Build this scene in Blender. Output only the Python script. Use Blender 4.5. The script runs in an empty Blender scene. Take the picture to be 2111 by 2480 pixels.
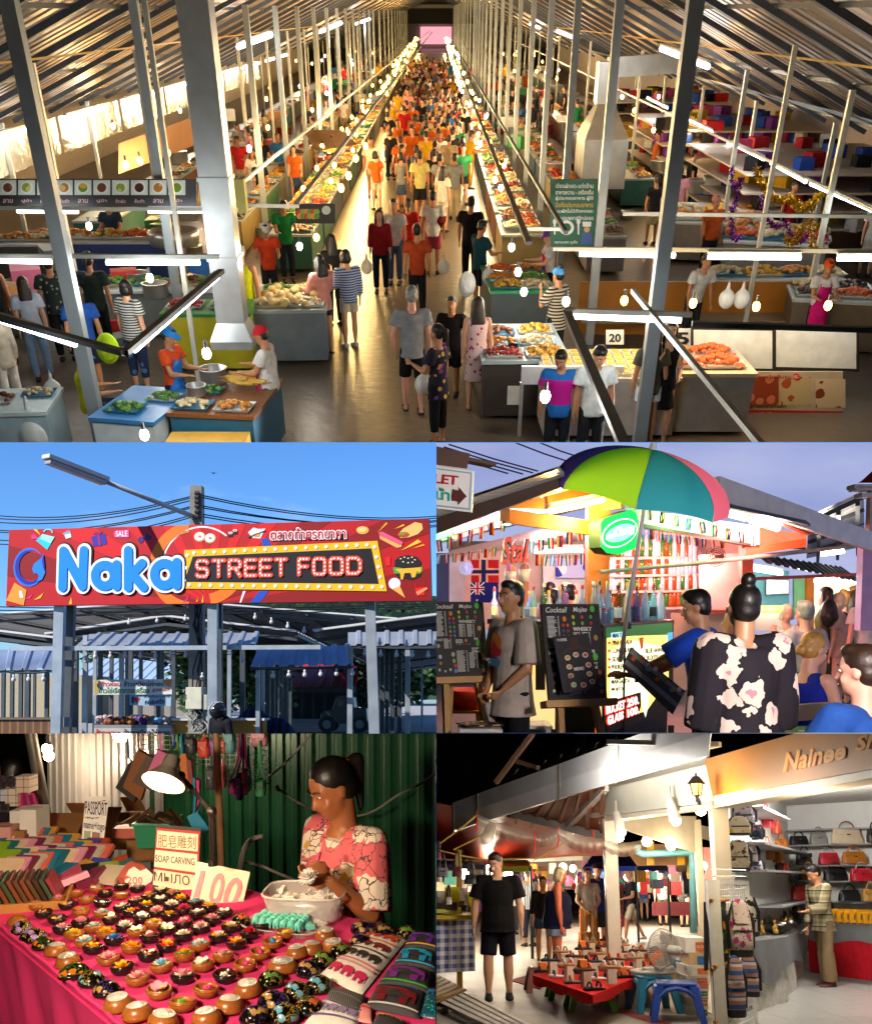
import bpy,bmesh,math,random
from math import sin,cos,pi
import numpy as np
from mathutils import Vector,Matrix
V3=Vector
rad=math.radians
Sn=bpy.context.scene
FOC,PX0,PY0=2300,1055.5,1650
cam_d=bpy.data.cameras.new('camera');cam=bpy.data.objects.new('camera',cam_d);Sn.collection.objects.link(cam)
cam_d.sensor_fit='HORIZONTAL';cam_d.sensor_width=36;cam_d.lens=36*FOC/2111
cam_d.shift_y=(PY0-1240)/2111
cam.rotation_euler=(rad(90),0,0);cam_d.clip_start=.05;cam_d.clip_end=6000
Sn.camera=cam
SUN_DIR=V3((-.6,-.55,.58)).normalized()
Wd=bpy.data.worlds.new('World');Sn.world=Wd;Wd.use_nodes=1
wn=Wd.node_tree.nodes;wl=Wd.node_tree.links
bgn=wn.get('Background')or wn.new('ShaderNodeBackground')
sky=wn.new('ShaderNodeTexSky');sky.sky_type='NISHITA';sky.sun_disc=0
sky.sun_elevation=math.asin(SUN_DIR.z);sky.sun_rotation=math.atan2(SUN_DIR.x,SUN_DIR.y)
sky.air_density=1;sky.dust_density=.25;sky.ozone_density=3
tc=wn.new('ShaderNodeTexCoord');mpn=wn.new('ShaderNodeMapping');mpn.inputs['Scale'].default_value=(1,1,3.2)
nz=wn.new('ShaderNodeTexNoise');nz.inputs['Scale'].default_value=5.5;nz.inputs['Detail'].default_value=7;nz.inputs['Roughness'].default_value=.55
rmp=wn.new('ShaderNodeMapRange');rmp.inputs['From Min'].default_value=.6;rmp.inputs['From Max'].default_value=.86;rmp.inputs['To Max'].default_value=.5
mixw=wn.new('ShaderNodeMixRGB');mixw.inputs['Color2'].default_value=(4.6,5.6,7.4,1)
wl.new(tc.outputs['Generated'],mpn.inputs['Vector']);wl.new(mpn.outputs['Vector'],nz.inputs['Vector']);wl.new(nz.outputs['Fac'],rmp.inputs['Value'])
tint=wn.new('ShaderNodeMixRGB');tint.blend_type='MULTIPLY';tint.inputs['Fac'].default_value=1;tint.inputs['Color2'].default_value=(.42,.72,1.12,1);wl.new(sky.outputs['Color'],tint.inputs['Color1'])
wl.new(rmp.outputs['Result'],mixw.inputs['Fac']);wl.new(tint.outputs['Color'],mixw.inputs['Color1']);wl.new(mixw.outputs['Color'],bgn.inputs['Color'])
bgn.inputs['Strength'].default_value=.13
sun_d=bpy.data.lights.new('sun','SUN');sun_d.energy=5;sun_d.angle=rad(.5);sun_d.color=(1,.95,.87)
sun=bpy.data.objects.new('sun',sun_d);Sn.collection.objects.link(sun);sun.rotation_euler=SUN_DIR.to_track_quat('Z','Y').to_euler()
Sn.view_settings.view_transform='Standard';Sn.view_settings.look='None';Sn.view_settings.exposure=.3;Sn.view_settings.gamma=1
Sn.render.engine='CYCLES'
cy=Sn.cycles;cy.use_denoising=1;cy.max_bounces=6;cy.diffuse_bounces=3;cy.glossy_bounces=3;cy.transmission_bounces=4
cy.transparent_max_bounces=12;cy.sample_clamp_indirect=6;cy.caustics_reflective=0;cy.caustics_refractive=0
try:cy.use_light_tree=1
except Exception:pass
class Place:
 def __init__(s,Nm,h,horizon,scale,ox,oy,k,cuts):
  s.name,s.h,s.scale,s.ox,s.oy,s.k,s.cuts=Nm,h,scale,ox,oy,k,cuts
  s.a=math.atan((PY0-horizon)/FOC);s.roots=[]
  s.M=Matrix.Scale(scale,4)@Matrix.Rotation(s.a,4,'X')@Matrix.Translation((0,0,-h))
  s.Ri=Matrix.Rotation(-s.a,3,'X')
 def ray(s,u,v):
  return s.Ri@V3(((s.ox+u*s.k-PX0)/FOC,1,(PY0-s.oy-v*s.k)/FOC))
 def g(s,u,v,z=0):
  d=s.ray(u,v);t=(z-s.h)/d.z
  return V3((0,0,s.h))+d*t
 def d(s,u,v,y):
  d=s.ray(u,v);return V3((0,0,s.h))+d*(y/d.y)
 def gp(s,u,v,p0,n):
  d=s.ray(u,v);c=V3((0,0,s.h));return c+d*((V3(p0)-c).dot(n)/d.dot(n))
 def mpp(s,y):return s.k*y/FOC*cos(s.a)
KK=2111/1764
OR='first second third fourth fifth sixth seventh eighth ninth tenth eleventh twelfth thirteenth fourteenth fifteenth sixteenth'.split()
def TC(n):return[2*pi*i/n for i in range(n+1)]
def D0(u,v,y):p=CUR[0].d(u,v,y);return V3((p.x,p.y,0))
PL={}
PL['hall']=Place('hall',5,28,.23,0,0,KK,['b'])
PL['gate']=Place('gate',1.5,1695,5,0,1070,1060/1764,[])
PL['bar']=Place('bar',1.55,1455,1.3,1050,1070,1061/1764,['l','t','b'])
PL['soap']=Place('soap',1.75,1560,3,0,1770,1060/1764,['t','r'])
PL['shop']=Place('shop',1.5,2130,.62,1050,1770,1061/1764,['l','t'])
CUR=[None]
def place(n):CUR[0]=PL[n];return PL[n]
def Ln(c):
 if isinstance(c,int):
  c=[c//10000/99,c//100%100/99,c%100/99]
  c=[x/12.92 if x<=.04045 else((x+.055)/1.055)**2.4 for x in c]
 return(c[0],c[1],c[2],1)
MATS={}
def Mt(Co=(.5,.5,.5),Ro=.55,Me=0,var=.12,vs=6,Bp=0,bs=40,Em=0,ecol=None,Al=1,trans=0,Sp=.5,sss=0):
 key=(Co,Ro,Me,var,vs,Bp,bs,Em,ecol,Al,trans,Sp,sss)
 if key in MATS:return MATS[key]
 m=bpy.data.materials.new('glowing' if Em else 'metal' if Me>.5 else 'surface');m.use_nodes=1;MATS[key]=m
 nt=m.node_tree;N=nt.nodes;L=nt.links;b=N['Principled BSDF'];c=Ln(Co)
 b.inputs['Base Color'].default_value=c;b.inputs['Roughness'].default_value=Ro;b.inputs['Metallic'].default_value=Me
 b.inputs['Specular IOR Level'].default_value=Sp
 if Al<1:b.inputs['Alpha'].default_value=Al
 if trans:b.inputs['Transmission Weight'].default_value=trans
 if sss:b.inputs['Subsurface Weight'].default_value=sss;b.inputs['Subsurface Radius'].default_value=(.02,.008,.004)
 if Em:
  b.inputs['Emission Color'].default_value=Ln(ecol if ecol else Co);b.inputs['Emission Strength'].default_value=Em
 tcn=None
 if(var or Bp)and not Em:
  tcn=N.new('ShaderNodeTexCoord')
 if var and not Em:
  n=N.new('ShaderNodeTexNoise');n.inputs['Scale'].default_value=vs;n.inputs['Detail'].default_value=4;L.new(tcn.outputs['Object'],n.inputs['Vector'])
  r=N.new('ShaderNodeMapRange');r.inputs['From Min'].default_value=.3;r.inputs['From Max'].default_value=.7;r.inputs['To Min'].default_value=1-var;r.inputs['To Max'].default_value=1+var*.6
  x=N.new('ShaderNodeMixRGB');x.blend_type='MULTIPLY';x.inputs['Fac'].default_value=1;x.inputs['Color1'].default_value=c
  L.new(n.outputs['Fac'],r.inputs['Value']);L.new(r.outputs['Result'],x.inputs['Color2']);L.new(x.outputs['Color'],b.inputs['Base Color'])
 if Bp:
  n2=N.new('ShaderNodeTexNoise');n2.inputs['Scale'].default_value=bs;n2.inputs['Detail'].default_value=5;L.new(tcn.outputs['Object'],n2.inputs['Vector'])
  bp=N.new('ShaderNodeBump');bp.inputs['Strength'].default_value=Bp;bp.inputs['Distance'].default_value=.02;L.new(n2.outputs['Fac'],bp.inputs['Height']);L.new(bp.outputs['Normal'],b.inputs['Normal'])
 return m
def Co(c,Ro=.6,**k):return Mt(c,Ro,**k)
def Cl(c):return Mt(c,.85,var=.22,vs=9,Bp=.25,bs=14,Sp=.2)
def Gl(c,s):return Mt(c,Em=s)
def Pq(Kd,c1,c2,sc=8,c3=None,Ro=.8,axis='Z',w=.5,c4=None):
 key=(Kd,c1,c2,sc,c3,Ro,axis,w,c4)
 if key in MATS:return MATS[key]
 m=bpy.data.materials.new('patterned');m.use_nodes=1;MATS[key]=m
 nt=m.node_tree;N=nt.nodes;L=nt.links;b=N['Principled BSDF'];b.inputs['Roughness'].default_value=Ro;b.inputs['Specular IOR Level'].default_value=.25
 t=N.new('ShaderNodeTexCoord');sx=N.new('ShaderNodeSeparateXYZ');L.new(t.outputs['Object'],sx.inputs[0])
 def mth(op,a,bb=None):
  n=N.new('ShaderNodeMath');n.operation=op
  for i,q in enumerate((a,bb)):
   if q is None:continue
   if isinstance(q,(int,float)):n.inputs[i].default_value=q
   else:L.new(q,n.inputs[i])
  return n.outputs[0]
 def band(ax):return mth('LESS_THAN',mth('FRACT',mth('MULTIPLY',sx.outputs[ax],sc)),w)
 def mix(f,a,bb):
  n=N.new('ShaderNodeMixRGB');L.new(f,n.inputs['Fac'])
  for i,q in((1,a),(2,bb)):
   if isinstance(q,tuple):n.inputs[i].default_value=q
   else:L.new(q,n.inputs[i])
  return n.outputs[0]
 A,B=Ln(c1),Ln(c2);Cc=Ln(c3)if c3 else None
 if Kd=='stripe':
  if axis=='XY':f=mth('LESS_THAN',mth('FRACT',mth('MULTIPLY',mth('ADD',sx.outputs['X'],sx.outputs['Y']),sc)),w)
  else:f=band(axis)
  o=mix(f,A,B)
  if Cc:
   f2=mth('LESS_THAN',mth('FRACT',mth('MULTIPLY',sx.outputs[axis if axis!='XY' else 'X'],sc*.5)),.18);o=mix(f2,o,Cc)
 elif Kd=='check':
  f1=band('X');f2=band('Z');s=mth('MULTIPLY',mth('ADD',f1,f2),.5);o=mix(s,A,B)
  if Cc:o=mix(mth('LESS_THAN',mth('FRACT',mth('MULTIPLY',sx.outputs['Z'],sc*.5)),.1),o,Cc)
 elif Kd in('flower','blotch','dots'):
  v=N.new('ShaderNodeTexVoronoi');v.inputs['Scale'].default_value=sc;L.new(t.outputs['Object'],v.inputs['Vector'])
  nn=N.new('ShaderNodeTexNoise');nn.inputs['Scale'].default_value=sc*3;L.new(t.outputs['Object'],nn.inputs['Vector'])
  dd=mth('ADD',v.outputs['Distance'],mth('MULTIPLY',nn.outputs['Fac'],.25 if Kd!='dots' else 0))
  f=mth('LESS_THAN',dd,w);o=mix(f,A,B)
  if Cc:
   sp=N.new('ShaderNodeSeparateXYZ');L.new(v.outputs['Color'],sp.inputs[0]);f3=mth('MULTIPLY',f,mth('LESS_THAN',sp.outputs[0],.45));o=mix(f3,o,Cc)
 elif Kd=='ornate':
  nn=N.new('ShaderNodeTexNoise');nn.inputs['Scale'].default_value=sc*1.7;L.new(t.outputs['Object'],nn.inputs['Vector'])
  va=N.new('ShaderNodeVectorMath');va.operation='SCALE';va.inputs['Scale'].default_value=.9/sc;L.new(nn.outputs['Color'],va.inputs[0])
  vb=N.new('ShaderNodeVectorMath');L.new(t.outputs['Object'],vb.inputs[0]);L.new(va.outputs[0],vb.inputs[1])
  v=N.new('ShaderNodeTexVoronoi');v.inputs['Scale'].default_value=sc;L.new(vb.outputs[0],v.inputs['Vector'])
  v2=N.new('ShaderNodeTexVoronoi');v2.feature='DISTANCE_TO_EDGE';v2.inputs['Scale'].default_value=sc*2.1;L.new(vb.outputs[0],v2.inputs['Vector'])
  sp=N.new('ShaderNodeSeparateXYZ');L.new(v.outputs['Color'],sp.inputs[0])
  f=mth('MULTIPLY',mth('LESS_THAN',v.outputs['Distance'],w),mth('LESS_THAN',sp.outputs[0],.6));o=mix(f,A,B)
  if Cc:o=mix(mth('MULTIPLY',mth('LESS_THAN',v2.outputs['Distance'],.035),mth('LESS_THAN',v.outputs['Distance'],w*1.25)),o,Cc)
  o=mix(mth('MULTIPLY',f,mth('LESS_THAN',v.outputs['Distance'],w*.3)),o,Ln(c4))if c4 else o
 L.new(o,b.inputs['Base Color']);return m
ALL=[]
def reg(o,Pa=None):
 ALL.append(o)
 if Pa is not None:o.parent=Pa
 else:CUR[0].roots.append(o)
 return o
def tag(o,Lb=None,Gp=None,Kd=None):
 if Lb:o['label']=Lb;o['category']=o.name.split('.')[0].split('_')[-1]
 if Gp:o['group']=Gp
 if Kd:o['kind']=Kd
 return o
def Th(Nm,Lb,loc=(0,0,0),rz=0,Gp=None,rot=None,sc=None):
 o=bpy.data.objects.new(Nm,None);o.empty_display_size=.1;o.location=loc;o.rotation_euler=rot if rot else(0,0,rz)
 if sc:o.scale=(sc,)*3 if isinstance(sc,(int,float))else sc
 reg(o);return tag(o,Lb,Gp)
def obj(Nm,me,Pa=None,loc=(0,0,0),rot=(0,0,0),sc=None,m=None):
 o=bpy.data.objects.new(Nm,me);o.location=loc;o.rotation_euler=rot
 if sc:o.scale=(sc,)*3 if isinstance(sc,(int,float))else sc
 if m is not None:
  if not me.materials:me.materials.append(None)
  o.material_slots[0].link='OBJECT';o.material_slots[0].material=m
 return reg(o,Pa)
def set_slots(o,mats):
 for s,m in zip(o.material_slots,mats):s.link='OBJECT';s.material=m
def Fm(z,up=(0,0,1)):
 z=V3(z).normalized();up=V3(up)
 if abs(z.dot(up))>.98:up=V3((0,1,0))
 x=up.cross(z).normalized();y=z.cross(x);return x,y,z
class MB:
 def __init__(s):s.v=[];s.f=[];s.mi=[];s.m=0
 def add(s,vs,fs):
  o=len(s.v);s.v.extend([tuple(p)for p in vs]);s.f.extend([tuple(i+o for i in f)for f in fs]);s.mi.extend([s.m]*len(fs));return s
 def box(s,c,size,rz=0,R=None):
  hx,hy,hz=size[0]/2,size[1]/2,size[2]/2;R=R or Matrix.Rotation(rz,3,'Z');c=V3(c)
  vs=[c+R@V3((x*hx,y*hy,z*hz))for z in(-1,1)for y in(-1,1)for x in(-1,1)]
  return s.add(vs,[(0,2,3,1),(4,5,7,6),(0,1,5,4),(2,6,7,3),(0,4,6,2),(1,3,7,5)])
 def bb(s,x0,x1,y0,y1,z0,z1):return s.box(((x0+x1)/2,(y0+y1)/2,(z0+z1)/2),(abs(x1-x0),abs(y1-y0),abs(z1-z0)))
 def cyl(s,a,b,r0,r1=None,n=12,caps=1):
  r1=r0 if r1 is None else r1;a,b=V3(a),V3(b);x,y,z=Fm(b-a)
  vs=[]
  for p,r in((a,r0),(b,r1)):
   for i in range(n):
    t=2*pi*i/n;vs.append(p+x*(r*cos(t))+y*(r*sin(t)))
  fs=[(i,(i+1)%n,n+(i+1)%n,n+i)for i in range(n)]
  if caps:fs+=[tuple(range(n-1,-1,-1)),tuple(range(n,2*n))]
  return s.add(vs,fs)
 def beam(s,a,b,w,h=None,up=(0,0,1)):
  h=h or w;a,b=V3(a),V3(b);x,y,z=Fm(b-a,up);vs=[]
  for p in(a,b):
   for sx,sy in((-1,-1),(1,-1),(1,1),(-1,1)):vs.append(p+x*(sx*w/2)+y*(sy*h/2))
  return s.add(vs,[(3,2,1,0),(4,5,6,7)]+[(i,(i+1)%4,4+(i+1)%4,4+i)for i in range(4)])
 def tube(s,pts,r,n=6,closed=0):
  pts=[V3(p)for p in pts];k=len(pts);vs=[];px=None
  for i,p in enumerate(pts):
   dd=(pts[min(i+1,k-1)]-pts[max(i-1,0)])
   if dd.length<1e-9:dd=V3((0,0,1))
   x,y,z=Fm(dd,px if px is not None else(0,0,1));px=y
   rr=r[i]if isinstance(r,(list,tuple))else r
   vs+=[p+x*(rr*cos(2*pi*j/n))+y*(rr*sin(2*pi*j/n))for j in range(n)]
  fs=[(i*n+j,i*n+(j+1)%n,(i+1)*n+(j+1)%n,(i+1)*n+j)for i in range(k-1)for j in range(n)]
  fs+=[tuple(range(n-1,-1,-1)),tuple((k-1)*n+j for j in range(n))]
  return s.add(vs,fs)
 def ell(s,c,r,nu=12,nv=8,R=None,v0=0,v1=1):
  c=V3(c);r=(r,)*3 if isinstance(r,(int,float))else r;vs=[]
  for j in range(nv+1):
   ph=pi*(v0+(v1-v0)*j/nv);sp,cp=sin(ph),cos(ph)
   for i in range(nu):
    t=2*pi*i/nu;q=V3((r[0]*sp*cos(t),r[1]*sp*sin(t),r[2]*cp));vs.append(c+(R@q if R else q))
  fs=[(j*nu+i,(j+1)*nu+i,(j+1)*nu+(i+1)%nu,j*nu+(i+1)%nu)for j in range(nv)for i in range(nu)]
  return s.add(vs,fs)
 def lathe(s,prof,n=16,c=(0,0,0),caps=0):
  vs=[(c[0]+r*cos(2*pi*i/n),c[1]+r*sin(2*pi*i/n),c[2]+z)for r,z in prof for i in range(n)]
  k=len(prof);fs=[(j*n+i,j*n+(i+1)%n,(j+1)*n+(i+1)%n,(j+1)*n+i)for j in range(k-1)for i in range(n)]
  if caps:fs+=[tuple(range(n-1,-1,-1)),tuple((k-1)*n+i for i in range(n))]
  return s.add(vs,fs)
 def prism(s,pts,z0,z1,M=None):
  n=len(pts);a=sum(pts[i][0]*pts[(i+1)%n][1]-pts[(i+1)%n][0]*pts[i][1]for i in range(n))
  if a<0:pts=pts[::-1]
  vs=[V3((x,y,z))for z in(z0,z1)for x,y in pts]
  if M:vs=[M@v for v in vs]
  return s.add(vs,[tuple(range(n-1,-1,-1)),tuple(range(n,2*n))]+[(i,(i+1)%n,n+(i+1)%n,n+i)for i in range(n)])
 def grid(s,fn,nu,nv,cu=0):
  vs=[fn(i/nu,j/nv)for j in range(nv+1)for i in range(nu+1)]
  w=nu+1
  return s.add(vs,[(j*w+i,j*w+i+1,(j+1)*w+i+1,(j+1)*w+i)for j in range(nv)for i in range(nu)])
 def quad(s,a,b,c,d):return s.add([a,b,c,d],[(0,1,2,3)])
 def mesh(s,Nm='mesh',mats=(),Sm=0,Tk=0):
  me=bpy.data.meshes.new(Nm);me.from_pydata([tuple(p)for p in s.v],[],s.f)
  for m in(mats if isinstance(mats,(list,tuple))else([mats]if mats is not None else[])):
   me.materials.append(m)
  if any(s.mi):me.polygons.foreach_set('material_index',s.mi)
  if Sm:me.polygons.foreach_set('use_smooth',[1]*len(me.polygons))
  me.update()
  if Tk:
   bm=bmesh.new();bm.from_mesh(me);bmesh.ops.recalc_face_normals(bm,faces=bm.faces);bmesh.ops.solidify(bm,geom=bm.faces,thickness=Tk);bm.to_mesh(me);bm.free()
  return me
 def build(s,Nm,m,Pa=None,loc=(0,0,0),rot=(0,0,0),Sm=0,Tk=0,bevel=0):
  me=s.mesh(Nm,m,Sm,Tk)
  if bevel:
   bm=bmesh.new();bm.from_mesh(me);bmesh.ops.bevel(bm,geom=list(bm.edges),offset=bevel,segments=2,affect='EDGES',profile=.5);bm.to_mesh(me);bm.free()
  return obj(Nm,me,Pa,loc,rot)
class K:
 def __init__(s,*a,**k):s.a,s.k=a,k
 def __getattr__(s,n):return lambda*a,**k:getattr(MB(),n)(*a,**k).build(*s.a,**s.k)
def Sg(Nm,mb,m,Lb,loc=(0,0,0),rot=(0,0,0),Gp=None,Kd=None,**k):
 return tag(mb.build(Nm,m,None,loc,rot,**k),Lb,Gp,Kd)
def Cr(p0,p1,z0,z1,pitch,De,back=(0,1,0)):
 p0,p1,bk=V3(p0),V3(p1),V3(back);n=max(2,int((p1-p0).length/pitch));vs=[]
 for i in range(n):
  for t,q in((0,0),(.35,0),(.5,1),(.85,1)):
   p=p0+(p1-p0)*((i+t)/n)+bk*(De*q);vs.append((p.x,p.y))
 vs.append((p1.x,p1.y));mb=MB();m=len(vs)
 mb.add([(x,y,z)for z in(z0,z1)for x,y in vs],[(i,i+1,m+i+1,m+i)for i in range(m-1)]);return mb
def Sx2(a,b,c,d,pitch,De,nrm=(0,0,1)):
 a,b,c,d,nr=V3(a),V3(b),V3(c),V3(d),V3(nrm).normalized();n=max(2,int((b-a).length/pitch));vs=[]
 ts=[((i+t)/n,q)for i in range(n)for t,q in((0,0),(.55,0),(.65,1),(.9,1))]+[(1,0)]
 for lo,hi in((a,b),(d,c)):
  for t,q in ts:vs.append(lo+(hi-lo)*t+nr*(De*q))
 m=len(ts);return MB().add(vs,[(i,i+1,m+i+1,m+i)for i in range(m-1)])
TXT={}
def text_mesh(s,Bo=0,Se=0,ext=.02,res=3,sp=1):
 key=(s,Bo,Se,ext,res,sp)
 if key not in TXT:
  c=bpy.data.curves.new('lettering','FONT');c.body=s;c.size=1;c.offset=Bo;c.extrude=ext;c.shear=Se;c.resolution_u=res;c.space_character=sp
  o=bpy.data.objects.new('lettering',c);Sn.collection.objects.link(o);dg=bpy.context.evaluated_depsgraph_get();dg.update()
  me=bpy.data.meshes.new_from_object(o.evaluated_get(dg));bpy.data.objects.remove(o);bpy.data.curves.remove(c)
  n=len(me.vertices);a=np.zeros(n*3);me.vertices.foreach_get('co',a);a=a.reshape(-1,3)
  TXT[key]=(a,[tuple(p.vertices)for p in me.polygons]);bpy.data.meshes.remove(me)
 return TXT[key]
def Lt(Nm,s,m,Pa,x0,y0,x1,y1,z,Bo=0,Se=0,De=.004,fit=1,skew=0,mb=None,res=3,sp=1):
 a,fs=text_mesh(s,Bo,Se,.02,res,sp)
 if len(a)==0:return None
 lo,hi=a.min(0),a.max(0);b=(a-lo)/np.maximum(hi-lo,1e-6)
 wdt,hgt=x1-x0,y1-y0
 if not fit:wdt=min(wdt,hgt*(hi[0]-lo[0])/(hi[1]-lo[1]))
 vs=np.stack([x0+b[:,0]*wdt,y0+b[:,1]*hgt+skew*b[:,0]*wdt,z+b[:,2]*De],1)
 q=MB();q.add(vs.tolist(),fs)
 if mb is not None:mb.add(vs.tolist(),fs);return mb
 return q.build(Nm,m,Pa)
def Wr(s,m,Pa,B,quad,z,Bo=0,Se=0,De=.003,Nm='lettering',mb=None,res=3,sp=1):
 a,fs=text_mesh(s,Bo,Se,.02,res,sp)
 if len(a)==0:return None
 lo,hi=a.min(0),a.max(0);b=(a-lo)/np.maximum(hi-lo,1e-6);tl,tr,br,bl=[np.array(B.uv(*q))for q in quad]
 x,y=b[:,:1],b[:,1:2];pxy=(bl*(1-x)+br*x)*(1-y)+(tl*(1-x)+tr*x)*y;vs=np.concatenate([pxy,z+b[:,2:3]*De],1).tolist()
 if mb is not None:mb.add(vs,fs);return mb
 return MB().add(vs,fs).build(Nm,m,Pa)
class Board:
 def __init__(s,o,x,y,pl=None):
  s.o=V3(o);s.x=V3(x).normalized();s.z=s.x.cross(V3(y)).normalized();s.y=s.z.cross(s.x);s.pl=pl or CUR[0]
  s.M=Matrix(((s.x.x,s.y.x,s.z.x,s.o.x),(s.x.y,s.y.y,s.z.y,s.o.y),(s.x.z,s.y.z,s.z.z,s.o.z),(0,0,0,1)))
 def uv(s,u,v):
  c=V3((0,0,s.pl.h));d=s.pl.ray(u,v);t=(s.o-c).dot(s.z)/d.dot(s.z);p=c+d*t-s.o
  return(p.dot(s.x),p.dot(s.y))
 def uvs(s,pts):return[s.uv(*p)for p in pts]
 def root(s,Nm,Lb,Gp=None):
  e=Th(Nm,Lb,Gp=Gp);e.matrix_basis=s.M;return e
def Po(Nm,pts,z,m,Pa,t=.004,mb=None):
 q=mb or MB();q.prism([tuple(p)for p in pts],z,z+t)
 return q if mb is not None else q.build(Nm,m,Pa)
def Ci(cx,cy,r,n=20,ry=None,a0=0,a1=360):
 ry=ry or r
 return[(cx+r*cos(rad(a0+(a1-a0)*i/n)),cy+ry*sin(rad(a0+(a1-a0)*i/n)))for i in range(n+(0 if a1-a0==360 else 1))]
def Ar(cx,cy,r,w,a0,a1,n=24,ry=None):
 k=(ry or r)/r
 return Ci(cx,cy,r,n,r*k,a0,a1)+Ci(cx,cy,r-w,n,(r-w)*k,a0,a1)[::-1]
def La(Nm,Pa,loc,energy,color=(1,.75,.45),r=.05):
 l=bpy.data.lights.new(Nm,'POINT');l.energy=energy*CUR[0].scale**2;l.color=color;l.shadow_soft_size=r*CUR[0].scale
 o=bpy.data.objects.new(Nm,l);o.location=loc;return reg(o,Pa)
_rm=[0]
def Re(mb,Vx,Sm=3,Nm='body',mats=None):
 me=mb.mesh('tmp');o=bpy.data.objects.new('tmp',me);Sn.collection.objects.link(o)
 r=o.modifiers.new('r','REMESH');r.mode='VOXEL';r.voxel_size=Vx;r.use_smooth_shade=1
 if Sm:q=o.modifiers.new('s','SMOOTH');q.factor=.5;q.iterations=Sm
 dg=bpy.context.evaluated_depsgraph_get();dg.update()
 out=bpy.data.meshes.new_from_object(o.evaluated_get(dg));out.name=Nm
 bpy.data.objects.remove(o);bpy.data.meshes.remove(me)
 out.materials.clear()
 if mats:out.materials.append(mats)
 out.polygons.foreach_set('use_smooth',[1]*len(out.polygons))
 return out
SKIN=[Mt(846350,.5,var=.08,sss=0),Mt(724934,.5,var=.08),Mt(563523,.5,var=.08),Mt(866253,.5,var=.1)]
HAIR=Mt(80605,.42,var=.3,vs=30,Bp=.18,bs=45);HAIRB=Mt(181107,.45,var=.3,vs=30,Bp=.18,bs=45)
HAIRG=Mt(555452,.5,var=.3,vs=30,Bp=.15,bs=45);HAIRY=Mt(755427,.45,var=.35,vs=30,Bp=.18,bs=45);HAIRW=Mt(847968,.5,var=.3,vs=30,Bp=.15,bs=45)
EYEW=Co(908885,.2,var=0);EYEB=Co(70504,.15,var=0);LIPS=Co(542522,.4,var=0)
def seg(mb,a,b,ra,rb,n=10,k=1,side=(1,0,0),cap=1):
 a,b=V3(a),V3(b);z=(b-a).normalized();x=V3(side);x=(x-z*x.dot(z))
 x=x.normalized()if x.length>1e-4 else Fm(z)[0]
 y=z.cross(x);rings=[]
 if cap:
  for t in(-90,-60,-30):rings.append((a+z*(ra*.9*sin(rad(t))),ra*max(cos(rad(t)),.05)))
 rings.append((a,ra));rings.append((b,rb))
 if cap:
  for t in(30,60,90):rings.append((b+z*(rb*.9*sin(rad(t))),rb*max(cos(rad(t)),.05)))
 vs=[p+x*(r*cos(2*pi*i/n))+y*(r*k*sin(2*pi*i/n))for p,r in rings for i in range(n)]
 m=len(rings);fs=[(j*n+i,j*n+(i+1)%n,(j+1)*n+(i+1)%n,(j+1)*n+i)for j in range(m-1)for i in range(n)]
 fs+=[tuple(range(n-1,-1,-1)),tuple((m-1)*n+i for i in range(n))]
 mb.add(vs,fs)
def Lf(mb,secs,n=16,p=2):
 vs=[]
 for c,rx,ry,x,y in secs:
  for i in range(n):
   t=2*pi*i/n;ct,st=cos(t),sin(t);vs.append(c+x*(rx*math.copysign(abs(ct)**(2/p),ct))+y*(ry*math.copysign(abs(st)**(2/p),st)))
 m=len(secs);fs=[(j*n+i,j*n+(i+1)%n,(j+1)*n+(i+1)%n,(j+1)*n+i)for j in range(m-1)for i in range(n)]
 fs+=[tuple(range(n-1,-1,-1)),tuple((m-1)*n+i for i in range(n))]
 mb.add(vs,fs)
def U3(v):return V3(v).normalized()
def ik(a,t,l1,l2,pole):
 a,t=V3(a),V3(t);d=t-a;L=min(d.length,(l1+l2)*.995);z=d.normalized();t=a+z*L
 q=(l1*l1-l2*l2+L*L)/(2*L);hh=math.sqrt(max(l1*l1-q*q,0));pv=V3(pole);pv=(pv-z*pv.dot(z)).normalized()
 return a+z*q+pv*hh,t
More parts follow.
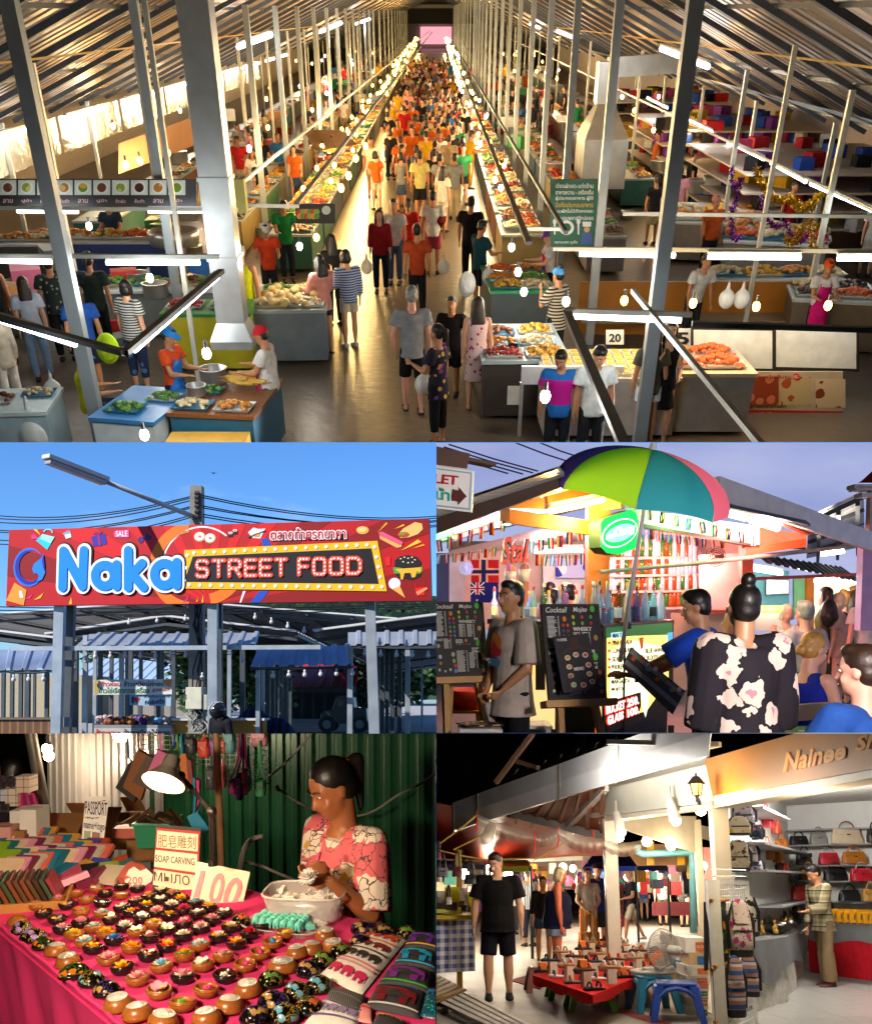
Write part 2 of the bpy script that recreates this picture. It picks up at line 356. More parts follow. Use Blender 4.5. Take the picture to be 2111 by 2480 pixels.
def skeleton(H,P):
 f=P.get('fem',0);fat=P.get('fat',1);J={'H':H,'fat':fat,'fem':f}
 hipw,shw=(.055 if f else .05)*H*(1+(fat-1)*.5),(.098 if f else .112)*H*(1+(fat-1)*.35)
 J['shw']=shw;J['hipw']=hipw
 up=U3((P.get('lean',(0,0))[0],P.get('lean',(0,0))[1],1));J['up']=up
 tw=rad(P.get('twist',0));rx=V3((cos(tw),sin(tw),0));rx=(rx-up*rx.dot(up)).normalized();fw=up.cross(rx);J['rx'],J['fw']=rx,fw
 pel=V3((0,0,0));J['pel']=pel
 for s,k in((-1,'L'),(1,'R')):
  th,sh=P.get('leg'+k,((.04*s,0,-1),(0,-.02,-1)));hip=pel+V3((hipw*s,0,-.005*H));kn=hip+U3(th)*(.238*H);an=kn+U3(sh)*(.242*H)
  J['hip'+k],J['kn'+k],J['an'+k]=hip,kn,an
 if P.get('sit')is not None:dz=P['sit']
 else:dz=-min(J['anL'].z,J['anR'].z)+.043*H
 for k in list(J):
  if k[:2]in('hi','kn','an','pe')and isinstance(J[k],V3):J[k]=J[k]+V3((0,0,dz))
 pel=J['pel'];J['chest']=pel+up*(.2*H);J['neck']=pel+up*(.315*H)
 for s,k in((-1,'L'),(1,'R')):
  sh=pel+up*(.283*H)+rx*(shw*s);J['sh'+k]=sh;A=P.get('arm'+k)
  if A is None:A=((.16*s,-.03,-1),(.05*s,.16,-1))
  if A[0]=='ik':
   el,wr=ik(sh,A[1],.172*H,.15*H,A[2])
  else:el=sh+U3(A[0])*(.172*H);wr=el+U3(A[1])*(.15*H)
  J['el'+k],J['wr'+k]=el,wr;J['hd'+k]=U3(A[3]if len(A)>3 else(wr-el))
 hy,hp=P.get('head',(0,0))[:2];hy,hp=rad(hy),rad(hp)
 base=math.atan2(fw.y,fw.x)+hy;hf=V3((cos(base)*cos(hp),sin(base)*cos(hp),sin(hp)));hx=V3((sin(base),-cos(base),0));hu=hx.cross(hf)
 if len(P.get('head',()))>2:
  q=Matrix.Rotation(rad(P['head'][2]),3,hf);hx=q@hx;hu=q@hu
 J['hf'],J['hx'],J['hu']=hf,hx,hu
 J['head']=J['neck']+(up*.5+V3((0,0,.5)))*(.062*H)+hu*(.042*H)+hf*(.016*H)
 return J
def Hd(mb,J,k,Ku=.4,size=1,fingers=1):
 H=J['H'];wr=J['wr'+k];d=J['hd'+k];s=1 if k=='R' else-1
 side=J['fw']-d*J['fw'].dot(d);side=side.normalized()if side.length>.1 else Fm(d)[0]
 palmn=d.cross(side)*s
 a=wr+d*(.008*H);b=wr+d*(.048*H*size);seg(mb,a,b,.0135*H,.021*H,10,.48,side)
 if not fingers:seg(mb,b,b+d*(.04*H)-palmn*(.012*H),.017*H,.011*H,8,.5,side);return
 for i,(o,l)in enumerate(((.0165,.04),(.0058,.046),(-.0055,.043),(-.0158,.034))):
  p=b+side*(o*H);q=p+(d-palmn*Ku*.5).normalized()*(l*.5*H);t=q+(d-palmn*Ku*1.7).normalized()*(l*.5*H);r=.0052*H
  seg(mb,p-d*(.01*H),q,r,r*.92,6);seg(mb,q,t,r*.92,r*.78,6)
 p=wr+d*(.02*H)+side*(.013*H);q=p+(d*.8+side*.8).normalized()*(.024*H);t=q+(d*1+side*.15-palmn*Ku*.4).normalized()*(.02*H)
 seg(mb,p,q,.0068*H,.006*H,6);seg(mb,q,t,.006*H,.0048*H,6)
def To(J,g=0,Tp=.325,bot=-.05):
 H=J['H'];f=J['fem'];fat=J['fat'];up,rx,fw=J['up'],J['rx'],J['fw'];pel=J['pel'];X0,Y0=V3((1,0,0)),V3((0,1,0))
 tab=[(-.05,.084,.06),(0,.088 if f else .083,.066),(.06,.078 if f else .08,.06),(.115,.068 if f else .077,.055),(.17,.074 if f else .083,.06),(.225,.082 if f else .094,.066 if f else .064),(.265,.084 if f else .098,.055),(.292,.066 if f else .078,.043),(.312,.036,.034),(.33,.03,.03)]
 out=[]
 for z,a,b in tab:
  if z<bot-1e-6 or z>Tp+1e-6:continue
  w=min(max(z/.2,0),1);xx=(X0*(1-w)+rx*w).normalized();yy=(Y0*(1-w)+fw*w).normalized()
  c=pel+(V3((0,0,1))if z<0 else up)*(z*H);belly=(fat-1)*.5 if 0<=z<=.2 else 0
  ff=fat if z<.25 else 1+(fat-1)*.4
  out.append((c+fw*((b*belly)*H*.5+(.006*H if f and .19<z<.25 else 0)),(a*ff)*H+g,(b*ff*(1+belly))*H+g,xx,yy))
 return out
def By(J,Vx,Sm=3,fingers=1,Ku=(.4,.4),bare=0):
 H=J['H'];fat=J['fat'];mb=MB();lf=1+(fat-1)*.6
 Lf(mb,To(J))
 for k in 'LR':
  hip,kn,an=J['hip'+k],J['kn'+k],J['an'+k];shin=(an-kn).normalized()
  seg(mb,hip+V3((0,0,0)),kn,.045*H*lf,.033*H*lf,12);seg(mb,kn,kn+shin*(.09*H),.032*H*lf,.033*H*lf,12);seg(mb,kn+shin*(.09*H),an,.033*H*lf,.019*H,12)
  fd=V3((shin.x*0,1,0))if abs(shin.z)>.5 else V3((0,.6,-.8));kd=(kn-hip).normalized();fd=(V3((kd.x,kd.y,0))*.6+fd).normalized()if V3((kd.x,kd.y,0)).length>.5 else fd
  J['fd'+k]=fd;seg(mb,an+V3((0,0,-.02*H))-fd*(.018*H),an+fd*(.085*H)+V3((0,0,-.031*H)),.021*H,.0165*H,10,.75,Fm(fd)[0])
  sh,el,wr=J['sh'+k],J['el'+k],J['wr'+k]
  seg(mb,J['pel']+J['up']*(.275*H)+J['rx']*(.05*H*(1 if k=='R' else-1)),sh,.036*H,.034*H*lf,10);seg(mb,sh,el,.031*H*lf,.0235*H*lf,10);seg(mb,el,el+(wr-el)*.35,.024*H*lf,.0245*H*lf,10);seg(mb,el+(wr-el)*.3,wr,.0245*H*lf,.0145*H,10)
  Hd(mb,J,k,Ku[0 if k=='L' else 1],1,fingers)
 H=J['H']*1.07;hd,hf,hx,hu=J['head'],J['hf'],J['hx'],J['hu'];R=Matrix((hx,hf,hu)).transposed()
 seg(mb,J['neck']-J['up']*(.03*H),hd-hu*(.035*H)-hf*(.012*H),.034*H,.031*H,12)
 A=lambda x,y,z:hd+hx*(x*H)+hf*(y*H)+hu*(z*H)
 mb.ell(A(0,-.006,.014),(.0435*H,.054*H,.053*H),16,10,R);mb.ell(A(0,.01,-.026),(.036*H,.04*H,.043*H),14,9,R);mb.ell(A(0,.031,-.052),(.017*H,.015*H,.013*H),10,6,R)
 seg(mb,A(0,.046,.004),A(0,.0575,-.019),.0055*H,.0085*H,8);mb.ell(A(0,.043,-.037),(.014*H,.009*H,.0065*H),10,6,R)
 for s in(-1,1):mb.ell(A(.043*s,-.006,-.006),(.005*H,.011*H,.017*H),8,6,R);mb.ell(A(.021*s,.034,.013),(.014*H,.012*H,.006*H),8,6,R);mb.ell(A(.024*s,.032,-.02),(.013*H,.012*H,.012*H),8,6,R)
 return Re(mb,Vx,Sm)
def Tm(J,Kd,Vx,sleeve=.55,hem=-.05,loose=.016,Sm=3):
 H=J['H'];mb=MB();g=loose*H;lf=1+(J['fat']-1)*.6
 S=To(J,g,.3 if Kd!='tank' else .27,hem)
 if hem<-.051:
  c,a,b,x,y=S[0];S=[(c+V3((0,0,(hem+.05)*H)),a*1.08+.006*H,b*1.25+.006*H,x,y)]+[(c,a*1.04,b*1.15,x,y)]+S[1:]
 Lf(mb,S)
 for k in 'LR':
  sh,el,wr=J['sh'+k],J['el'+k],J['wr'+k];s=1 if k=='R' else-1;inn=J['pel']+J['up']*(.272*H)+J['rx']*(.045*H*s)
  if Kd=='tank':seg(mb,inn,inn+J['rx']*(.03*H*s)-J['up']*(0*H),.03*H+g,.026*H+g,10);continue
  seg(mb,inn,sh,.033*H+g,.029*H*lf+g,10)
  if sleeve<=1:e=sh+(el-sh)*sleeve;seg(mb,sh,e,.029*H*lf+g,.031*H*lf+g*1.5,10,cap=0);mb.ell(sh,.029*H*lf+g,10,6)
  else:e=el+(wr-el)*(sleeve-1);mb.ell(sh,.029*H*lf+g,10,6);seg(mb,sh,el,.033*H*lf+g,.026*H*lf+g,10);seg(mb,el,e,.026*H*lf+g,.018*H+g*1.3,10,cap=0)
 return Re(mb,Vx,Sm,'shirt')
def Lm(J,Kd,Vx,length=.75,flare=0,Sm=2):
 H=J['H'];mb=MB();g=.011*H;lf=1+(J['fat']-1)*.6
 S=To(J,g*.8,.06,-.05)
 if Kd=='skirt':
  c,a,b,x,y=S[0];kz=(J['knL']+J['knR'])/2;az=(J['anL']+J['anR'])/2
  e=c+(kz-c)*min(length,1)if length<=1 else kz+(az-kz)*(length-1)
  w=(J['knL']-J['knR']).length*.5;S=[(e,a*(1.05+flare)+w*.15,b*(1.1+flare),x,y),(c+(e-c)*.5,a*(1.04+flare*.5),b*(1.1+flare*.5),x,y)]+S
  Lf(mb,S,20)
 else:
  Lf(mb,S)
  for k in 'LR':
   hip,kn,an=J['hip'+k],J['kn'+k],J['an'+k];mb.ell(hip,.043*H*lf+g,12,8)
   if length<=1:e=hip+(kn-hip)*length;seg(mb,hip,e,.045*H*lf+g,.043*H*lf+g*(1+flare*3),12,cap=0)
   else:e=kn+(an-kn)*(length-1);seg(mb,hip,kn,.046*H*lf+g,.035*H*lf+g,12);seg(mb,kn,e,.036*H*lf+g*(1+flare),.026*H+g*(1+flare*3),12,cap=0)
 return Re(mb,Vx,Sm,'trousers')
def Hm(J,style,Vx):
 H=J['H']*1.07;hd,hf,hx,hu=J['head'],J['hf'],J['hx'],J['hu'];R=Matrix((hx,hf,hu)).transposed();mb=MB()
 A=lambda x,y,z:hd+hx*(x*H)+hf*(y*H)+hu*(z*H)
 mb.ell(A(0,-.013,.024),(.0475*H,.055*H,.051*H),16,10,R);mb.ell(A(0,-.026,-.002),(.044*H,.038*H,.045*H),14,8,R)
 if style=='short':mb.ell(A(0,.012,.056),(.036*H,.034*H,.02*H),12,8,R)
 if style=='long':
  dn=V3((0,0,-1));S=[(A(0,-.03,.02),.045*H,.032*H,hx,hf),(A(0,-.042,-.04),.056*H,.03*H,hx,hf),(A(0,-.05,-.05)+dn*(.07*H),.062*H,.028*H,hx,hf),(A(0,-.05,-.05)+dn*(.15*H),.058*H,.022*H,hx,hf),(A(0,-.045,-.05)+dn*(.21*H),.035*H,.012*H,hx,hf)]
  Lf(mb,S[::-1],14)
  for s in(-1,1):seg(mb,A(.041*s,.004,.025),A(.05*s,-.005,-.06)+dn*(.05*H),.014*H,.013*H,8)
 if style=='bob':
  mb.ell(A(0,-.018,-.022),(.056*H,.048*H,.05*H),14,8,R)
  for s in(-1,1):seg(mb,A(.043*s,.004,.02),A(.049*s,.002,-.045),.013*H,.015*H,8)
 if style=='bun':mb.ell(A(0,-.03,.085),(.024*H,.024*H,.022*H),10,8,R);mb.ell(A(0,-.02,.068),(.02*H,.02*H,.016*H),10,8,R)
 if style=='lowbun':mb.ell(A(0,-.068,-.012),(.026*H,.022*H,.024*H),10,8,R)
 if style=='pony':
  p=A(0,-.058,.028);seg(mb,p,p-hf*(.03*H),.017*H,.02*H,8);q=p-hf*(.03*H);seg(mb,q,q+V3((0,0,-.12*H))-hf*(.012*H),.02*H,.008*H,8)
 if style=='topknot':mb.ell(A(0,-.01,.092),(.019*H,.019*H,.022*H),10,8,R)
 return Re(mb,Vx,1,'hair')
def Cm(J,visor=1,big=1):
 H=J['H']*1.07;hd,hf,hx,hu=J['head'],J['hf'],J['hx'],J['hu'];R=Matrix((hx,hf,hu)).transposed();mb=MB()
 mb.ell(hd+hu*(.026*H)-hf*(.008*H),(.051*H*big,.06*H*big,.052*H*big),18,8,R,0,.55)
 if visor:mb.add(*_disc(hd+hf*(.055*H)+hu*(.024*H),hx,(hf-hu*.35).normalized(),hu,.043*H,.05*H,.005*H))
 return mb.mesh('cap',(),1)
def _disc(c,x,y,z,rx,ry,t):
 n=14;vs=[]
 for dz in(0,t):
  for i in range(n):a=pi*i/(n-1);vs.append(c+x*(rx*cos(a))+y*(ry*sin(a)-ry*.15)+z*dz)
 return vs,[tuple(range(n-1,-1,-1)),tuple(range(n,2*n))]+[(i,(i+1)%n,n+(i+1)%n,n+i)for i in range(n)]
def Am(J,lo=-.2,hi=.23,g=.02):
 H=J['H'];S=To(J,g*H,hi,-.05);c,a,b,x,y=S[0];kz=(J['knL']+J['knR'])/2
 ex=[(c+(kz-c)*t,a*1.02,b*1.15,x,y)for t in(1,.5)if lo<-.1];S=ex+S;mb=MB();m=len(S);n=10;vs=[]
 for j,(c,a,b,x,y)in enumerate(S):
  sp=75 if j<m-4 else(48 if j<m-1 else 36)
  for i in range(n+1):t=rad(90-sp+2*sp*i/n);vs.append(c+x*(a*cos(t))+y*(b*sin(t)))
 w=n+1;mb.add(vs,[(j*w+i,j*w+i+1,(j+1)*w+i+1,(j+1)*w+i)for j in range(m-1)for i in range(n)])
 for s in(-1,1):mb.tube([vs[(m-1)*w+(n if s<0 else 0)],J['neck']+J['rx']*(.035*H*s)+J['fw']*(.02*H),J['neck']-J['fw']*(.03*H)],.006*H,5)
 return mb.mesh('apron',(),1,.006)
def Sh(J,k,Kd='shoe'):
 H=J['H'];an=J['an'+k];fd=J.get('fd'+k,V3((0,1,0)));mb=MB();fx=V3((fd.y,-fd.x,0));z0=an.z-.043*H
 B=an-V3((0,0,an.z))+V3((0,0,z0));S=[]
 ks=[(-.036,.018,.045),(-.03,.025,.056),(.01,.026,.05),(.05,.03,.036),(.09,.027,.027),(.108,.012,.02)]if Kd=='shoe' else[(-.036,.02,.008),(0,.026,.01),(.05,.03,.012),(.095,.027,.01),(.108,.014,.006)]
 for y,w,h in ks:S.append((B+fd*(y*H)+V3((0,0,h*H*.5)),w*H,h*H*.5,fx,V3((0,0,1))))
 Lf(mb,S,10,3)
 if Kd!='shoe':mb.tube([B+fd*(.055*H)+fx*(t*.028*H)+V3((0,0,(.014+.028*cos(t*1.45))*H))for t in(-1,-.5,0,.5,1)],.006*H,5)
 return mb.mesh('shoe',(),1)
def Fp(root,J,brows=HAIR,lips=LIPS,gaze=0,lids=0):
 H=J['H']*1.07;hd,hf,hx,hu=J['head'],J['hf'],J['hx'],J['hu'];R=Matrix((hx,hf,hu)).transposed()
 A=lambda x,y,z:hd+hx*(x*H)+hf*(y*H)+hu*(z*H)
 for s in(-1,1):
  mb=MB();mb.ell(A(.0185*s,.0415,.0035),(.0085*H,.0045*H,(.0042 if not lids else .002)*H),10,6,R);mb.m=1;mb.ell(A((.0185+gaze)*s,.045,.0035),(.0042*H,.0022*H,(.0042 if not lids else .0018)*H),8,5,R)
  mb.build('eye',[EYEW,EYEB],root,Sm=1)
  K('eyebrow',brows,root).tube([A(.008*s,.048,.0155),A(.019*s,.0475,.0195),A(.031*s,.0395,.0155)],[.0022*H,.0028*H,.0015*H],5)
 K('mouth',lips,root,Sm=1).tube([A(-.0145,.0435,-.037),A(0,.0515,-.0355),A(.0145,.0435,-.037)],[.0015*H,.0038*H,.0015*H],6)
CACHE={};SEAT=dict(legL=((-.1,1,-.1),(0,.1,-1)),legR=((.1,1,-.1),(0,.1,-1)))
def Pn(Lb,loc,face=0,H=1.65,Pz=None,Tp=('tee',535353),Lo=('trousers',131416,1.9),Ha=('short',None),Sx=1,shoe=('shoe',111112),cap=None,Ap=None,detail=1,key=None,Gp=None,Ku=(.4,.4),Fe=None,lids=0,extra=None):
 if isinstance(Tp,int):Tp=('tee',Tp)
 if isinstance(Lo,int):Lo=('trousers',Lo,1.9)
 if isinstance(Ha,str):Ha=(Ha,None)
 if isinstance(cap,int):cap=('cap',cap)
 Pz=Pz or{};vox={0:.026,1:.0165,2:.0105}[detail]*H/1.65;root=Th('person',Lb,loc,rad(face),Gp)
 mk=lambda c:c if isinstance(c,bpy.types.Material)else Cl(c)
 ck=(key,Tp[0],tuple(Tp[2:]),Lo[0]if Lo else None,tuple(Lo[2:])if Lo else None,Ha[0],round(H,2),detail)if key is not None else None
 if ck in CACHE:ms,J=CACHE[ck]
 else:
  J=skeleton(H,Pz);ms={'body':By(J,vox,3 if detail else 2,detail>0,Ku)}
  kw=dict(Tp[2])if len(Tp)>2 else{}
  if Tp:ms['shirt']=Tm(J,Tp[0],vox*1.1,**kw)
  if Lo:ms['trousers']=Lm(J,'skirt' if Lo[0]in('skirt','dress')else Lo[0],vox*1.1,*Lo[2:])
  if Ha[0]:ms['hair']=Hm(J,Ha[0],vox)
  for k in 'LR':
   if shoe:ms['shoe'+k]=Sh(J,k,shoe[0])
  if ck:CACHE[ck]=(ms,J)
 obj('body',ms['body'],root,m=SKIN[Sx]if isinstance(Sx,int)else Sx)
 if Tp:obj({'dress':'dress_top'}.get(Lo[0]if Lo else '','shirt'),ms['shirt'],root,m=mk(Tp[1]))
 if Lo:obj('skirt' if Lo[0]in('skirt','dress')else Lo[0],ms['trousers'],root,m=mk(Lo[1]))
 if Ha[0]:obj('hair',ms['hair'],root,m=Ha[1]or HAIR)
 for k in 'LR':
  if shoe:obj('shoe',ms['shoe'+k],root,m=Co(shoe[1]))
 if cap:obj('cap',Cm(J,cap[0]!='net',1.06),root,m=mk(cap[1]))
 if Ap:obj('apron',Am(J,*(Ap[1:]if len(Ap)>1 else())),root,m=mk(Ap[0]))
 if detail==2 or Fe:Fp(root,J,Ha[1]or HAIR,lids=lids)
 RJ[root.name]=J
 return root
RJ={}
def jw(root,k):return root.matrix_basis@RJ[root.name][k]
P=place('hall');Rd=random.Random(5);ru,rc=Rd.uniform,Rd.choice;D=P.d;G=P.g
FAR=190;conc2=Mt((.115,.09,.068),.34,var=.35,vs=.35,Bp=.15,bs=5)
gr=MB();gr.quad((-45,8,0),(45,8,0),(45,FAR+6,0),(-45,FAR+6,0));tag(gr.build('ground',conc2),Kd='structure')
XL,XR,ZE,ZR=-10.2,9.4,3,7.3
stl=Mt((.36,.4,.42),.4,.35,var=.15,vs=2);drk=Mt((.09,.1,.12),.5,.3);tin2=Mt((.4,.31,.23),.38,.4,var=.25,vs=.4,Bp=.1,bs=3);pale=Mt((.55,.55,.5),.4,.2)
rf=Th('hall_roof','long gabled ribbed metal roof over the market hall')
for x,lab in((XL,'l'),(XR,'r')):
 x2=x*1.02;n=24
 for i in range(n):
  y0,y1=9+(FAR-9)*(i/n)**1.6,9+(FAR-9)*((i+1)/n)**1.6
  s=Sx2((x2,y0,ZE-.06),(x2,y1,ZE-.06),(0,y1,ZR),(0,y0,ZR),.45 if y0<60 else 2.5,.05,(0,0,1))if x<0 else Sx2((0,y0,ZR),(0,y1,ZR),(x2,y1,ZE-.06),(x2,y0,ZE-.06),.45 if y0<60 else 2.5,.05,(0,0,1))
  s.build('roof_sheet',tin2,rf)
y=11
while y<FAR:
 for x in(XL,XR):K('rafter',drk,rf).beam((x,y,ZE-.16),(0,y,ZR-.12),.09,.16,(0,1,0))
 y+=2.6 if y<60 else 7
for t in(.25,.5,.75,.97):
 for x in(XL,XR):K('purlin',drk,rf).beam((x*t,9,ZR+(ZE-ZR)*t-.08),(x*t,FAR,ZR+(ZE-ZR)*t-.08),.06,.06)
for x in(XL,XR):
 for t in(.35,.62):K('yellow_conduit',Co(786011),rf).beam((x*t,10,ZR+(ZE-ZR)*t-.24),(x*t+.01,FAR,ZR+(ZE-ZR)*t-.24),.03,.03)
K('ridge_beam',drk,rf).beam((0,9,ZR-.1),(0,FAR,ZR-.1),.3,.2)
ew=Th('end_wall','far end of the hall with a dark fascia and a glowing exit');K('wall',Mt((.28,.26,.24),.7),ew).bb(-45,45,FAR+2,FAR+3,0,9);K('dark_fascia',Co(111112),ew).bb(-6.5,6.5,FAR,FAR+.6,3.4,6);K('lit_exit',Gl(996875,.8),ew).bb(-2.6,2.6,FAR+1.2,FAR+1.8,.6,3);K('white_fixture',Co(848485),ew).bb(-6,6,FAR-.5,FAR+.2,5.5,6)
def Pp(x,y,h,w,Lb,m=stl,grp='hall posts',cat='post'):mb=MB();mb.beam((x,y,0),(x,y,h),w,w,(0,1,0));return Sg('hall_post',mb,m,Lb,Gp=grp)
pl=G(222,895);pr=G(1283,895);rl=lambda x:ZR+(ZE-ZR)*min(abs(x)/abs(XL if x<0 else XR),1)-.2
i=0;y=pl.y-.3
while y<FAR-4:
 nm=['nearest','second','third','fourth','fifth','sixth','seventh','eighth']
 Pp(pl.x,y,rl(pl.x),.17 if i==0 else .14,'%s steel post of the left row'%nm[i]if i<8 else 'distant steel post of the left row');Pp(pr.x,y,rl(pr.x),.17 if i==0 else .14,'%s steel post of the right row'%nm[i]if i<8 else 'distant steel post of the right row');y+=5.2 if i<14 else 9;i+=1
y=18.5;i=0
while y<120:
 for x,sd in((-6.6,'left'),(6.9,'right'),(XL+.3,'left eave'),(XR-.3,'right eave')):Pp(x,y,rl(x),.09,'slim pale post among the %s stalls'%sd,pale,'slim posts on the %s'%sd)
 y+=6.5 if y<60 else 12;i+=1
for u,v0,yy,lab in((352,420,15.5,'thin white pole beside the left food banner'),(1535,500,17.5,'thin white pole at the right rail'),(1206,498,18.2,'thin white pole holding the green sign'),(725,120,60,'bent pale pole far along the left row')):
 p=D(u,v0,yy);Pp(p.x,p.y,rl(p.x)if v0>300 else 4.6,.07,lab,pale,'thin white poles')
du=Th('exhaust_duct','large square silver exhaust duct with a flared hood',D(470,640,15.2));o_=du.location;sil=Mt((.58,.6,.6),.3,.5,var=.18,vs=2.5);zt=rl(o_.x)-o_.z
for a,b in((-.05,.85),(.87,1.9),(1.92,zt)):K('duct_section',sil,du).bb(-.21,.21,-.2,.2,a,b);K('flange',sil,du).bb(-.23,.23,-.22,.22,b-.02,b+.03)
ob_=K('hood',sil,du).lathe([(.44,-.42),(.46,-.3),(.3,-.05)],4);ob_.rotation_euler[2]=pi/4
h2=Th('steel_hood','silver kitchen extractor hood among the right stalls',D(1218,275,33));k=P.mpp(33);K('hood_shell',sil,h2).add([(-46*k,-1,-1.3),(46*k,-1,-1.3),(46*k,1,-1.3),(-46*k,1,-1.3),(-46*k,-1,0),(46*k,-1,0),(46*k,1,0),(-46*k,1,0),(-18*k,-.3,.85),(18*k,-.3,.85),(18*k,.3,.85),(-18*k,.3,.85)],[(0,1,5,4),(1,2,6,5),(2,3,7,6),(3,0,4,7),(4,5,9,8),(5,6,10,9),(6,7,11,10),(7,4,8,11)]);K('flue',sil,h2).bb(-.3,.3,-.3,.3,.85,1.9);K('flue',sil,h2).beam((0,0,1.75),(4.5,0,2),.5)
tl_=Gl(949799,9);tly=Gl(999378,8)
def Ra(Lb,a,b,z,w=.06,m=pale,h=.05,z2=None):pa,pb=G(*a,z),G(*b,z2 or z);mb=MB();mb.beam(pa,pb,w,h);return Sg('steel_rail',mb,m,Lb,Gp='stall rails')
ntl=[0]
def Ft(Lb,a,b,z,r=.035,en=0,m=None,col_=(.93,1,1)):
 pa,pb=G(*a,z),G(*b,z);e=Th('tube_light',Lb,(pa+pb)/2);o=e.location;K('tube',m or tl_,e).cyl(pa-o,pb-o,r,n=8);K('fitting',Co(848585,.4),e).beam(pa-o+V3((0,.03,r*1.7)),pb-o+V3((0,.03,r*1.7)),.07,.04)
 if en:La('tube_glow',e,(0,-.1,-.25),en,col_,.3)
Ra('long rail across the left stalls at eye level',(-60,517),(445,519),2.3);Ft('tube light at the far left of the left rail',(-20,527),(104,530),2.22,.03,22);Ft('tube light in the middle of the left rail',(215,531),(404,532),2.22,.03,28)
Ra('dark rail descending from the left edge',(-40,632),(252,714),2.3,.08,drk);Ra('dark rail rising to the duct',(252,714),(448,548),2.3,.08,drk);Ft('slanting tube light at the left edge',(-10,645),(152,697),2.2,.03,30);Ft('slanting tube light rising to the duct',(272,708),(440,560),2.2,.03,30)
Ra('upper rail behind the food banner',(-40,420),(480,424),2.4);Ft('tube light under the food banner, left',(35,427),(158,428),2.3,.03,20);Ft('tube light under the food banner, right',(300,427),(432,427),2.3,.03,20)
Ra('long rail across the right stalls',(1120,503),(1800,508),2.3);Ft('tube light left on the right rail',(1172,514),(1366,517),2.22,.03,26);Ft('tube light middle on the right rail',(1432,520),(1620,521),2.22,.03,26);Ft('tube light at the right end of the rail',(1694,523),(1790,523),2.22,.03,20)
Ra('lower rail in front of the price cards',(1142,628),(1400,636),2.3);Ft('tube light under the lower rail',(1152,640),(1378,648),2.2,.03,30);Ra('dark rail from the lower rail down to the bottom edge',(1148,634),(1275,930),2.3,.09,drk);Ra('thin pale rail crossing to the bottom right',(1280,588),(1560,925),2.3,.05,pale);Ra('rail above the white panels',(1400,655),(1800,668),2.5,.07,drk);Ra('roof-side rail at the right',(1260,432),(1800,438),2.4)
Ra('depth rail on the left of the aisle',(486,372),(872,60),2.4,.06);Ra('dark depth rail above the left aisle stalls',(600,412),(876,62),2.3,.09,drk);Ra('dark depth rail above the right aisle stalls',(1070,492),(908,85),2.3,.09,drk);Ra('second depth rail on the right',(1145,470),(922,95),2.4,.06,drk);Ra('cross rail by the yellow cable box',(488,415),(604,417),2.3);Ra('cross rail at the right aisle stalls',(1060,462),(1140,463),2.3)
for i,(a,b)in enumerate((((1560,330),(1630,368)),((1640,372),(1764,425)),((1480,290),(1545,322)),((1390,240),(1440,266)),((1310,198),(1350,218)))):Ft('tube light along the right depth rail, %s from the near end'%['second','first','third','fourth','fifth'][i],a,b,2.35,.03,18)
Ra('white depth rail at the right',(1800,440),(1000,62),2.4,.05,pale)
for i,(u0,v0,u1,v1,yy)in enumerate(((482,95,548,70,30),(648,64,690,46,50),(720,48,748,38,75),(1338,98,1432,134,26),(1128,62,1162,76,48),(1072,48,1092,56,70))):
 e=Th('roof_tube_light','tube light high under the roof, %s'%['nearest on the left','second on the left','third on the left','nearest on the right','second on the right','third on the right'][i],D((u0+u1)/2,(v0+v1)/2,yy));o=e.location;a,b=D(u0,v0,yy+1.5),D(u1,v1,yy-1.5);K('tube',tl_,e).cyl(a-o,b-o,.06,n=8);K('fitting',Co(848585,.4),e).beam(a-o+V3((0,0,.09)),b-o+V3((0,0,.09)),.1,.04);La('tube_glow',e,(0,0,-.4),90,(1,.96,.88),.4)
B=Board(D(1112,500,18),(1,0,0),(0,0,1));
def Fl(Nm,Lb,tl,br,y,c,z=.03):
 B=Board(D(tl[0],br[1],y),(1,0,0),(0,0,1));e=B.root(Nm,Lb);Po('board',B.uvs((tl,(br[0],tl[1]),br,(tl[0],br[1]))),-.03,Co(c,.5),e,.03);return B,e
B,e=Fl('green_rules_sign','green hanging sign with white Thai writing and a cook',(1113,362),(1210,498),17.9,53526);wt_=Co(878988)
for i,s_ in enumerate(('เขียงผักสด-แต่งร้าน','อาหารหวาน - เครื่องดื่ม','ผู้ประกอบอาหาร ผู้ใช้','มือถือประกอบอาหาร','มุมผักไม่มีถังลงขยะ','ส่งมอบพลาสติกปลอด')):Wr(s_,wt_ if i!=3 else Co(786523),e,B,((1124,370+13*i),(1200,370+13*i),(1200,380+13*i),(1124,380+13*i)),.002,Bo=.01)
Wr('ตลาดนาคา ภูเก็ต',wt_,e,B,((1122,486),(1168,486),(1168,494),(1122,494)),.002,Bo=.01);Po('plate',B.uvs(Ci(1146,460,15,18)),.002,wt_,e,.004);Po('plate_centre',B.uvs(Ci(1146,460,9,16)),.007,Co(53526),e,.003)
for u in(1122,1170):Po('cutlery',B.uvs(((u-2,448),(u+2,448),(u+1.5,474),(u-1.5,474))),.002,wt_,e,.004);Po('cutlery',B.uvs(Ci(u,448,4,8,6)),.006,wt_,e,.002)
Po('cook',B.uvs(((1178,470),(1196,470),(1200,494),(1175,494))),.002,Co(233560),e,.004);Po('cook',B.uvs(Ci(1187,464,6,10)),.006,Co(786047),e,.003);Po('cook',B.uvs(((1179,458),(1178,448),(1196,448),(1195,458))),.01,wt_,e,.003)
B,e=Fl('food_banner','long dark banner of round food pictures above the left stalls',(-60,362),(398,418),17.6,151516)
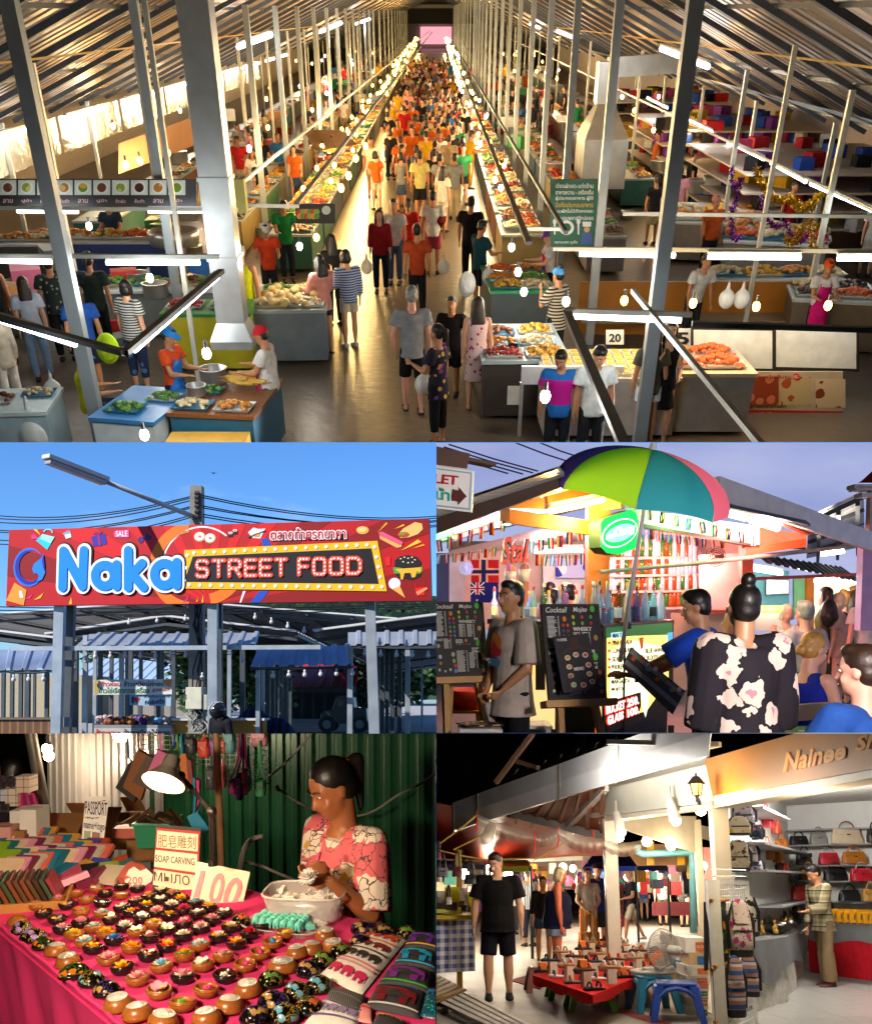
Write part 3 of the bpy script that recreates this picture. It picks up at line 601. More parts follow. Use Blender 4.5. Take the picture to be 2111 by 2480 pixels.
for i in range(11):
 u=-22+38*i;Po('white_square',B.uvs(((u-17,364),(u+17,364),(u+17,394),(u-17,394))),.002,Co(808379),e,.003);Po('dish',B.uvs(Ci(u,379,13,14)),.006,Co(898885,.4),e,.003);Po('food',B.uvs(Ci(u,379,9.5,10)),.01,Pq('blotch',[415416,412314,546225,351613,714616][i%5],[786229,543523,787547,231409,847147][i%5],6),e,.003)
 if i%1==0:Wr(['ส้มตำ','ลาบ','ปูม้า','ข้าวผัด'][i%4],Co(786262),e,B,((u-10,402),(u+10,402),(u+10,410),(u-10,410)),.002,Bo=.01)
B,e=Fl('twin_white_panel','pair of blank white panels in a dark frame hanging at the right',(1398,662),(1738,752),14.6,161412)
for a,b in((1403,1562),(1570,1732)):Po('white_panel',B.uvs(((a,667),(b,669),(b,746),(a,742))),.002,Mt((.72,.72,.7),.5),e,.004)
B,e=Fl('red_menu_banner','red and white banner of food pictures along the stall front',(1335,752),(1705,850),14.2,716559)
Po('red_strip',B.uvs(((1470,828),(1705,832),(1705,850),(1470,850))),.002,Co(650809),e,.003)
for i,(u,v)in enumerate(((1385,775),(1445,775),(1365,815),(1425,815),(1545,790),(1610,790),(1680,795))):Po('food_picture',B.uvs(((u-26,v-16),(u+26,v-16),(u+26,v+16),(u-26,v+16))if i<4 else((u-30,v-28),(u+30,v-28),(u+30,v+30),(u-30,v+30))),.002,Pq('blotch',[787162,542316,716553][i%3],[472314,784735,652916][i%3],5),e,.003)
for s_,u0,v0,u1,v1,c in(('กุนเชียง',1350,757,1405,768,650809),('ไส้อั่ว',1415,757,1462,768,650809),('แหนม',1410,800,1450,810,650809),('ลูกชิ้นหมู',1348,800,1400,810,650809),('ไส้กรอกวุ้นเส้นหมู',1515,757,1600,768,650809),('kgrokwunsen',1510,818,1590,827,161209),('ม.วิว & เวียร์ 091-15336',1490,834,1625,846,939087)):Wr(s_,Co(c,.5),e,B,((u0,v0),(u1,v0),(u1,v1),(u0,v1)),.008,Bo=.015)
for i,(u,v)in enumerate(((1408,758),(1470,758),(1610,762))):Po('price_dot',B.uvs(Ci(u,v,7,12)),.008,Co(780911),e,.003);Wr('15-',wt_,e,B,((u-5,v-3),(u+5,v-3),(u+5,v+3),(u-5,v+3)),.013,Bo=.01)
for i,(s_,u0,v0,u1,v1,yy)in enumerate((('20',1226,668,1262,697,15),('5',1362,665,1400,702,14.8))):
 B,e=Fl('price_card',['white price card with a large 20','white price card with a large figure five'][i],(u0,v0),(u1,v1),yy,908985);Wr(s_,Co(111009),e,B,((u0+6,v0+7),(u1-6,v0+7),(u1-6,v1-5),(u0+6,v1-5)),.003,Bo=.03)
B,e=Fl('fruit_sign','black fruit juice sign with a plate of bright fruit',(598,412),(678,452),21,111112);
for i in range(12):Po('fruit',B.uvs(Ci(606+(i%6)*7,428+(i//6)*9,6,9)),.002+.001*i,Co([841911,547116,906212,356016][i%4],.4),e,.003)
Po('clock_plate',B.uvs(Ci(660,425,9,14)),.002,wt_,e,.004)
def Cu(Lb,pts,ys,m,Nm='tarpaulin',sag=0):
 q4=[D(u,v,yy)for(u,v),yy in zip(pts,ys)];mb=MB();mb.grid(lambda s,t:(q4[0].lerp(q4[1],s)).lerp(q4[3].lerp(q4[2],s),t)+V3((0,.06*sin(s*22),-sag*sin(pi*s)*sin(pi*t))),20,5);return Sg(Nm,mb,m,Lb,Sm=1)
brn=Mt(604126,.7,var=.2,vs=1);Cu('brown canvas curtain on a rail behind the food banner',((240,290),(403,232),(403,290),(240,352)),(27,34,34,27),brn);Cu('tan awning cloth sagging beside the aisle',((612,262),(690,262),(722,292),(640,306)),(30,32,28,26),Mt(715229,.7),sag=.3)
for i in range(8):y0=17+i*6;mb=MB();mb.grid(lambda s,t:(XL+.25+.04*sin(s*30),y0+5.9*s,ZE-.25-.85*t),16,4);Sg('plastic_curtain',mb,Mt((.62,.58,.5),.18,.15,Al=.85,Bp=.6,bs=4),'shiny plastic sheet under the left eave, %s from the near end'%OR[i],Gp='plastic eave sheets',Sm=1)
for i in range(10):y0=15+i*6;e=Th('eave_tube_light','tube light along the left eave, %s from the near end'%OR[i],(XL+.45,y0+2,ZE-.3));K('tube',tl_,e).cyl((0,0,0),(0,3.4,0),.06,n=6);K('fitting',Co(848585,.4),e).beam((0,0,.1),(0,3.4,.1),.1,.05);La('tube_glow',e,(.3,1.7,-.3),26,(1,.88,.68),.4)
for i in range(8):y0=16+i*6;e=Th('eave_skylight','pale blue translucent roof strip along the right eave, %s from the near end'%OR[i],(XR-.5,y0,ZE+.1));K('strip',Mt((.6,.72,.82),.3,Al=.9),e).grid(lambda s,t:(-.9*t,5.2*s,.28*t),4,2)
HEAPS=[]
for hN in range(5):
 mb=MB();r2=random.Random(hN)
 for i in range(34):x,yv=r2.uniform(-.24,.24),r2.uniform(-.17,.17);rr=r2.uniform(.03,.06);mb.ell((x,yv,.035+max(0,.09-.25*(abs(x)+abs(yv)))),(rr*r2.uniform(.8,1.5),rr,rr*.8),6,4,Matrix.Rotation(r2.uniform(0,3),3,'Z'))
 HEAPS.append(mb.mesh('food',[None],1))
TRAY=MB().add([(-.27,-.2,.01),(.27,-.2,.01),(.27,.2,.01),(-.27,.2,.01),(-.3,-.23,.05),(.3,-.23,.05),(.3,.23,.05),(-.3,.23,.05)],[(0,1,2,3),(0,4,5,1),(1,5,6,2),(2,6,7,3),(3,7,4,0)]).mesh('tray',[None])
FOOD=[('golden fried snacks',714511),('orange prawns',783510),('yellow noodles',785816),('green herbs',294714),('brown grilled meat',412311),('pale dumplings',787054),('red sausages',621711),('dark seafood',231512)]
def Ty(p,rz,fi,where,sc=1):
 n,c=FOOD[fi%8];t=Th('food_tray',('tray of %s %s'%(n,where))[:88],p,rz,'food trays %s'%where,None,sc);obj('tray',TRAY,t,m=Co(rc([717373,848482,234760,787156]),.35));obj('food',HEAPS[fi%5],t,(0,0,0),m=Mt(c,.4,var=.35,vs=20));return t
TABM={}
def Sl(x,y,w,d,rz,Lb,grp,c=353738,trays=0,where='',tiers=1,h=.82,cloth_=None):
 e=Th('food_stall',Lb,(x,y,0),rz,grp);K('counter_top',Co(606262,.35),e).bb(-w/2,w/2,-d/2,d/2,h-.05,h);K('counter_body',Co(cloth_ or c,.6),e).bb(-w/2+.02,w/2-.02,-d/2+.02,d/2-.02,.08,h-.05)
 M=Matrix.Rotation(rz,3,'Z');n=trays
 for i in range(n):
  for j in range(tiers):p=M@V3((-w/2+w*(i+.5)/n,-d/4+j*.46,h+.002+.1*j));Ty(V3((x,y,0))+p,rz,Rd.randrange(8),where)
 return e
def Zn(y):return 'near' if y<32 else 'middle' if y<60 else 'far'
y=24;i=0
rows=[(-3.35,1,'left of the aisle',3),(2,1,'right of the aisle',3),(-5.2,.9,'behind the left aisle row',3.6),(-8.4,1,'under the left eave',3.6),(3.9,.9,'behind the right aisle row',3.6),(6.2,1,'in the right block',3.6),(8.4,1,'under the right eave',3.6)]
for x,d,lab,step in rows:
 y=25 if abs(x)<4 else 27;i=0
 while y<175:
  st_=step if y<60 else step*1.8;w=st_*.86;n=(3 if y<40 else 2 if y<60 else 1 if y<75 else 0)
  if not(x>5 and y<32):Sl(x,y,w,d,pi/2,'%s food stall %s, number %d from the front'%(Zn(y),lab,i+1),'stalls '+lab,rc([353738,232935,412316,544729,163529,464341]),n,'%s, %s'%(lab,Zn(y)),1 if y>60 else(2 if abs(x)<4 else 1))
  y+=st_;i+=1
POT=MB().lathe([(.001,0),(.2,0),(.22,.02),(.22,.22),(.24,.23),(.2,.23),(.2,.04),(.001,.04)],14).mesh('pot',[None],1);CRT=MB().bb(-.28,.28,-.2,.2,0,.3).mesh('crate',[None])
cc_=[('blue',164168),('white',818179),('red',681614),('brown',604123),('green',235429),('yellow',816212),('grey',414343),('pink',814154)]
for i in range(240):
 y=17+90*Rd.random()**1.8;x=rc([ru(-9.8,-4.3),ru(3,9.2)]);n,c=cc_[i%8]
 if y<26 and(x>2.2 or x>-4.5):continue
 z=rc([0,0,.82]);k=Rd.random()<.35;o=obj('cooking_pot' if k else 'crate',POT if k else CRT,None,(x,y,z),(0,0,ru(0,3)),ru(.8,1.5),m=Mt((.55,.55,.55),.3,.7)if k else Co(c,.5));sd='left' if x<0 else 'right'
 tag(o,('steel cooking pot among the %s stalls'%sd)if k else '%s crate among the %s stalls'%(n,sd),'pot' if k else 'crate',('pots among the %s stalls'%sd)if k else '%s crates among the %s stalls'%(n,sd))
for i in range(290):
 y=rc([25.5,35.5,47.5])+6.3*Rd.random();x=ru(7.5,12.5);z=rc([.76,1.16,1.56,1.96]);c=rc([('pink',812947),('red',711417),('blue',162962),('black',90911),('white',848281),('violet',472356),('yellow',816516)]);o=K('garment_stack',Cl(c[1]),None,(x,y,z),(0,0,ru(0,1))).box((0,0,0),(ru(.25,.6),ru(.25,.6),.24+.2*Rd.random()));tag(o,'stack of %s garments in the right-hand clothing stalls'%c[0],'%s garments on the right'%c[0])
for i,yy in enumerate((26,36,48)):e=Th('clothing_shelf','low clothing shelf at the right side, %s from the front'%OR[i],(10,yy,0));[MB().bb(-2.6,2.6,-.6,6,z,z+.04).build('shelf_board',Co(787165),e)for z in(.6,1,1.4,1.8)]
mb=MB();mb.bb(13,13.2,12,120,0,4);tag(mb.build('wall',Mt((.5,.42,.38),.6)),Kd='structure');mb=MB();mb.bb(-14.2,-14,12,120,0,4);tag(mb.build('wall',Mt((.45,.38,.3),.6)),Kd='structure')
BLB=MB().ell((0,0,0),(.05,.05,.064),10,7).mesh('glass',[None],1);SOC=MB().cyl((0,0,.055),(0,0,.14),.02,n=6).mesh('socket',[None]);wbu=Gl(997529,30);cbu=Gl(999689,24)
def Bu(p,m,lab,grp,en=0,c=(1,.72,.36),sc=1):
 e=Th('hanging_bulb',lab,p,0,grp,None,sc);obj('glass',BLB,e,m=m);obj('socket',SOC,e,m=drk);mb=None
 if en:La('bulb_glow',e,(0,0,-.2),en,c,.12)
y=24;i=0
while y<172:
 for x,lab,m,c in((-2.75,'left',wbu,(1,.62,.2)),(1.55,'right',wbu if i%3 else cbu,(1,.72,.36))):
  for k in range(2):Bu((x+ru(-.35,.35),y+ru(-.6,.6)+k*.9,1.85+ru(-.2,.25)),m,'%s bulb over the stalls %s of the aisle'%(Zn(y),lab),'%s aisle bulbs on the %s'%(Zn(y),lab),(120 if y<70 else 300)if(k==0 and(y<60 or i%3==0))else 0,c,1 if y<60 else 1.6)
 y+=2.3 if y<60 else 4.2;i+=1
for i in range(70):
 y=19+90*Rd.random()**1.5;x=rc([ru(-9.6,-4.5),ru(4.2,9)])
 if y<26:continue
 sd='left' if x<0 else 'right';Bu((x,y,ru(1.8,2.4)),wbu if Rd.random()<.7 else cbu,'%s bulb over the %s side stalls'%(Zn(y),sd),'%s bulbs over the %s side stalls'%(Zn(y),sd),130 if i%2 else 0,(1,.66,.3),1.2)
for u,v,z,lab,m,en in((418,715,1.9,'bare bulb hanging beside the satay vendors',cbu,40),(292,880,1.3,'bare bulb at the bottom beside the seated vendor',cbu,22),(303,562,1.9,'bare bulb over the left vegetable stall',cbu,25),(180,457,2,'bare bulb on the left post',cbu,25),(1145,610,1.9,'bare bulb at the corner of the right stall',cbu,30),(1048,550,1.8,'bare bulb in front of the purple-capped vendor',cbu,30),(1060,590,1.6,'lower bare bulb in front of the purple-capped vendor',cbu,20),(1035,500,1.9,'upper bare bulb at the right aisle stall',cbu,30),(1263,608,1.8,'warm bulb before the wooden board, left',wbu,25),(1402,613,1.8,'warm bulb before the wooden board, middle',wbu,25),(1530,620,1.8,'warm bulb before the wooden board, right',wbu,25),(1675,618,1.8,'warm bulb at the orange-hatted vendor',wbu,25),(1103,802,2,'bare bulb inside the white booth',cbu,35),(606,498,1.8,'bare bulb over the steamed buns',cbu,25),(640,480,1.8,'second bare bulb over the steamed buns',wbu,25),(690,380,1.9,'glaring bulb at the left aisle corner',wbu,40),(705,355,1.9,'second glaring bulb at the left aisle corner',wbu,30),(720,320,1.9,'blazing bulb over the yellow-lit stall',wbu,60),(740,295,1.9,'upper blazing bulb over the yellow-lit stall',wbu,60)):Bu(G(u,v,z),m,lab,'named bulbs',en,(1,.9,.75)if m is cbu else(1,.7,.3),1 if v>400 else 1.3)
for i in range(4):Bu(G(255+i*28,333-i*8,1.9),wbu,'warm bulb under the brown curtain, %s from the left'%OR[i],'curtain bulbs',60,(1,.7,.32),1.5)
TOPC=[('red',681113),('black',90910),('black',111012),('charcoal',171719),('white',828179),('grey',464748),('navy',111631),('yellow',816212),('green',164729),('pink',815457),('blue',164168),('orange',783711),('beige',716250)];LOWC=[('dark',111216),('denim',202841),('beige',655947),('white',787673)]
VAR=[dict(),dict(armR=((.1,.3,-1),(-.1,1,.2)),head=(20,-8)),dict(legL=((-.04,.28,-1),(0,.05,-1)),legR=((.04,-.2,-1),(0,-.4,-1))),dict(head=(-30,-5),armL=((-.1,.25,-1),(.2,.8,.1))),dict(fem=1),dict(fem=1,armL=((-.1,.3,-1),(.1,1,.3)),head=(15,-15)),dict(fem=1,legR=((.04,.25,-1),(0,.02,-1)),legL=((-.04,-.2,-1),(0,-.35,-1))),dict(fat=1.2)]
def Sr(x,y,face,lab_where,grp,v=None,det=0):
 v=Rd.randrange(8)if v is None else v;f=VAR[v].get('fem');tn,tc_=rc(TOPC);ln_,lc_=rc(LOWC);Ha=rc(['long','pony','bob'])if f else 'short';tk='tank' if(f and Rd.random()<.4)else 'tee';lk=rc(['shorts','trousers'])if not f else rc(['shorts','skirt','trousers']);ll={'shorts':.7,'trousers':1.9,'skirt':.9}[lk]
 Pn('%s %s in a %s top and %s %s %s'%(Zn(y),'woman' if f else 'man',tn,ln_,lk,lab_where),V3((x,y,0)),face,[1.68,1.72,1.66,1.75,1.6,1.58,1.63,1.7][v],VAR[v],Tp=(tk,tc_),Lo=(lk,lc_,ll),Ha=(Ha,None if Rd.random()<.85 else HAIRB),Sx=rc([0,1,1,2,3]),shoe=('shoe',121111),detail=det,key=('v',v),Gp=grp)
y=31;nP=0
while y<165 and nP<175:
 wl,wr=(-2.1,1.05);n=3 if y<45 else 4
 xs=sorted(ru(wl,wr)for _ in range(n));last=-9
 for x in xs:
  if x-last<.42:x=last+.45
  if x>1.2:continue
  last=x;Sr(x,y+ru(-.5,.5),rc([0,0,0,180,180,20,-20,90,-90,160]),'in the aisle crowd','%s aisle crowd'%Zn(y));nP+=1
 y+=1.15 if y<60 else 1.9 if y<100 else 3.2
for i in range(60):
 y=27+70*Rd.random()**1.4;x=rc([ru(-7.6,-4.2),ru(2.9,7.6)]);Sr(x,y,rc([0,90,180,-90]),'among the %s stalls'%('left' if x<0 else 'right'),'%s people among the %s stalls'%(Zn(y),'left' if x<0 else 'right'))
def He(Lb,u,v,H,face,Pz=None,z=0,**k):
 p=G(u,v);kw=dict(detail=1);kw.update(k);e=Pn(Lb,V3((p.x,p.y,z)),face,H,Pz or{},**kw);return e
Rc=lambda s=1:dict(armR=((.15,.45,-1),(-.05,1,.05)),armL=((-.15,.45,-1),(.05,1,0)),head=(0,-18));fem=lambda**k:dict(fem=1,**k)
He('man in a bright yellow sleeveless shirt beside the duct',508,712,1.74,165,dict(fat=1.15),Tp=('tank',848208,(('hem',-.06),)),Lo=('shorts',767368,.85),Ha=('short',HAIRG),shoe=('sandal',161412));He('vendor in a blue cap and blue apron over an orange shirt',372,895,1.56,250,fem(**Rc()),Tp=782811,Lo=111219,cap=164775,Ap=(164475,));He('vendor in a red and white cap and a pink apron holding satay',556,897,1.58,82,fem(fat=1.15,**Rc()),Tp=848281,Lo=('shorts',292920,1),cap=751217,Ap=(840947,));He('vendor in a yellow shirt and blue cap sitting at the left table',196,890,1.6,290,dict(sit=.5,**SEAT,**Rc()),Tp=787608,Lo=('trousers',111425,1.8),cap=164171)
He('long-haired woman in a loose pink shirt and denim shorts at the left stall',660,715,1.62,35,fem(**Rc()),Tp=('long',845754,(('sleeve',1.4),('hem',-.06))),Lo=('shorts',141929,.5),Ha='long',Sx=0,shoe=('sandal',121111));He('short-haired shopper in a blue striped jumper and pale shorts',710,702,1.62,30,dict(head=(10,-15),armL=((-.1,.4,-1),(.1,.6,1))),Tp=('long',Pq('stripe',717684,173153,24),(('sleeve',1.6),)),Lo=('shorts',757164,.6),Ha='bob',Sx=0,shoe=('shoe',817978));He('man in a grey T-shirt and black shorts walking away',836,832,1.78,5,dict(legL=((-.05,.2,-1),(0,-.05,-1)),legR=((.05,-.1,-1),(0,-.25,-1)),armL=((-.3,-.1,-1),(.15,.3,-1))),Tp=('tee',545456,(('hem',-.06),)),Lo=('shorts',70708,.95),Ha=('short',HAIRG),Sx=3,shoe=('sandal',121111));He('woman in a colourful patterned dress carrying a plastic bag',886,900,1.62,60,fem(armL=((-.1,.35,-1),(.2,1,.3))),Tp=('tee',Pq('blotch',111016,786023,11,472354,w=.45),(('hem',-.11),)),Lo=('trousers',80809,1.6),Ha='pony',shoe=('sandal',121111));He('long-haired woman in a pink flowered dress seen from behind',962,828,1.62,5,fem(),Tp=('tank',Pq('flower',877575,712335,13,w=.42),(('sleeve',.5),)),Lo=('dress',Pq('flower',877575,712335,13,w=.42),1,.15),Ha=('long',HAIRB),Sx=0,shoe=('sandal',544131));He('boy in a black T-shirt beside the patterned dress',912,800,1.48,170,dict(),Tp=90910,Lo=('shorts',111112,.9))
He('boy in a teal shirt with a white backpack paying at the stall',968,628,1.66,-55,dict(**Rc()),Tp=82529,Lo=('shorts',60608,.95));He('man in black standing at the right aisle stall',950,575,1.75,-20,dict(fat=1.15),Tp=70709,Lo=70709);He('woman in a dark red shirt walking toward the viewer',772,592,1.62,180,fem(),Tp=('long',540812,(('sleeve',1.5),)),Lo=91119,Ha='long',Sx=0);He('man in a white T-shirt and pink shorts walking away',876,555,1.72,0,dict(),Tp=858583,Lo=('shorts',652329,.85));He('man with an orange vest over a black shirt',845,640,1.66,0,dict(),Tp=652511,Lo=90911);He('man in a pale yellow T-shirt and dark shorts in the crowd',850,445,1.75,10,dict(),Tp=787547,Lo=('shorts',111114,.9));He('long-haired woman in white at the right aisle stall',895,470,1.6,-30,fem(),Tp=858583,Lo=('shorts',817976,.5),Ha='long',Sx=0);He('vendor in a yellow shirt serving at the right aisle stall',950,400,1.65,-80,dict(**Rc()),z=.25,Tp=816206,Lo=715605);He('man in a white T-shirt in the aisle left of the red-shirted woman',800,575,1.7,170,dict(),Tp=828281,Lo=293750,Sx=0);He('shopper in a red top behind the red-shirted woman',828,560,1.6,0,fem(),Tp=711111,Lo=('shorts',121216,.6),Ha='pony')
He('vendor in a purple cap and pink apron behind the right stall',1103,640,1.56,95,fem(**Rc()),Tp=848482,Lo=121216,Sx=0,cap=472462,Ap=(751140,));He('vendor in a zebra-striped shirt and blue hairnet seen from behind',1118,745,1.58,40,fem(fat=1.1,armL=((-.3,.1,-.4),(.2,.3,1))),Tp=('tee',Pq('stripe',716759,161412,20),(('sleeve',.9),('hem',-.11))),Lo=('trousers',161512,1.8),Ha='bun',cap=('net',295678));He('long-haired woman in a black dress eating beside the menu banner',1325,900,1.66,175,fem(armR=((.1,.3,-1),(-.4,.6,1)),armL=((-.1,.2,-1),(.2,1,-.2))),Tp=('tank',70709),Lo=('dress',70709,.8,.05),Ha=('long',HAIRB),Sx=0,shoe=('sandal',121111),Fe=1);He('long-haired woman in white denim shorts seen from behind at the right',1297,905,1.6,0,fem(),Tp=292923,Lo=('shorts',788182,.45),Ha='long')
He('young man in a blue and magenta shirt in the white booth',1120,955,1.6,175,dict(head=(-20,-30)),Tp=('tee',Pq('stripe',750954,124171,1.6,w=.5)),Fe=1);He('man in a printed white T-shirt in the white booth',1186,958,1.66,185,dict(head=(15,-30)),Tp=848482,Fe=1);He('vendor in an orange hairnet and pink apron behind the wooden board',1635,720,1.58,180,fem(**Rc()),Tp=858482,cap=('net',843111),Ap=(840947,));He('dark-haired vendor in white bending behind the wooden board',1390,700,1.6,200,dict(lean=(0,.35)),Tp=828179)
He('shopper in a white cap and black sleeveless top at the left edge',20,735,1.72,30,dict(),Tp=('tank',70709),Lo=111112,cap=848279);He('long-haired shopper with a cream bag at the left stall',92,770,1.6,20,fem(),Tp=717379,Lo=475668,Ha=('long',HAIRB),Sx=0);He('shopper in a flowered shirt and camouflage cap',140,730,1.68,15,dict(fat=1.1),Tp=('tee',Pq('flower',162019,656050,14,w=.4)),Lo=111112,cap=545037);He('shopper in dark green with a tall cap at the left stall',216,725,1.7,0,dict(fat=1.1),Tp=141916,Lo=90911,Ha='pony',cap=161819);He('shopper in blue with a neon yellow backpack',196,800,1.64,20,dict(),Tp=122959,Lo=('shorts',121417,.9));He('woman in a striped top with a neon bag beside the left rail',290,790,1.66,-25,fem(fat=1.1),Tp=('tee',Pq('stripe',757573,172022,26)),Lo=('trousers',Pq('blotch',111728,294159,9),1.6),Ha='bob',Sx=0);He('shopper in a beige shirt with a brown bag at the left edge',38,850,1.62,60,fem(),Tp=('long',656053,(('sleeve',1.7),)),Lo=('trousers',787571,1.8),Ha='bob',Sx=0)
He('vendor in a white cap and orange shirt behind the bun stall',552,625,1.6,190,dict(**Rc()),Tp=782511,cap=848484);He('vendor in a green football shirt at the left aisle stall',585,570,1.66,200,dict(**Rc()),Tp=114723);He('dark-capped vendor behind the left vegetables',245,560,1.6,180,dict(**Rc()),Tp=162331,cap=162943);He('long-haired shopper in black behind the pink-shirted woman',680,660,1.62,25,fem(),Tp=111113,Lo=111113,Ha='long',Sx=0);He('man in an orange T-shirt at the pan of the right stall',1425,560,1.66,200,dict(fat=1.15),Tp=713111,cap=('net',845754));He('shopper in a red T-shirt at the right tinsel',1580,520,1.66,200,dict(),Tp=751114);He('woman in white at the right edge',1745,560,1.62,170,fem(),Tp=848281,Lo=('skirt',817875,.9),Ha='long',Sx=0)
def Ns(Lb,u,v,w,d,rz,c,h=.85,trays=(),Tp=717373):
 p=G(u,v,h);e=Th('food_stall',Lb,(p.x,p.y,0),rz,'near stalls');K('counter_top',Co(Tp,.4),e).bb(-w/2,w/2,-d/2,d/2,h-.05,h);K('counter_body',Co(c,.55),e).bb(-w/2+.03,w/2-.03,-d/2+.03,d/2-.03,.06,h-.05);M=Matrix.Rotation(rz,3,'Z')
 for(x,yy,fi,sc)in trays:Ty(V3((p.x,p.y,0))+M@V3((x,yy,h+.003)),rz,fi,'on the '+Lb.split(' with')[0][:60],sc)
 return e,p
e,p=Ns('satay counter with a wooden edge between the two vendors',460,800,1.15,1.5,-.12,123547,.82,((-.3,-.5,5,.8),(.25,-.5,0,.8),(-.3,.1,3,.7)),472916)
for i in range(26):mb=MB();a=ru(-.25,.25);x,yy=ru(-.05,.35),.25+.018*i;mb.cyl((x-.2,yy,.9+i%3*.02),(x+.25,yy+a*.3,.9+i%3*.02),.004,n=4);mb.m=1;mb.cyl((x-.08,yy,.905+i%3*.02),(x+.16,yy+a*.18,.905+i%3*.02),.022,n=6);o=mb.build('satay_stick',[Co(715735),Mt(786006,.4,var=.2,vs=20)],e)
for(x,yy,r_)in((-.28,.55,.2),(-.4,0,.14)):o=obj('steel_pan',POT,None,e.location+V3((x,yy,.825)),(0,0,0),r_*4.2,m=Mt((.55,.55,.55),.3,.7));tag(o,'round steel pan on the satay counter, %s'%('larger' if r_>.18 else 'smaller'))
mb=MB();mb.bb(*(lambda a:(a.x-.5,a.x+.5,a.y-.35,a.y+.45,0,.62))(G(412,900,.62)));Sg('yellow_box',mb,Co(786023),'yellow wooden box at the bottom edge before the satay counter')
e,p=Ns('white table with green goods before the seated vendor',290,815,.9,1.3,-.2,788182,.8,((-.1,-.3,3,.8),(.2,.2,3,.7)),234768);Ns('left edge table with bowls and a blue box',25,810,1.1,1,.1,606871,.8,((-.2,0,4,.8),(.3,.2,5,.7)),717676)
e,p=Ns('steamed bun stall with baskets of yellow buns',590,600,1.3,1.9,.05,465054,.9,((-.3,-.6,5,1),(.3,-.6,5,1),(-.3,-.1,2,1),(.3,-.1,5,1),(-.3,.5,3,.9),(.3,.5,5,.9)),656868)
for i in range(26):o=K('steamed_bun',Mt(817047,.6),None,e.location+V3((ru(-.5,.5),ru(-.9,.2),.98+ru(0,.08))),Sm=1).ell((0,0,0),(.075,.075,.06),10,6);tag(o,'pale round bun heaped on the steamed bun stall','steamed buns')
e,p=Ns('yellow-fronted stall with a red pattern behind the duct',425,620,1.5,1,0,716708,.95,((-.4,0,6,1),(.3,0,3,1)),164723);Ns('vegetable stall of green pods at the left',330,575,2.4,1,.05,414343,.85,((-.8,0,3,1.1),(-.2,0,3,1.1),(.4,0,4,1.1),(.9,0,3,1.1)));Ns('fish stall with trays at the left edge',130,575,2.4,1,.05,353739,.85,((-.8,0,7,1.1),(-.2,0,5,1.1),(.4,0,3,1.1),(.9,0,7,1.1)));Ns('fried snack stall with golden heaps under the food banner',210,480,3.4,1,0,162347,.9,((-1.3,0,0,1.3),(-.6,0,0,1.3),(.1,0,2,1.3),(.8,0,1,1.3),(1.4,0,0,1.3)));Ns('snack stall at the left edge under the food banner',30,485,2.2,1,0,292625,.9,((-.6,0,2,1.2),(.1,0,0,1.2),(.7,0,5,1.2)))
Ns('right aisle counter with green cloth and trays of pancakes',1045,560,1.2,2.2,.04,293334,.9,((-.25,-.8,2,1),(.25,-.8,5,1),(-.25,-.2,0,1),(.25,-.2,3,1),(-.25,.5,1,1),(.25,.5,0,1)),236241);Ns('right aisle counter with sauces and skewers',1050,690,1.3,2,.04,232120,.88,((-.3,-.7,6,.9),(.3,-.7,2,1),(-.3,-.2,0,.9),(.25,-.1,5,.9),(-.3,.4,4,.9),(.3,.5,2,.9)),657175);e,p=Ns('dumpling counter with rows of pale boxes under the price cards',1225,735,1.9,1.4,.02,787673,.88,(),848278)
BX=MB().bb(-.06,.06,-.08,.08,0,.045).mesh('snack_box',[None])
for i in range(12):
 for j in range(6):t=Th('snack_box','pale yellow snack box under the price cards, row %d, number %d'%(j+1,i+1),e.location+V3((-.85+i*.15,-.55+j*.2,.882)),0,'snack boxes');obj('box',BX,t,m=Co(848171));obj('dumpling',BX,t,(0,0,.035),(0,0,0),(.75,.75,.5),m=Co(816523))
Ns('orange snack stall beside the price card five',1420,730,1.3,1.2,0,656259,.9,((-.4,-.2,1,1.1),(.2,-.2,1,1.1),(-.4,.3,0,1.1),(.2,.3,1,1.1)),787162);Ns('long pan stall of orange snacks at the right',1450,430,2.4,3,-.2,545147,.9,((-.8,-1,0,1.5),(0,-1,5,1.5),(.8,-1,0,1.5),(-.8,0,5,1.5),(0,0,2,1.5),(.8,0,0,1.5)),787978);Ns('sushi-coloured snack stall behind the right rail',1570,470,2.2,2.6,-.3,545147,.9,((-.7,-.8,1,1.5),(0,-.8,5,1.5),(.7,-.8,6,1.5),(-.7,.2,0,1.5),(0,.2,5,1.5),(.7,.2,2,1.5)),787978);Ns('seafood stall at the far right edge',1690,590,1.6,1.4,-.2,413529,.9,((-.4,-.3,7,1.1),(.3,-.3,1,1.1),(-.4,.3,5,1.1),(.3,.3,7,1.1)));Ns('ice counter with pale packs behind the wooden board',1560,555,2.6,1,0,353534,.9,((-.9,0,5,1.2),(-.2,0,2,1.2),(.5,0,0,1.2),(1,0,5,1.2)))
wbd=Th('wooden_partition','long orange plywood board behind the vendors',D(1420,600,18.5));o_=wbd.location;a,b=D(1168,632,18.5)-o_,D(1672,570,18.5)-o_;K('board',Mt(684311,.5,var=.2,vs=1.5),wbd).bb(a.x,b.x,0,.05,-o_.z,b.z);K('ledge',Co(544735),wbd).bb(a.x,b.x,-.6,0,a.z-.05,a.z)
bo_=Th('white_booth','small white-framed booth at the bottom with two young men inside',D(1160,800,13.2));o_=bo_.location;a,b=D(1054,778,13.2)-o_,D(1264,742,13.2)-o_;K('head_panel',Mt((.7,.72,.74),.5),bo_).bb(a.x,b.x,0,.06,a.z,b.z)
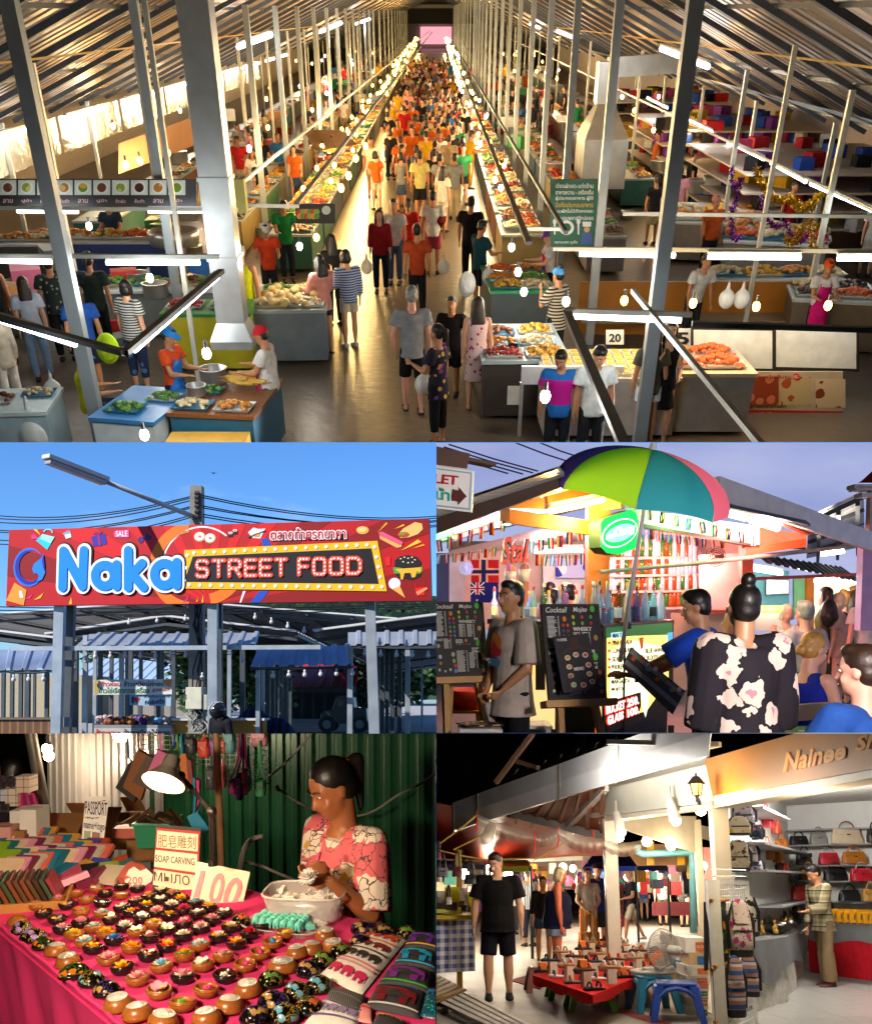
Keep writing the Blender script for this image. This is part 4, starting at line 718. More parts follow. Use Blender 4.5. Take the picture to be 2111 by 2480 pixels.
for u in(1056,1262):p=D(u,775,13.2)-o_;K('upright',pale,bo_).beam((p.x,.03,-o_.z),(p.x,.03,p.z),.05)
ga=Th('gas_cylinder','dark gas cylinder under the right aisle counter',G(1032,832));ga.location.z=0;K('cylinder',Co(90911,.4),ga,Sm=1).lathe([(.001,0),(.15,0),(.17,.05),(.17,.75),(.1,.88),(.001,.88)],14);K('collar',Co(90911,.4),ga).lathe([(.08,.88),(.08,1)],10)
wc_=MB();q_=D(1040,800,13.9);wc_.box((0,0,0),(.2,.01,.28));Sg('white_notice',wc_,Co(878785),'blank white notice stuck under the right counter',q_)
def Gd(Lb,pts,c,n,r=.05):
 P_=[G(u,v,z)for u,v,z in pts];e=Th('tinsel_garland',Lb);mb=MB()
 for i in range(n):
  t=i/(n-1)*(len(P_)-1);k=min(int(t),len(P_)-2);p=P_[k].lerp(P_[k+1],t-k)+V3((0,0,-.25*sin(pi*(t-k))));R=Matrix.Rotation(ru(0,6),3,V3((Rd.random(),Rd.random(),Rd.random()+.1)).normalized());mb.box(p,(r*3,r*.25,r*.25),R=R);mb.box(p,(r*.25,r*3,r*.25),R=R)
 mb.build('tinsel',Mt(c,.25,.7,var=.3,vs=9),e)
Gd('purple tinsel garland round the right post',[(1480,340,2.3),(1500,360,2.4),(1480,420,1.6),(1495,480,1.2)],471160,120);Gd('gold tinsel garland sagging between right posts',[(1530,340,2.4),(1600,400,2),(1670,380,2.3)],786011,160,.07);Gd('purple and blue garland over the snack stall',[(1540,400,2),(1590,450,1.6),(1640,470,1.4)],541654,120);Gd('second gold garland by the right rail',[(1590,480,1.9),(1640,430,2.2),(1660,500,1.5)],715311,120)
bpm=MB();bpm.ell((0,0,0),(.16,.1,.22),10,8);bpm.ell((0,-.09,-.05),(.12,.05,.1),8,6);BPM=Re(bpm,.025,2,'backpack')
for lab,u,v,z,c in(('white patterned backpack on the boy in teal',945,575,1.15,717170),('neon yellow backpack on the shopper in blue',218,705,1.15,657811),('dark red backpack in the crowd',890,440,1.2,410811)):o=obj('backpack',BPM,None,G(u,v,z),(0,0,.3),1,m=Cl(c));tag(o,lab)
pbm=MB();pbm.ell((0,0,0),(.13,.1,.15),10,8);pbm.cyl((0,0,.1),(0,0,.28),.04,.015,n=6);PBM=Re(pbm,.02,2,'plastic_bag');plb=Mt((.75,.75,.73),.3,Al=.75)
for lab,u,v,z in(('plastic bag held by the woman in the patterned dress',857,778,.75),('plastic bag carried by the man in pink shorts',897,540,.6),('plastic bag held by the red-shirted woman',742,540,.7),('plastic bag held by the boy in teal',988,560,.9),('plastic bag of snacks beside the eating woman',1362,745,1),('plastic bags of greens hanging at the left table',108,790,.7),('large pale plastic sack at the bottom left',70,880,.45),('knotted plastic bag on the wooden board ledge',1470,605,1.3),('second knotted bag on the wooden board ledge',1500,605,1.3)):o=obj('plastic_bag',PBM,None,G(u,v,z),(0,0,0),1.9 if 'sack' in lab else 1,m=plb);tag(o,lab)
mb=MB();mb.lathe([(.001,0),(.14,0),(.15,.3),(.001,.32)],16);Sg('pink_cooler',mb,Co(784154,.4),'pink and white drinks cooler by the orange-hatted vendor',D(1560,640,19),Sm=1)
mb=MB();mb.lathe([(.001,0),(.5,.05),(.55,.3),(.5,.35),(.45,.1),(.001,.08)],18);Sg('steamer',mb,Mt((.55,.55,.55),.3,.7),'large round steamer behind the left rail',G(355,500,.9),Sm=1)
yb=MB();yb.box((0,0,0),(.26,.2,.5));Sg('yellow_cable_box',yb,Co(716837),'pale yellow electrical box on the left post',D(482,395,17.6))
P=place('gate');Rd=random.Random(3);ru,rc=Rd.uniform,Rd.choice
gal=Mt((.34,.38,.42),.45,.35,var=.18,vs=3);gald=Mt((.07,.08,.09),.5,.3,var=.2,vs=3);fasc=Mt((.62,.62,.6),.5,var=.1)  # second steel is a darkened copy, carrying the shade under the roofs
gr=MB();gr.quad((-220,9.5,0),(160,9.5,0),(160,600,0),(-220,600,0));tag(gr.build('ground',Mt((.42,.39,.36),.8,var=.12,vs=.3,Bp=.2,bs=4)),Kd='structure')
fl=MB();fl.quad((-14,10,.004),(16,10,.004),(16,44,.004),(-14,44,.004));tag(fl.build('shaded_market_floor',Mt((.055,.055,.06),.8,var=.2,vs=.5,Bp=.3,bs=6)),Kd='structure')  # dark floor sheet has the shade of the roofs in its colour
a,b=P.d(24,662,19.7),P.d(1738,640,18.3);a.z=b.z=(a.z+b.z)/2
B=Board(a,V3((b.x-a.x,b.y-a.y,0)),(0,0,1));sg=B.root('street_food_sign','long red street food billboard with big blue lettering on steel posts');q=lambda*p:B.uvs(p);uv=B.uv
corner=[(24,662),(1738,640),(1728,310),(37,355)];cu=B.uvs(corner)
box_=MB();box_.prism(cu,-.14,-.012);box_.build('sign_case',Co(541011),sg)
Vn=lambda c,r=.5:Mt(c,r,var=.05,vs=2,Sp=.25)
Po('red_print',cu,-.012,Vn(710609),sg,.012)
def Cq(poly_,rect):
 for i in range(len(rect)):
  p0,p1=V3((*rect[i],0)),V3((*rect[(i+1)%len(rect)],0));out=[];ins=lambda p:(p1.x-p0.x)*(p[1]-p0.y)-(p1.y-p0.y)*(p[0]-p0.x)>=0
  for j in range(len(poly_)):
   c,d=poly_[j],poly_[(j+1)%len(poly_)];ci,di=ins(c),ins(d)
   if ci:out.append(c)
   if ci!=di:
    e=(p1.x-p0.x,p1.y-p0.y);den=(d[0]-c[0])*e[1]-(d[1]-c[1])*e[0];t=((p0.x-c[0])*e[1]-(p0.y-c[1])*e[0])/den;out.append((c[0]+(d[0]-c[0])*t,c[1]+(d[1]-c[1])*t))
  poly_=out
  if len(poly_)<3:return None
 return poly_
cx,cy=uv(850,655)
for i in range(44):
 a0=i*360/44
 if i%2:continue
 w=Cq([(cx,cy),(cx+20*cos(rad(a0)),cy+20*sin(rad(a0))),(cx+20*cos(rad(a0+8)),cy+20*sin(rad(a0+8)))],cu)
 if w:Po('sun_ray',w,.002,Vn(540406 if(a0<40 or a0>150)else 820810),sg,.002)
ox,oy=uv(790,500)
pxm=abs(uv(1100,500)[0]-uv(1000,500)[0])/100
def Rp(u,v,r,w,a0,a1,m,z,Nm='printed_ring'):
 c=uv(u,v);s=Cq(Ar(c[0],c[1],r*pxm,w*pxm,a0,a1,30),cu);
 if s:Po(Nm,s,z,m,sg,.002)
for a0 in range(95,265,17):Rp(775,505,178,42,a0,a0+17,Vn(904410),.006)
for a0 in range(300,350,10):Rp(820,470,185,44,a0-20,a0-10,Vn(904410),.006)
for a0 in range(50,170,15):Rp(810,510,165,6,a0,a0+15,Vn(939290),.006)
Po('printed_ribbon',q((1052,392),(1078,388),(1095,420),(1062,424)),.006,Vn(102870),sg,.002);Po('printed_ribbon',q((1045,602),(1085,600),(1048,648),(1008,648)),.006,Vn(102870),sg,.002);Po('printed_ribbon',q((980,602),(990,602),(972,648),(966,648)),.006,Vn(939290),sg,.002)
def St(parts,w,m,Nm,z,off=(0,0)):
 mb=MB();k=0
 for line in parts:
  pts=[V3((*uv(u+off[0],v+off[1]),0))for u,v in line]
  for i in range(len(pts)-1):
   p,r_=pts[i],pts[i+1];d=(r_-p);L=d.length;d=d/L;n=V3((-d.y,d.x,0));h=w*pxm/2;a0=math.atan2(n.y,n.x);o=[]
   for j in range(9):t=a0+pi*j/8;o.append((p.x+h*cos(t),p.y+h*sin(t)))
   for j in range(9):t=a0+pi+pi*j/8;o.append((r_.x+h*cos(t),r_.y+h*sin(t)))
   mb.prism(o,z,z+.012+.0006*(k%12));k+=1
 return mb.build(Nm,m,sg)
def ell_pts(u,v,rx,ry,n=22):return[(u+rx*cos(2*pi*i/n),v+ry*sin(2*pi*i/n))for i in range(n+1)]
N_=[[(258,588),(262,442)],[(262,442),(338,584)],[(338,584),(344,440)]];A1=[ell_pts(428,541,38,42),[(476,497),(476,584)]];K_=[[(522,588),(522,440)],[(578,492),(532,540)],[(540,536),(584,588)]];A2=[ell_pts(668,536,40,44),[(718,488),(718,580)]]
for nm,Ls in(('letter_shadow',(N_,A1,K_,A2)),('letter_outline',(N_,A1,K_,A2)),('letter',(N_,A1,K_,A2))):
 for L in Ls:
  if nm=='letter_shadow':St(L,66,Vn(230405),nm,.01,(2,-4))
  elif nm=='letter_outline':St(L,60,Vn(929395),nm,.03)
  else:St(L,37,Vn(45190),nm,.052)
Po('marquee_frame',q((745,437),(1522,400),(1560,603),(736,592)),.014,Vn(937011),sg,.008);Po('marquee_panel',q((779,463),(1497,430),(1527,573),(744,565)),.023,Vn(90811),sg,.004)
blb=glowless=Vn(959389,.3);dot=MB()
def Dd(p0,p1,n):
 for i in range(n):
  u=p0[0]+(p1[0]-p0[0])*i/(n-1);v=p0[1]+(p1[1]-p0[1])*i/(n-1);c=uv(u,v);d=MB();d.prism(Ci(c[0],c[1],7*pxm,10),.023,.034);d.build('marquee_bulb',blb,sg)
Dd((784,449),(1480,416),18);Dd((764,578),(1502,587),18);Dd((1510,425),(1540,585),5);Dd((757,458),(745,560),3)
SK={'S':[[(1,.12),(.85,0),(.15,0),(0,.15),(0,.35),(.15,.5),(.85,.5),(1,.65),(1,.85),(.85,1),(.15,1),(0,.88)]],'T':[[(0,0),(1,0)],[(.5,0),(.5,1)]],'R':[[(0,1),(0,0),(.8,0),(1,.15),(1,.38),(.8,.52),(0,.52)],[(.55,.52),(1,1)]],'E':[[(1,0),(0,0),(0,1),(1,1)],[(0,.5),(.85,.5)]],'F':[[(1,0),(0,0),(0,1)],[(0,.5),(.85,.5)]],'O':[[(.15,0),(.85,0),(1,.12),(1,.88),(.85,1),(.15,1),(0,.88),(0,.12),(.15,0)]],'D':[[(0,0),(.75,0),(1,.2),(1,.8),(.75,1),(0,1),(0,0)]]}
for ch,u0,u1 in zip('STREETFOOD',(798,863,928,993,1053,1115,1208,1268,1334,1404),(840,908,972,1034,1095,1156,1246,1312,1382,1454)):
 f=lambda x,y:(u0+(u1-u0)*x,482-(u0-790)*.018+(545-482)*y+(0 if y<.5 else-(u0-790)*.002));ls=[[f(x,y)for x,y in l]for l in SK[ch]]
 St(ls,20,Vn(751911),'marquee_letter',.028);St(ls,14,Vn(903729),'marquee_letter_face',.042)
 for l in ls:
  for i in range(len(l)-1):
   (x0,y0),(x1,y1)=l[i],l[i+1];L=math.hypot(x1-x0,y1-y0);n=max(1,int(L/15+.5))
   for j in range(n):
    c=uv(x0+(x1-x0)*(j+.5)/n,y0+(y1-y0)*(j+.5)/n);d=MB();d.prism(Ci(c[0],c[1],4.2*pxm,7),.055,.064);d.build('letter_bulb',blb,sg)
th='ตลาดท้ายรถนาคา'
for z,bo,c in((.012,.1,160809),(.02,.085,949291),(.03,.01,781216)):Wr(th,Vn(c),sg,B,((1094-bo*60,352-bo*60),(1392+bo*60,346-bo*60),(1394+bo*60,388+bo*60),(1092-bo*60,394+bo*60)),z,Bo=bo,De=.006,Nm='thai_lettering')
def Pi(Nm,m,z,*pts):return Po(Nm,B.uvs(pts),z,Vn(m),sg,.004)
def Dc(Nm,m,z,u,v,r,ry=None):c=uv(u,v);return Po(Nm,Ci(c[0],c[1],r*pxm,18,(ry or r)*pxm),z,Vn(m),sg,.004)
c=uv(118,506)
def crescent(r,r2,dx,dy,m,z,a0,a1):
 o=[(c[0]+r*pxm*cos(rad(a0+(a1-a0)*i/30)),c[1]+r*1.15*pxm*sin(rad(a0+(a1-a0)*i/30)))for i in range(31)];n_=[(c[0]+dx*pxm+r2*pxm*cos(rad(a1+(a0-a1)*i/30)),c[1]+dy*pxm+r2*1.15*pxm*sin(rad(a1+(a0-a1)*i/30)))for i in range(31)];return o+n_
Po('logo_swirl',crescent(68,56,10,4,'',0,40,345),.008,Vn(124384),sg,.004);Po('logo_swirl',crescent(60,52,9,3,'',0,95,320),.014,Vn(101660),sg,.004)
Pi('logo_drop',114987,.02,(178,452),(168,470),(140,492),(132,512),(138,530),(152,532),(160,540),(150,566),(172,556),(184,530),(183,500),(178,476));Pi('logo_drop',121665,.026,(178,456),(172,476),(176,505),(182,520),(183,500))
Pi('handbag',167681,.008,(172,372),(222,384),(192,436),(146,398));Pi('handbag_flap',608989,.014,(172,372),(222,384),(206,410),(165,392));[Po('bag_handle',[uv(*p)for p in((195+20*cos(rad(t)),366-16*sin(rad(t))),(195+20*cos(rad(t+30)),366-16*sin(rad(t+30))),(195+15*cos(rad(t+30)),366-11*sin(rad(t+30))),(195+15*cos(rad(t)),366-11*sin(rad(t))))],.01,Vn(478284),sg,.003)for t in range(-10,170,30)]
Pi('ribbon',871648,.006,(125,378),(142,372),(155,390),(130,394));Pi('confetti',937512,.006,(135,352),(150,354),(165,378))
Pi('gift',908890,.008,(258,368),(284,362),(289,384),(267,392));Pi('gift_bow',873560,.014,(264,362),(274,356),(284,358),(276,366));Pi('gift_lid',357571,.014,(256,368),(286,361),(287,367),(258,374))
Pi('gift',231660,.008,(368,382),(425,370),(433,412),(378,424));Pi('gift_ribbon',621041,.014,(392,376),(402,374),(410,418),(400,420));Pi('gift_bow',540831,.014,(376,372),(390,362),(398,368),(410,360),(414,370),(398,376))
Pi('sale_tag',882854,.008,(458,368),(466,358),(521,355),(521,386),(464,386));Wr('SALE',Vn(969293),sg,B,((468,360),(515,358),(515,382),(468,383)),.014,Bo=.01)
Dc('sunglass_lens',291141,.008,569,395,13);Dc('sunglass_lens',291141,.008,597,383,13);Pi('sunglass_frame',872341,.006,(556,388),(608,368),(611,376),(580,392))
for u,v in((806,384),(848,390)):Dc('donut',845429,.008,u,v,24,20);Dc('donut_icing',928984,.014,u-1,v-2,21,17);Dc('donut_hole',784723,.02,u,v-2,6,4)
for u,v in((930,374),(948,364)):Pi('sushi',111013,.008,(u-11,v-6),(u+10,v-8),(u+11,v+9),(u-9,v+11));Dc('sushi_rice',939188,.014,u,v-6,9,5);Dc('sushi_fish',873723,.018,u,v-6,4,3)
Pi('noodle_box',909193,.008,(1000,366),(1022,346),(1042,352),(1070,350),(1060,368),(1050,390),(1020,388));Pi('noodles',846029,.014,(1020,372),(1052,366),(1046,384),(1026,384));Pi('chopsticks',231412,.018,(1000,384),(1072,356),(1072,359),(1002,388))
Dc('sandwich',876531,.008,1462,357,24,15);Dc('sandwich_top',937847,.012,1458,354,20,11);Pi('wrap',907140,.008,(1602,375),(1625,350),(1672,324),(1700,330),(1704,352),(1685,372),(1650,385),(1615,388));Dc('wrap_filling',782316,.014,1626,374,22,10);Dc('wrap_lettuce',356223,.018,1622,372,14,5)
Pi('hot_dog_bun',906535,.008,(1528,372),(1545,365),(1620,408),(1618,424),(1600,428),(1532,392));Pi('hot_dog_sausage',873347,.014,(1526,366),(1540,362),(1624,404),(1622,414),(1608,414),(1530,378))
for pts in(((1520,368),(1556,324),(1562,330)),((1588,352),(1626,332),(1630,338)),((1614,440),(1684,394),(1698,404)),((1658,432),(1706,412),(1712,418))):Pi('confetti',rc([936212,901647,937519]),.006,*pts)
Pi('burger_bun',110912,.01,(1590,502),(1592,478),(1612,462),(1645,457),(1680,464),(1696,482),(1698,505),(1645,516));Pi('burger_lettuce',296223,.008,(1584,508),(1700,500),(1704,520),(1690,532),(1640,530),(1590,532));Pi('burger_cheese',936819,.014,(1592,514),(1698,506),(1696,528),(1680,522),(1674,545),(1660,548),(1655,528),(1630,530),(1624,556),(1616,556),(1612,528));Pi('burger_bun',110912,.006,(1588,528),(1702,520),(1694,546),(1660,558),(1605,548))
for u,v in((1615,472),(1630,466),(1645,470),(1660,466),(1672,476),(1625,484),(1645,488),(1662,486)):Dc('sesame_seed',908468,.016,u,v,3.5,2.5)
Dc('ice_cream',908593,.01,1590,572,23,22);Pi('ice_cream_cone',906531,.014,(1580,594),(1612,582),(1634,630));Pi('fries',841112,.01,(1672,590),(1712,586),(1712,618),(1680,622));Pi('sausage',905435,.014,(1676,606),(1718,586),(1724,594),(1684,618));[Pi('fry',750809,.008,(u,590),(u+4,590),(u+8,570),(u+5,568))for u in(1672,1682,1692,1702)]
Pi('shopping_bag',925619,.008,(60,568),(108,598),(97,660),(26,640));Pi('bag_tag',939291,.014,(78,600),(90,602),(96,628),(82,630));[Pi('confetti',c_,.006,*p_)for c_,p_ in((901647,((102,636),(134,614),(122,632))),(936812,((136,640),(178,608),(165,630))),(937112,((278,655),(288,625),(291,655))),(840941,((738,648),(766,616),(752,646))),(936212,((790,645),(798,628),(797,645))),(937112,((813,648),(820,614),(820,648))))]
Pi('pale_box',871012,.007,(1552,468),(1575,462),(1572,500),(1556,500))
def Up(u0,v0,u1,v1,y,w,m,Lb,Nm='sign_post'):
 a,b=P.d(u0,v0,y),P.d(u1,v1,y);d=b-a;b=a+d*((a.z)/(a.z-b.z));mb=MB();mb.beam(b,a,w,w*.8,(0,1,0));return Sg(Nm,mb,m,Lb)
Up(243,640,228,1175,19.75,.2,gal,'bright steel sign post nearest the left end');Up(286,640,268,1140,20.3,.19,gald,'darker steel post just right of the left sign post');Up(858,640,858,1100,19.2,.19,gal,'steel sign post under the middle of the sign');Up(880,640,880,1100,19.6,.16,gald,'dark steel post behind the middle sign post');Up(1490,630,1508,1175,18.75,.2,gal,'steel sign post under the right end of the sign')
mb=MB();mb.beam(P.d(45,834,20),P.d(1292,828,19.4),.06,.09);Sg('crossbar',mb,gal,'long horizontal steel bar across the posts below the sign')
mb=MB();mb.beam(P.d(232,1130,20),P.d(285,1130,20),.05,.2);Sg('post_brace',mb,gal,'short plate joining the two left posts near the ground')
up=Th('utility_pole','weathered concrete electricity pole rising behind the sign',P.d(795,1175,21));o_=up.location;pc=Mt((.26,.24,.21),.85,var=.3,vs=2.5,Bp=.4,bs=8);zb=-o_.z
mb=MB();t_=P.d(794,180,21)-o_;mb.add([(-.17,-.15,zb),(.17,-.15,zb),(.17,.15,zb),(-.17,.15,zb),(t_.x-.13,-.12,t_.z),(t_.x+.13,-.12,t_.z),(t_.x+.13,.12,t_.z),(t_.x-.13,.12,t_.z)],[(0,3,2,1),(4,5,6,7),(0,1,5,4),(1,2,6,5),(2,3,7,6),(3,0,4,7)]);mb.build('shaft',pc,up)
for v in(205,222,240,258,280,300):K('insulator',Co(231816),up).cyl(P.d(786,v,20.83)-o_,P.d(800,v+2,20.83)-o_,.05,n=8)
K('conduit',Co(818078),up).cyl(P.d(813,268,20.95)-o_,P.d(811,330,20.95)-o_,.03,n=6)
for i in range(5):K('cable_bundle',Co(80808),up).tube([P.d(775+ru(0,45),650+j*90,20.75)-o_ for j in range(6)],.018,5)
for i in range(12):mb=MB();u0=770+ru(0,50);mb.tube([P.d(u0+ru(-25,25)*(j%2),1080+j*22,20.6+ru(-.1,.1))-o_ for j in range(5)],.012,5);mb.build('loose_cable',Co(rc([545452,101010,686865])),up)
lm=Th('street_lamp','long fluorescent street lamp on a slanting arm above the sign',P.d(785,304,20.9));o_=lm.location
K('arm',Mt((.5,.52,.54),.45),lm,Sm=1).cyl((0,0,0),P.d(425,160,18.9)-o_,.055,.045,n=10)
A_,C_=P.d(183,66,17.6)-o_,P.d(428,160,18.9)-o_;K('lamp_housing',Co(787673,.4),lm,bevel=.02).beam(A_+V3((0,0,.04)),C_+V3((0,0,.04)),.22,.09);K('lamp_diffuser',Mt((.35,.33,.32),.3),lm,bevel=.02).beam(A_*.97+C_*.03-V3((0,0,.05)),A_*.04+C_*.96-V3((0,0,.05)),.17,.09)
wire=Co(50506)
def wires(Nm,Lb,pts,y0,y1,r=.014,sag=.25):
 a=P.d(*pts[0],y0);b=P.d(*pts[1],y1);mb=MB();mb.tube([a+(b-a)*(i/10)-V3((0,0,sag*4*(i/10)*(1-i/10)))for i in range(11)],r,4);Sg(Nm,mb,wire,Lb,Gp='overhead wires')
for i,(l,rr)in enumerate((((0,288),216),((0,300),222),((0,316),232),((0,348),256),((0,356),262),((0,388),292),((0,405),300))):wires('overhead_wire','power line running left from the concrete pole, %s down'%OR[i],((-60,l[1]+4),(786,rr)),26,20.9)
for i,(l,rr)in enumerate(((214,296),(222,304),(256,318),(264,312),(290,330),(300,336))):wires('overhead_wire','power line running right from the concrete pole, %s down'%OR[i],((804,l),(1800,rr)),20.9,27)
for i in range(3):wires('overhead_wire',['upper','middle','lower'][i]+' telephone line passing just under the sign',((-60,664+i*14),(1800,650+i*8)),24,24,.014,.1)
bd=MB();cB=P.d(860,126,60);k=P.mpp(60)
bd.ell(cB,(7*k,4*k,2.6*k),8,6)
for s in(-1,1):bd.add([cB+V3((x*k*s,y*k,z*k))for x,y,z in((2,3,1),(10,2,4),(18,-1,-2 if s>0 else 5),(9,-3,2),(2,-3,0))],[(0,1,2,3,4)])
Sg('bird',bd,Co(80706,.7),'dark bird of prey gliding above the concrete pole')
tin=Mt((.4,.42,.44),.4,.35,var=.15,vs=1.5);tinb=Mt((.28,.34,.46),.42,.3,var=.35,vs=.7)
def Gb(Lb,uL,vL,uP,vP,uR,vR,y0,y1,Nm='market_roof'):
 e=Th(Nm,Lb,P.d(uP,vP,y0));o=e.location;L,T,R=[P.d(u,v,y0)-o for u,v in((uL,vL),(uP,vP),(uR,vR))];D=V3((0,y1-y0,0))
 if uL is not None and(T-L).length>.3:Sx2(L,L+D,T+D,T,.5,.05).build('roof_sheet',tin,e)
 if(R-T).length>.3:Sx2(R+D,R,T,T+D,.5,.05).build('roof_sheet',tin,e)
 for a,b in((L,T),(T,R)):
  if(b-a).length<.3:continue
  K('roof_edge',fasc,e).beam(a+V3((0,-.05,.03)),b+V3((0,-.05,.03)),.05,.1,(0,1,0))
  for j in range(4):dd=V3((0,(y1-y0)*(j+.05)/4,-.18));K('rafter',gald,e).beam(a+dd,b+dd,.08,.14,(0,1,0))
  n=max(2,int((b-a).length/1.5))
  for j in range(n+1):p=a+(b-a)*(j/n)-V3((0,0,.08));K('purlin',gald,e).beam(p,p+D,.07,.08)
 return e
Gb('large grey gable roof farthest behind the sign',-420,730,690,642,1600,716,33,78);Gb('gable roof just behind the concrete pole',185,778,665,706,1195,768,24.5,33);Gb('sloping roof at the right behind the sign post',1262,766,2100,655,2102,656,23.2,60);Gb('low roof at the far left edge',-400,720,-398,719,275,800,24,33)
def Aw(Lb,tl,tr,br,bl,yt,yb,m=tin):
 e=Th('awning',Lb,P.d(*bl,yb));o=e.location;a,b,c,d=P.d(*bl,yb)-o,P.d(*br,yb)-o,P.d(*tr,yt)-o,P.d(*tl,yt)-o
 Sx2(a,b,c,d,.3,.045,(0,-.4,1)).build('ribbed_sheet',m,e)
 for t in(.05,.5,.95):K('batten',gald,e).beam(a+(d-a)*t-V3((0,0,.06)),b+(c-b)*t-V3((0,0,.06)),.05,.06)
 return e
Aw('wide grey awning left of the concrete pole',(362,775),(1046,770),(1030,824),(298,828),22.8,21.6);Aw('blue-stained awning at the left edge',(-80,838),(285,838),(240,918),(-80,922),22.2,20.8,tinb);Aw('short awning right of the middle post',(1040,832),(1412,820),(1424,902),(1008,908),21.4,20.4,tinb);Aw('awning at the right edge behind the post',(1402,768),(1800,764),(1800,820),(1402,822),22.4,21.4)
bulbm=Mt((.62,.6,.58),.3);BUL=MB();BUL.ell((0,0,-.11),(.048,.048,.056),10,7);BUL.cyl((0,0,-.08),(0,0,0),.024,n=8);BULM=BUL.mesh('bulb',[bulbm],1)
for(row,u0,v0,u1,v1,n,y)in(('under the wide awning',384,846,748,842,7,21.4),('at the left awning',55,938,176,936,3,20.6),('under the short awning',1036,925,1420,912,7,20.2),('at the right awning',1470,836,1725,842,5,21.2),('along the high roof edge',520,712,860,690,4,24),('on the rope right of the middle post',1028,690,1225,745,4,23),('left of the concrete pole',300,892,346,862,2,20.8)):
 for i in range(n):
  t=i/max(1,n-1);o=obj('string_bulb',BULM,None,P.d(u0+(u1-u0)*t,v0+(v1-v0)*t,y));tag(o,'unlit bulb %s, %s from the left'%(row,OR[i]),'unlit string bulbs')
 wires('bulb_cable','thin cable carrying the bulbs '+row,((u0-20,v0-8),(u1+20,v1-8)),y,y,.012,.03)
for i,(u,v)in enumerate(((1638,798),(1754,800),(1530,790),(975,860),(815,930))):o=obj('string_bulb',BULM,None,P.d(u,v,20.4));tag(o,'single unlit bulb hanging '+['by the far right post','at the right edge','right of the right sign post','right of the middle posts','on the concrete pole'][i],'unlit string bulbs')
k_=0
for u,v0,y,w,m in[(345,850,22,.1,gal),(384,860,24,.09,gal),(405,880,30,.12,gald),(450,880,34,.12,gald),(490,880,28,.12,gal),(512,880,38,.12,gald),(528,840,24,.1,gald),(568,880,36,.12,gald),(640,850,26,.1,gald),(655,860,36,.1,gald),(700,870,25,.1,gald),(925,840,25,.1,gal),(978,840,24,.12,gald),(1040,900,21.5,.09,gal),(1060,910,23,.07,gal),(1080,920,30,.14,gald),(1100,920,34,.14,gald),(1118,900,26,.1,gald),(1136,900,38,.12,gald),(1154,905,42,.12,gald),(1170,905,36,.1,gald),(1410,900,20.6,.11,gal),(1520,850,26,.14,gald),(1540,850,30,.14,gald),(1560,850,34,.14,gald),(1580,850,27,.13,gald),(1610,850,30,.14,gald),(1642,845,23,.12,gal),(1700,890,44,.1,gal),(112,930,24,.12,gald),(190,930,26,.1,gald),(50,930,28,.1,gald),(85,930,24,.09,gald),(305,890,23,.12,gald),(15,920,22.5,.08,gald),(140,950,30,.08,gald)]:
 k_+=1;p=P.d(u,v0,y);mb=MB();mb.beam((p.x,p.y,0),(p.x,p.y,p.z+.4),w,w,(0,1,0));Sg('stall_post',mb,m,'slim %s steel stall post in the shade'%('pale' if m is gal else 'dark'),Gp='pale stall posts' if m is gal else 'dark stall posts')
def Bb(Lb,tl,tr,br,bl,y,c,Nm='banner'):
 a,b=P.d(*bl,y),P.d(*br,y);Bn=Board(a,V3((b.x-a.x,b.y-a.y,0)),(0,0,1));e=Bn.root(Nm,Lb);Po('banner_cloth',Bn.uvs((tl,tr,br,bl)),-.01,Vn(c),e,.01);return Bn,e
Bn,e=Bb('white stall banner with red, blue and green Thai lettering',(378,960),(694,956),(692,1018),(378,1020),21.2,848482)
Wr('ข้าวหอม',Vn(751014),e,Bn,((408,966),(486,966),(486,986),(408,986)),.004,Bo=.02);Wr('ข้าวเหนียวไก่ทอด',Vn(111431),e,Bn,((500,964),(660,964),(660,985),(500,986)),.004,Bo=.02);Wr('ข้าวไข่เจียวทรงเครื่อง',Vn(104322),e,Bn,((398,990),(602,988),(602,1014),(398,1014)),.004,Bo=.02);Wr('สูตรนายกฯ',Vn(652316),e,Bn,((614,996),(682,992),(682,1010),(614,1012)),.004,Bo=.01)
Po('printed_food',Bn.uvs(((655,960),(692,958),(690,990),(668,984))),.002,Pq('blotch',785429,907856,3,622916),e,.003);Po('printed_food',Bn.uvs(((380,962),(400,962),(396,1016),(380,1018))),.002,Pq('blotch',716035,414723,4),e,.003)
Bn,e=Bb('pale blue banner with a heart hanging below the white one',(522,1018),(690,1020),(688,1066),(522,1062),21.25,607179)
Wr('คนละครึ่ง',Vn(111635),e,Bn,((584,1036),(664,1034),(664,1056),(584,1060)),.004,Bo=.02);Wr('ร่วมโครงการ',Vn(131935),e,Bn,((580,1020),(684,1020),(684,1031),(580,1031)),.004);hp=[(551+13*(sin(t)**3),1040-(11*cos(t)-4.5*cos(2*t)-1.8*cos(3*t)))for t in[2*pi*i/20 for i in range(20)]]
Po('printed_heart',Bn.uvs(hp),.004,Vn(782016),e,.003);Po('puzzle_print',Bn.uvs(((530,1028),(540,1026),(540,1055),(530,1054))),.004,Vn(112347),e,.003)
st=Th('food_counter','shaded food counter under the Thai banners',P.d(535,1175,21.4));o_=st.location
for(u0,v0,u1,v1,c,nm)in((378,1152,690,1240,717068,'counter_front'),(378,1142,690,1154,545453,'counter_top')):
 a,b=P.d(u0,v1,21.4)-o_,P.d(u1,v0,21.4)-o_;K(nm,Co(c),st).bb(a.x,b.x,0,.8,a.z,b.z)
Bq=Board(P.d(378,1240,21.385),(1,0,0),(0,0,1));
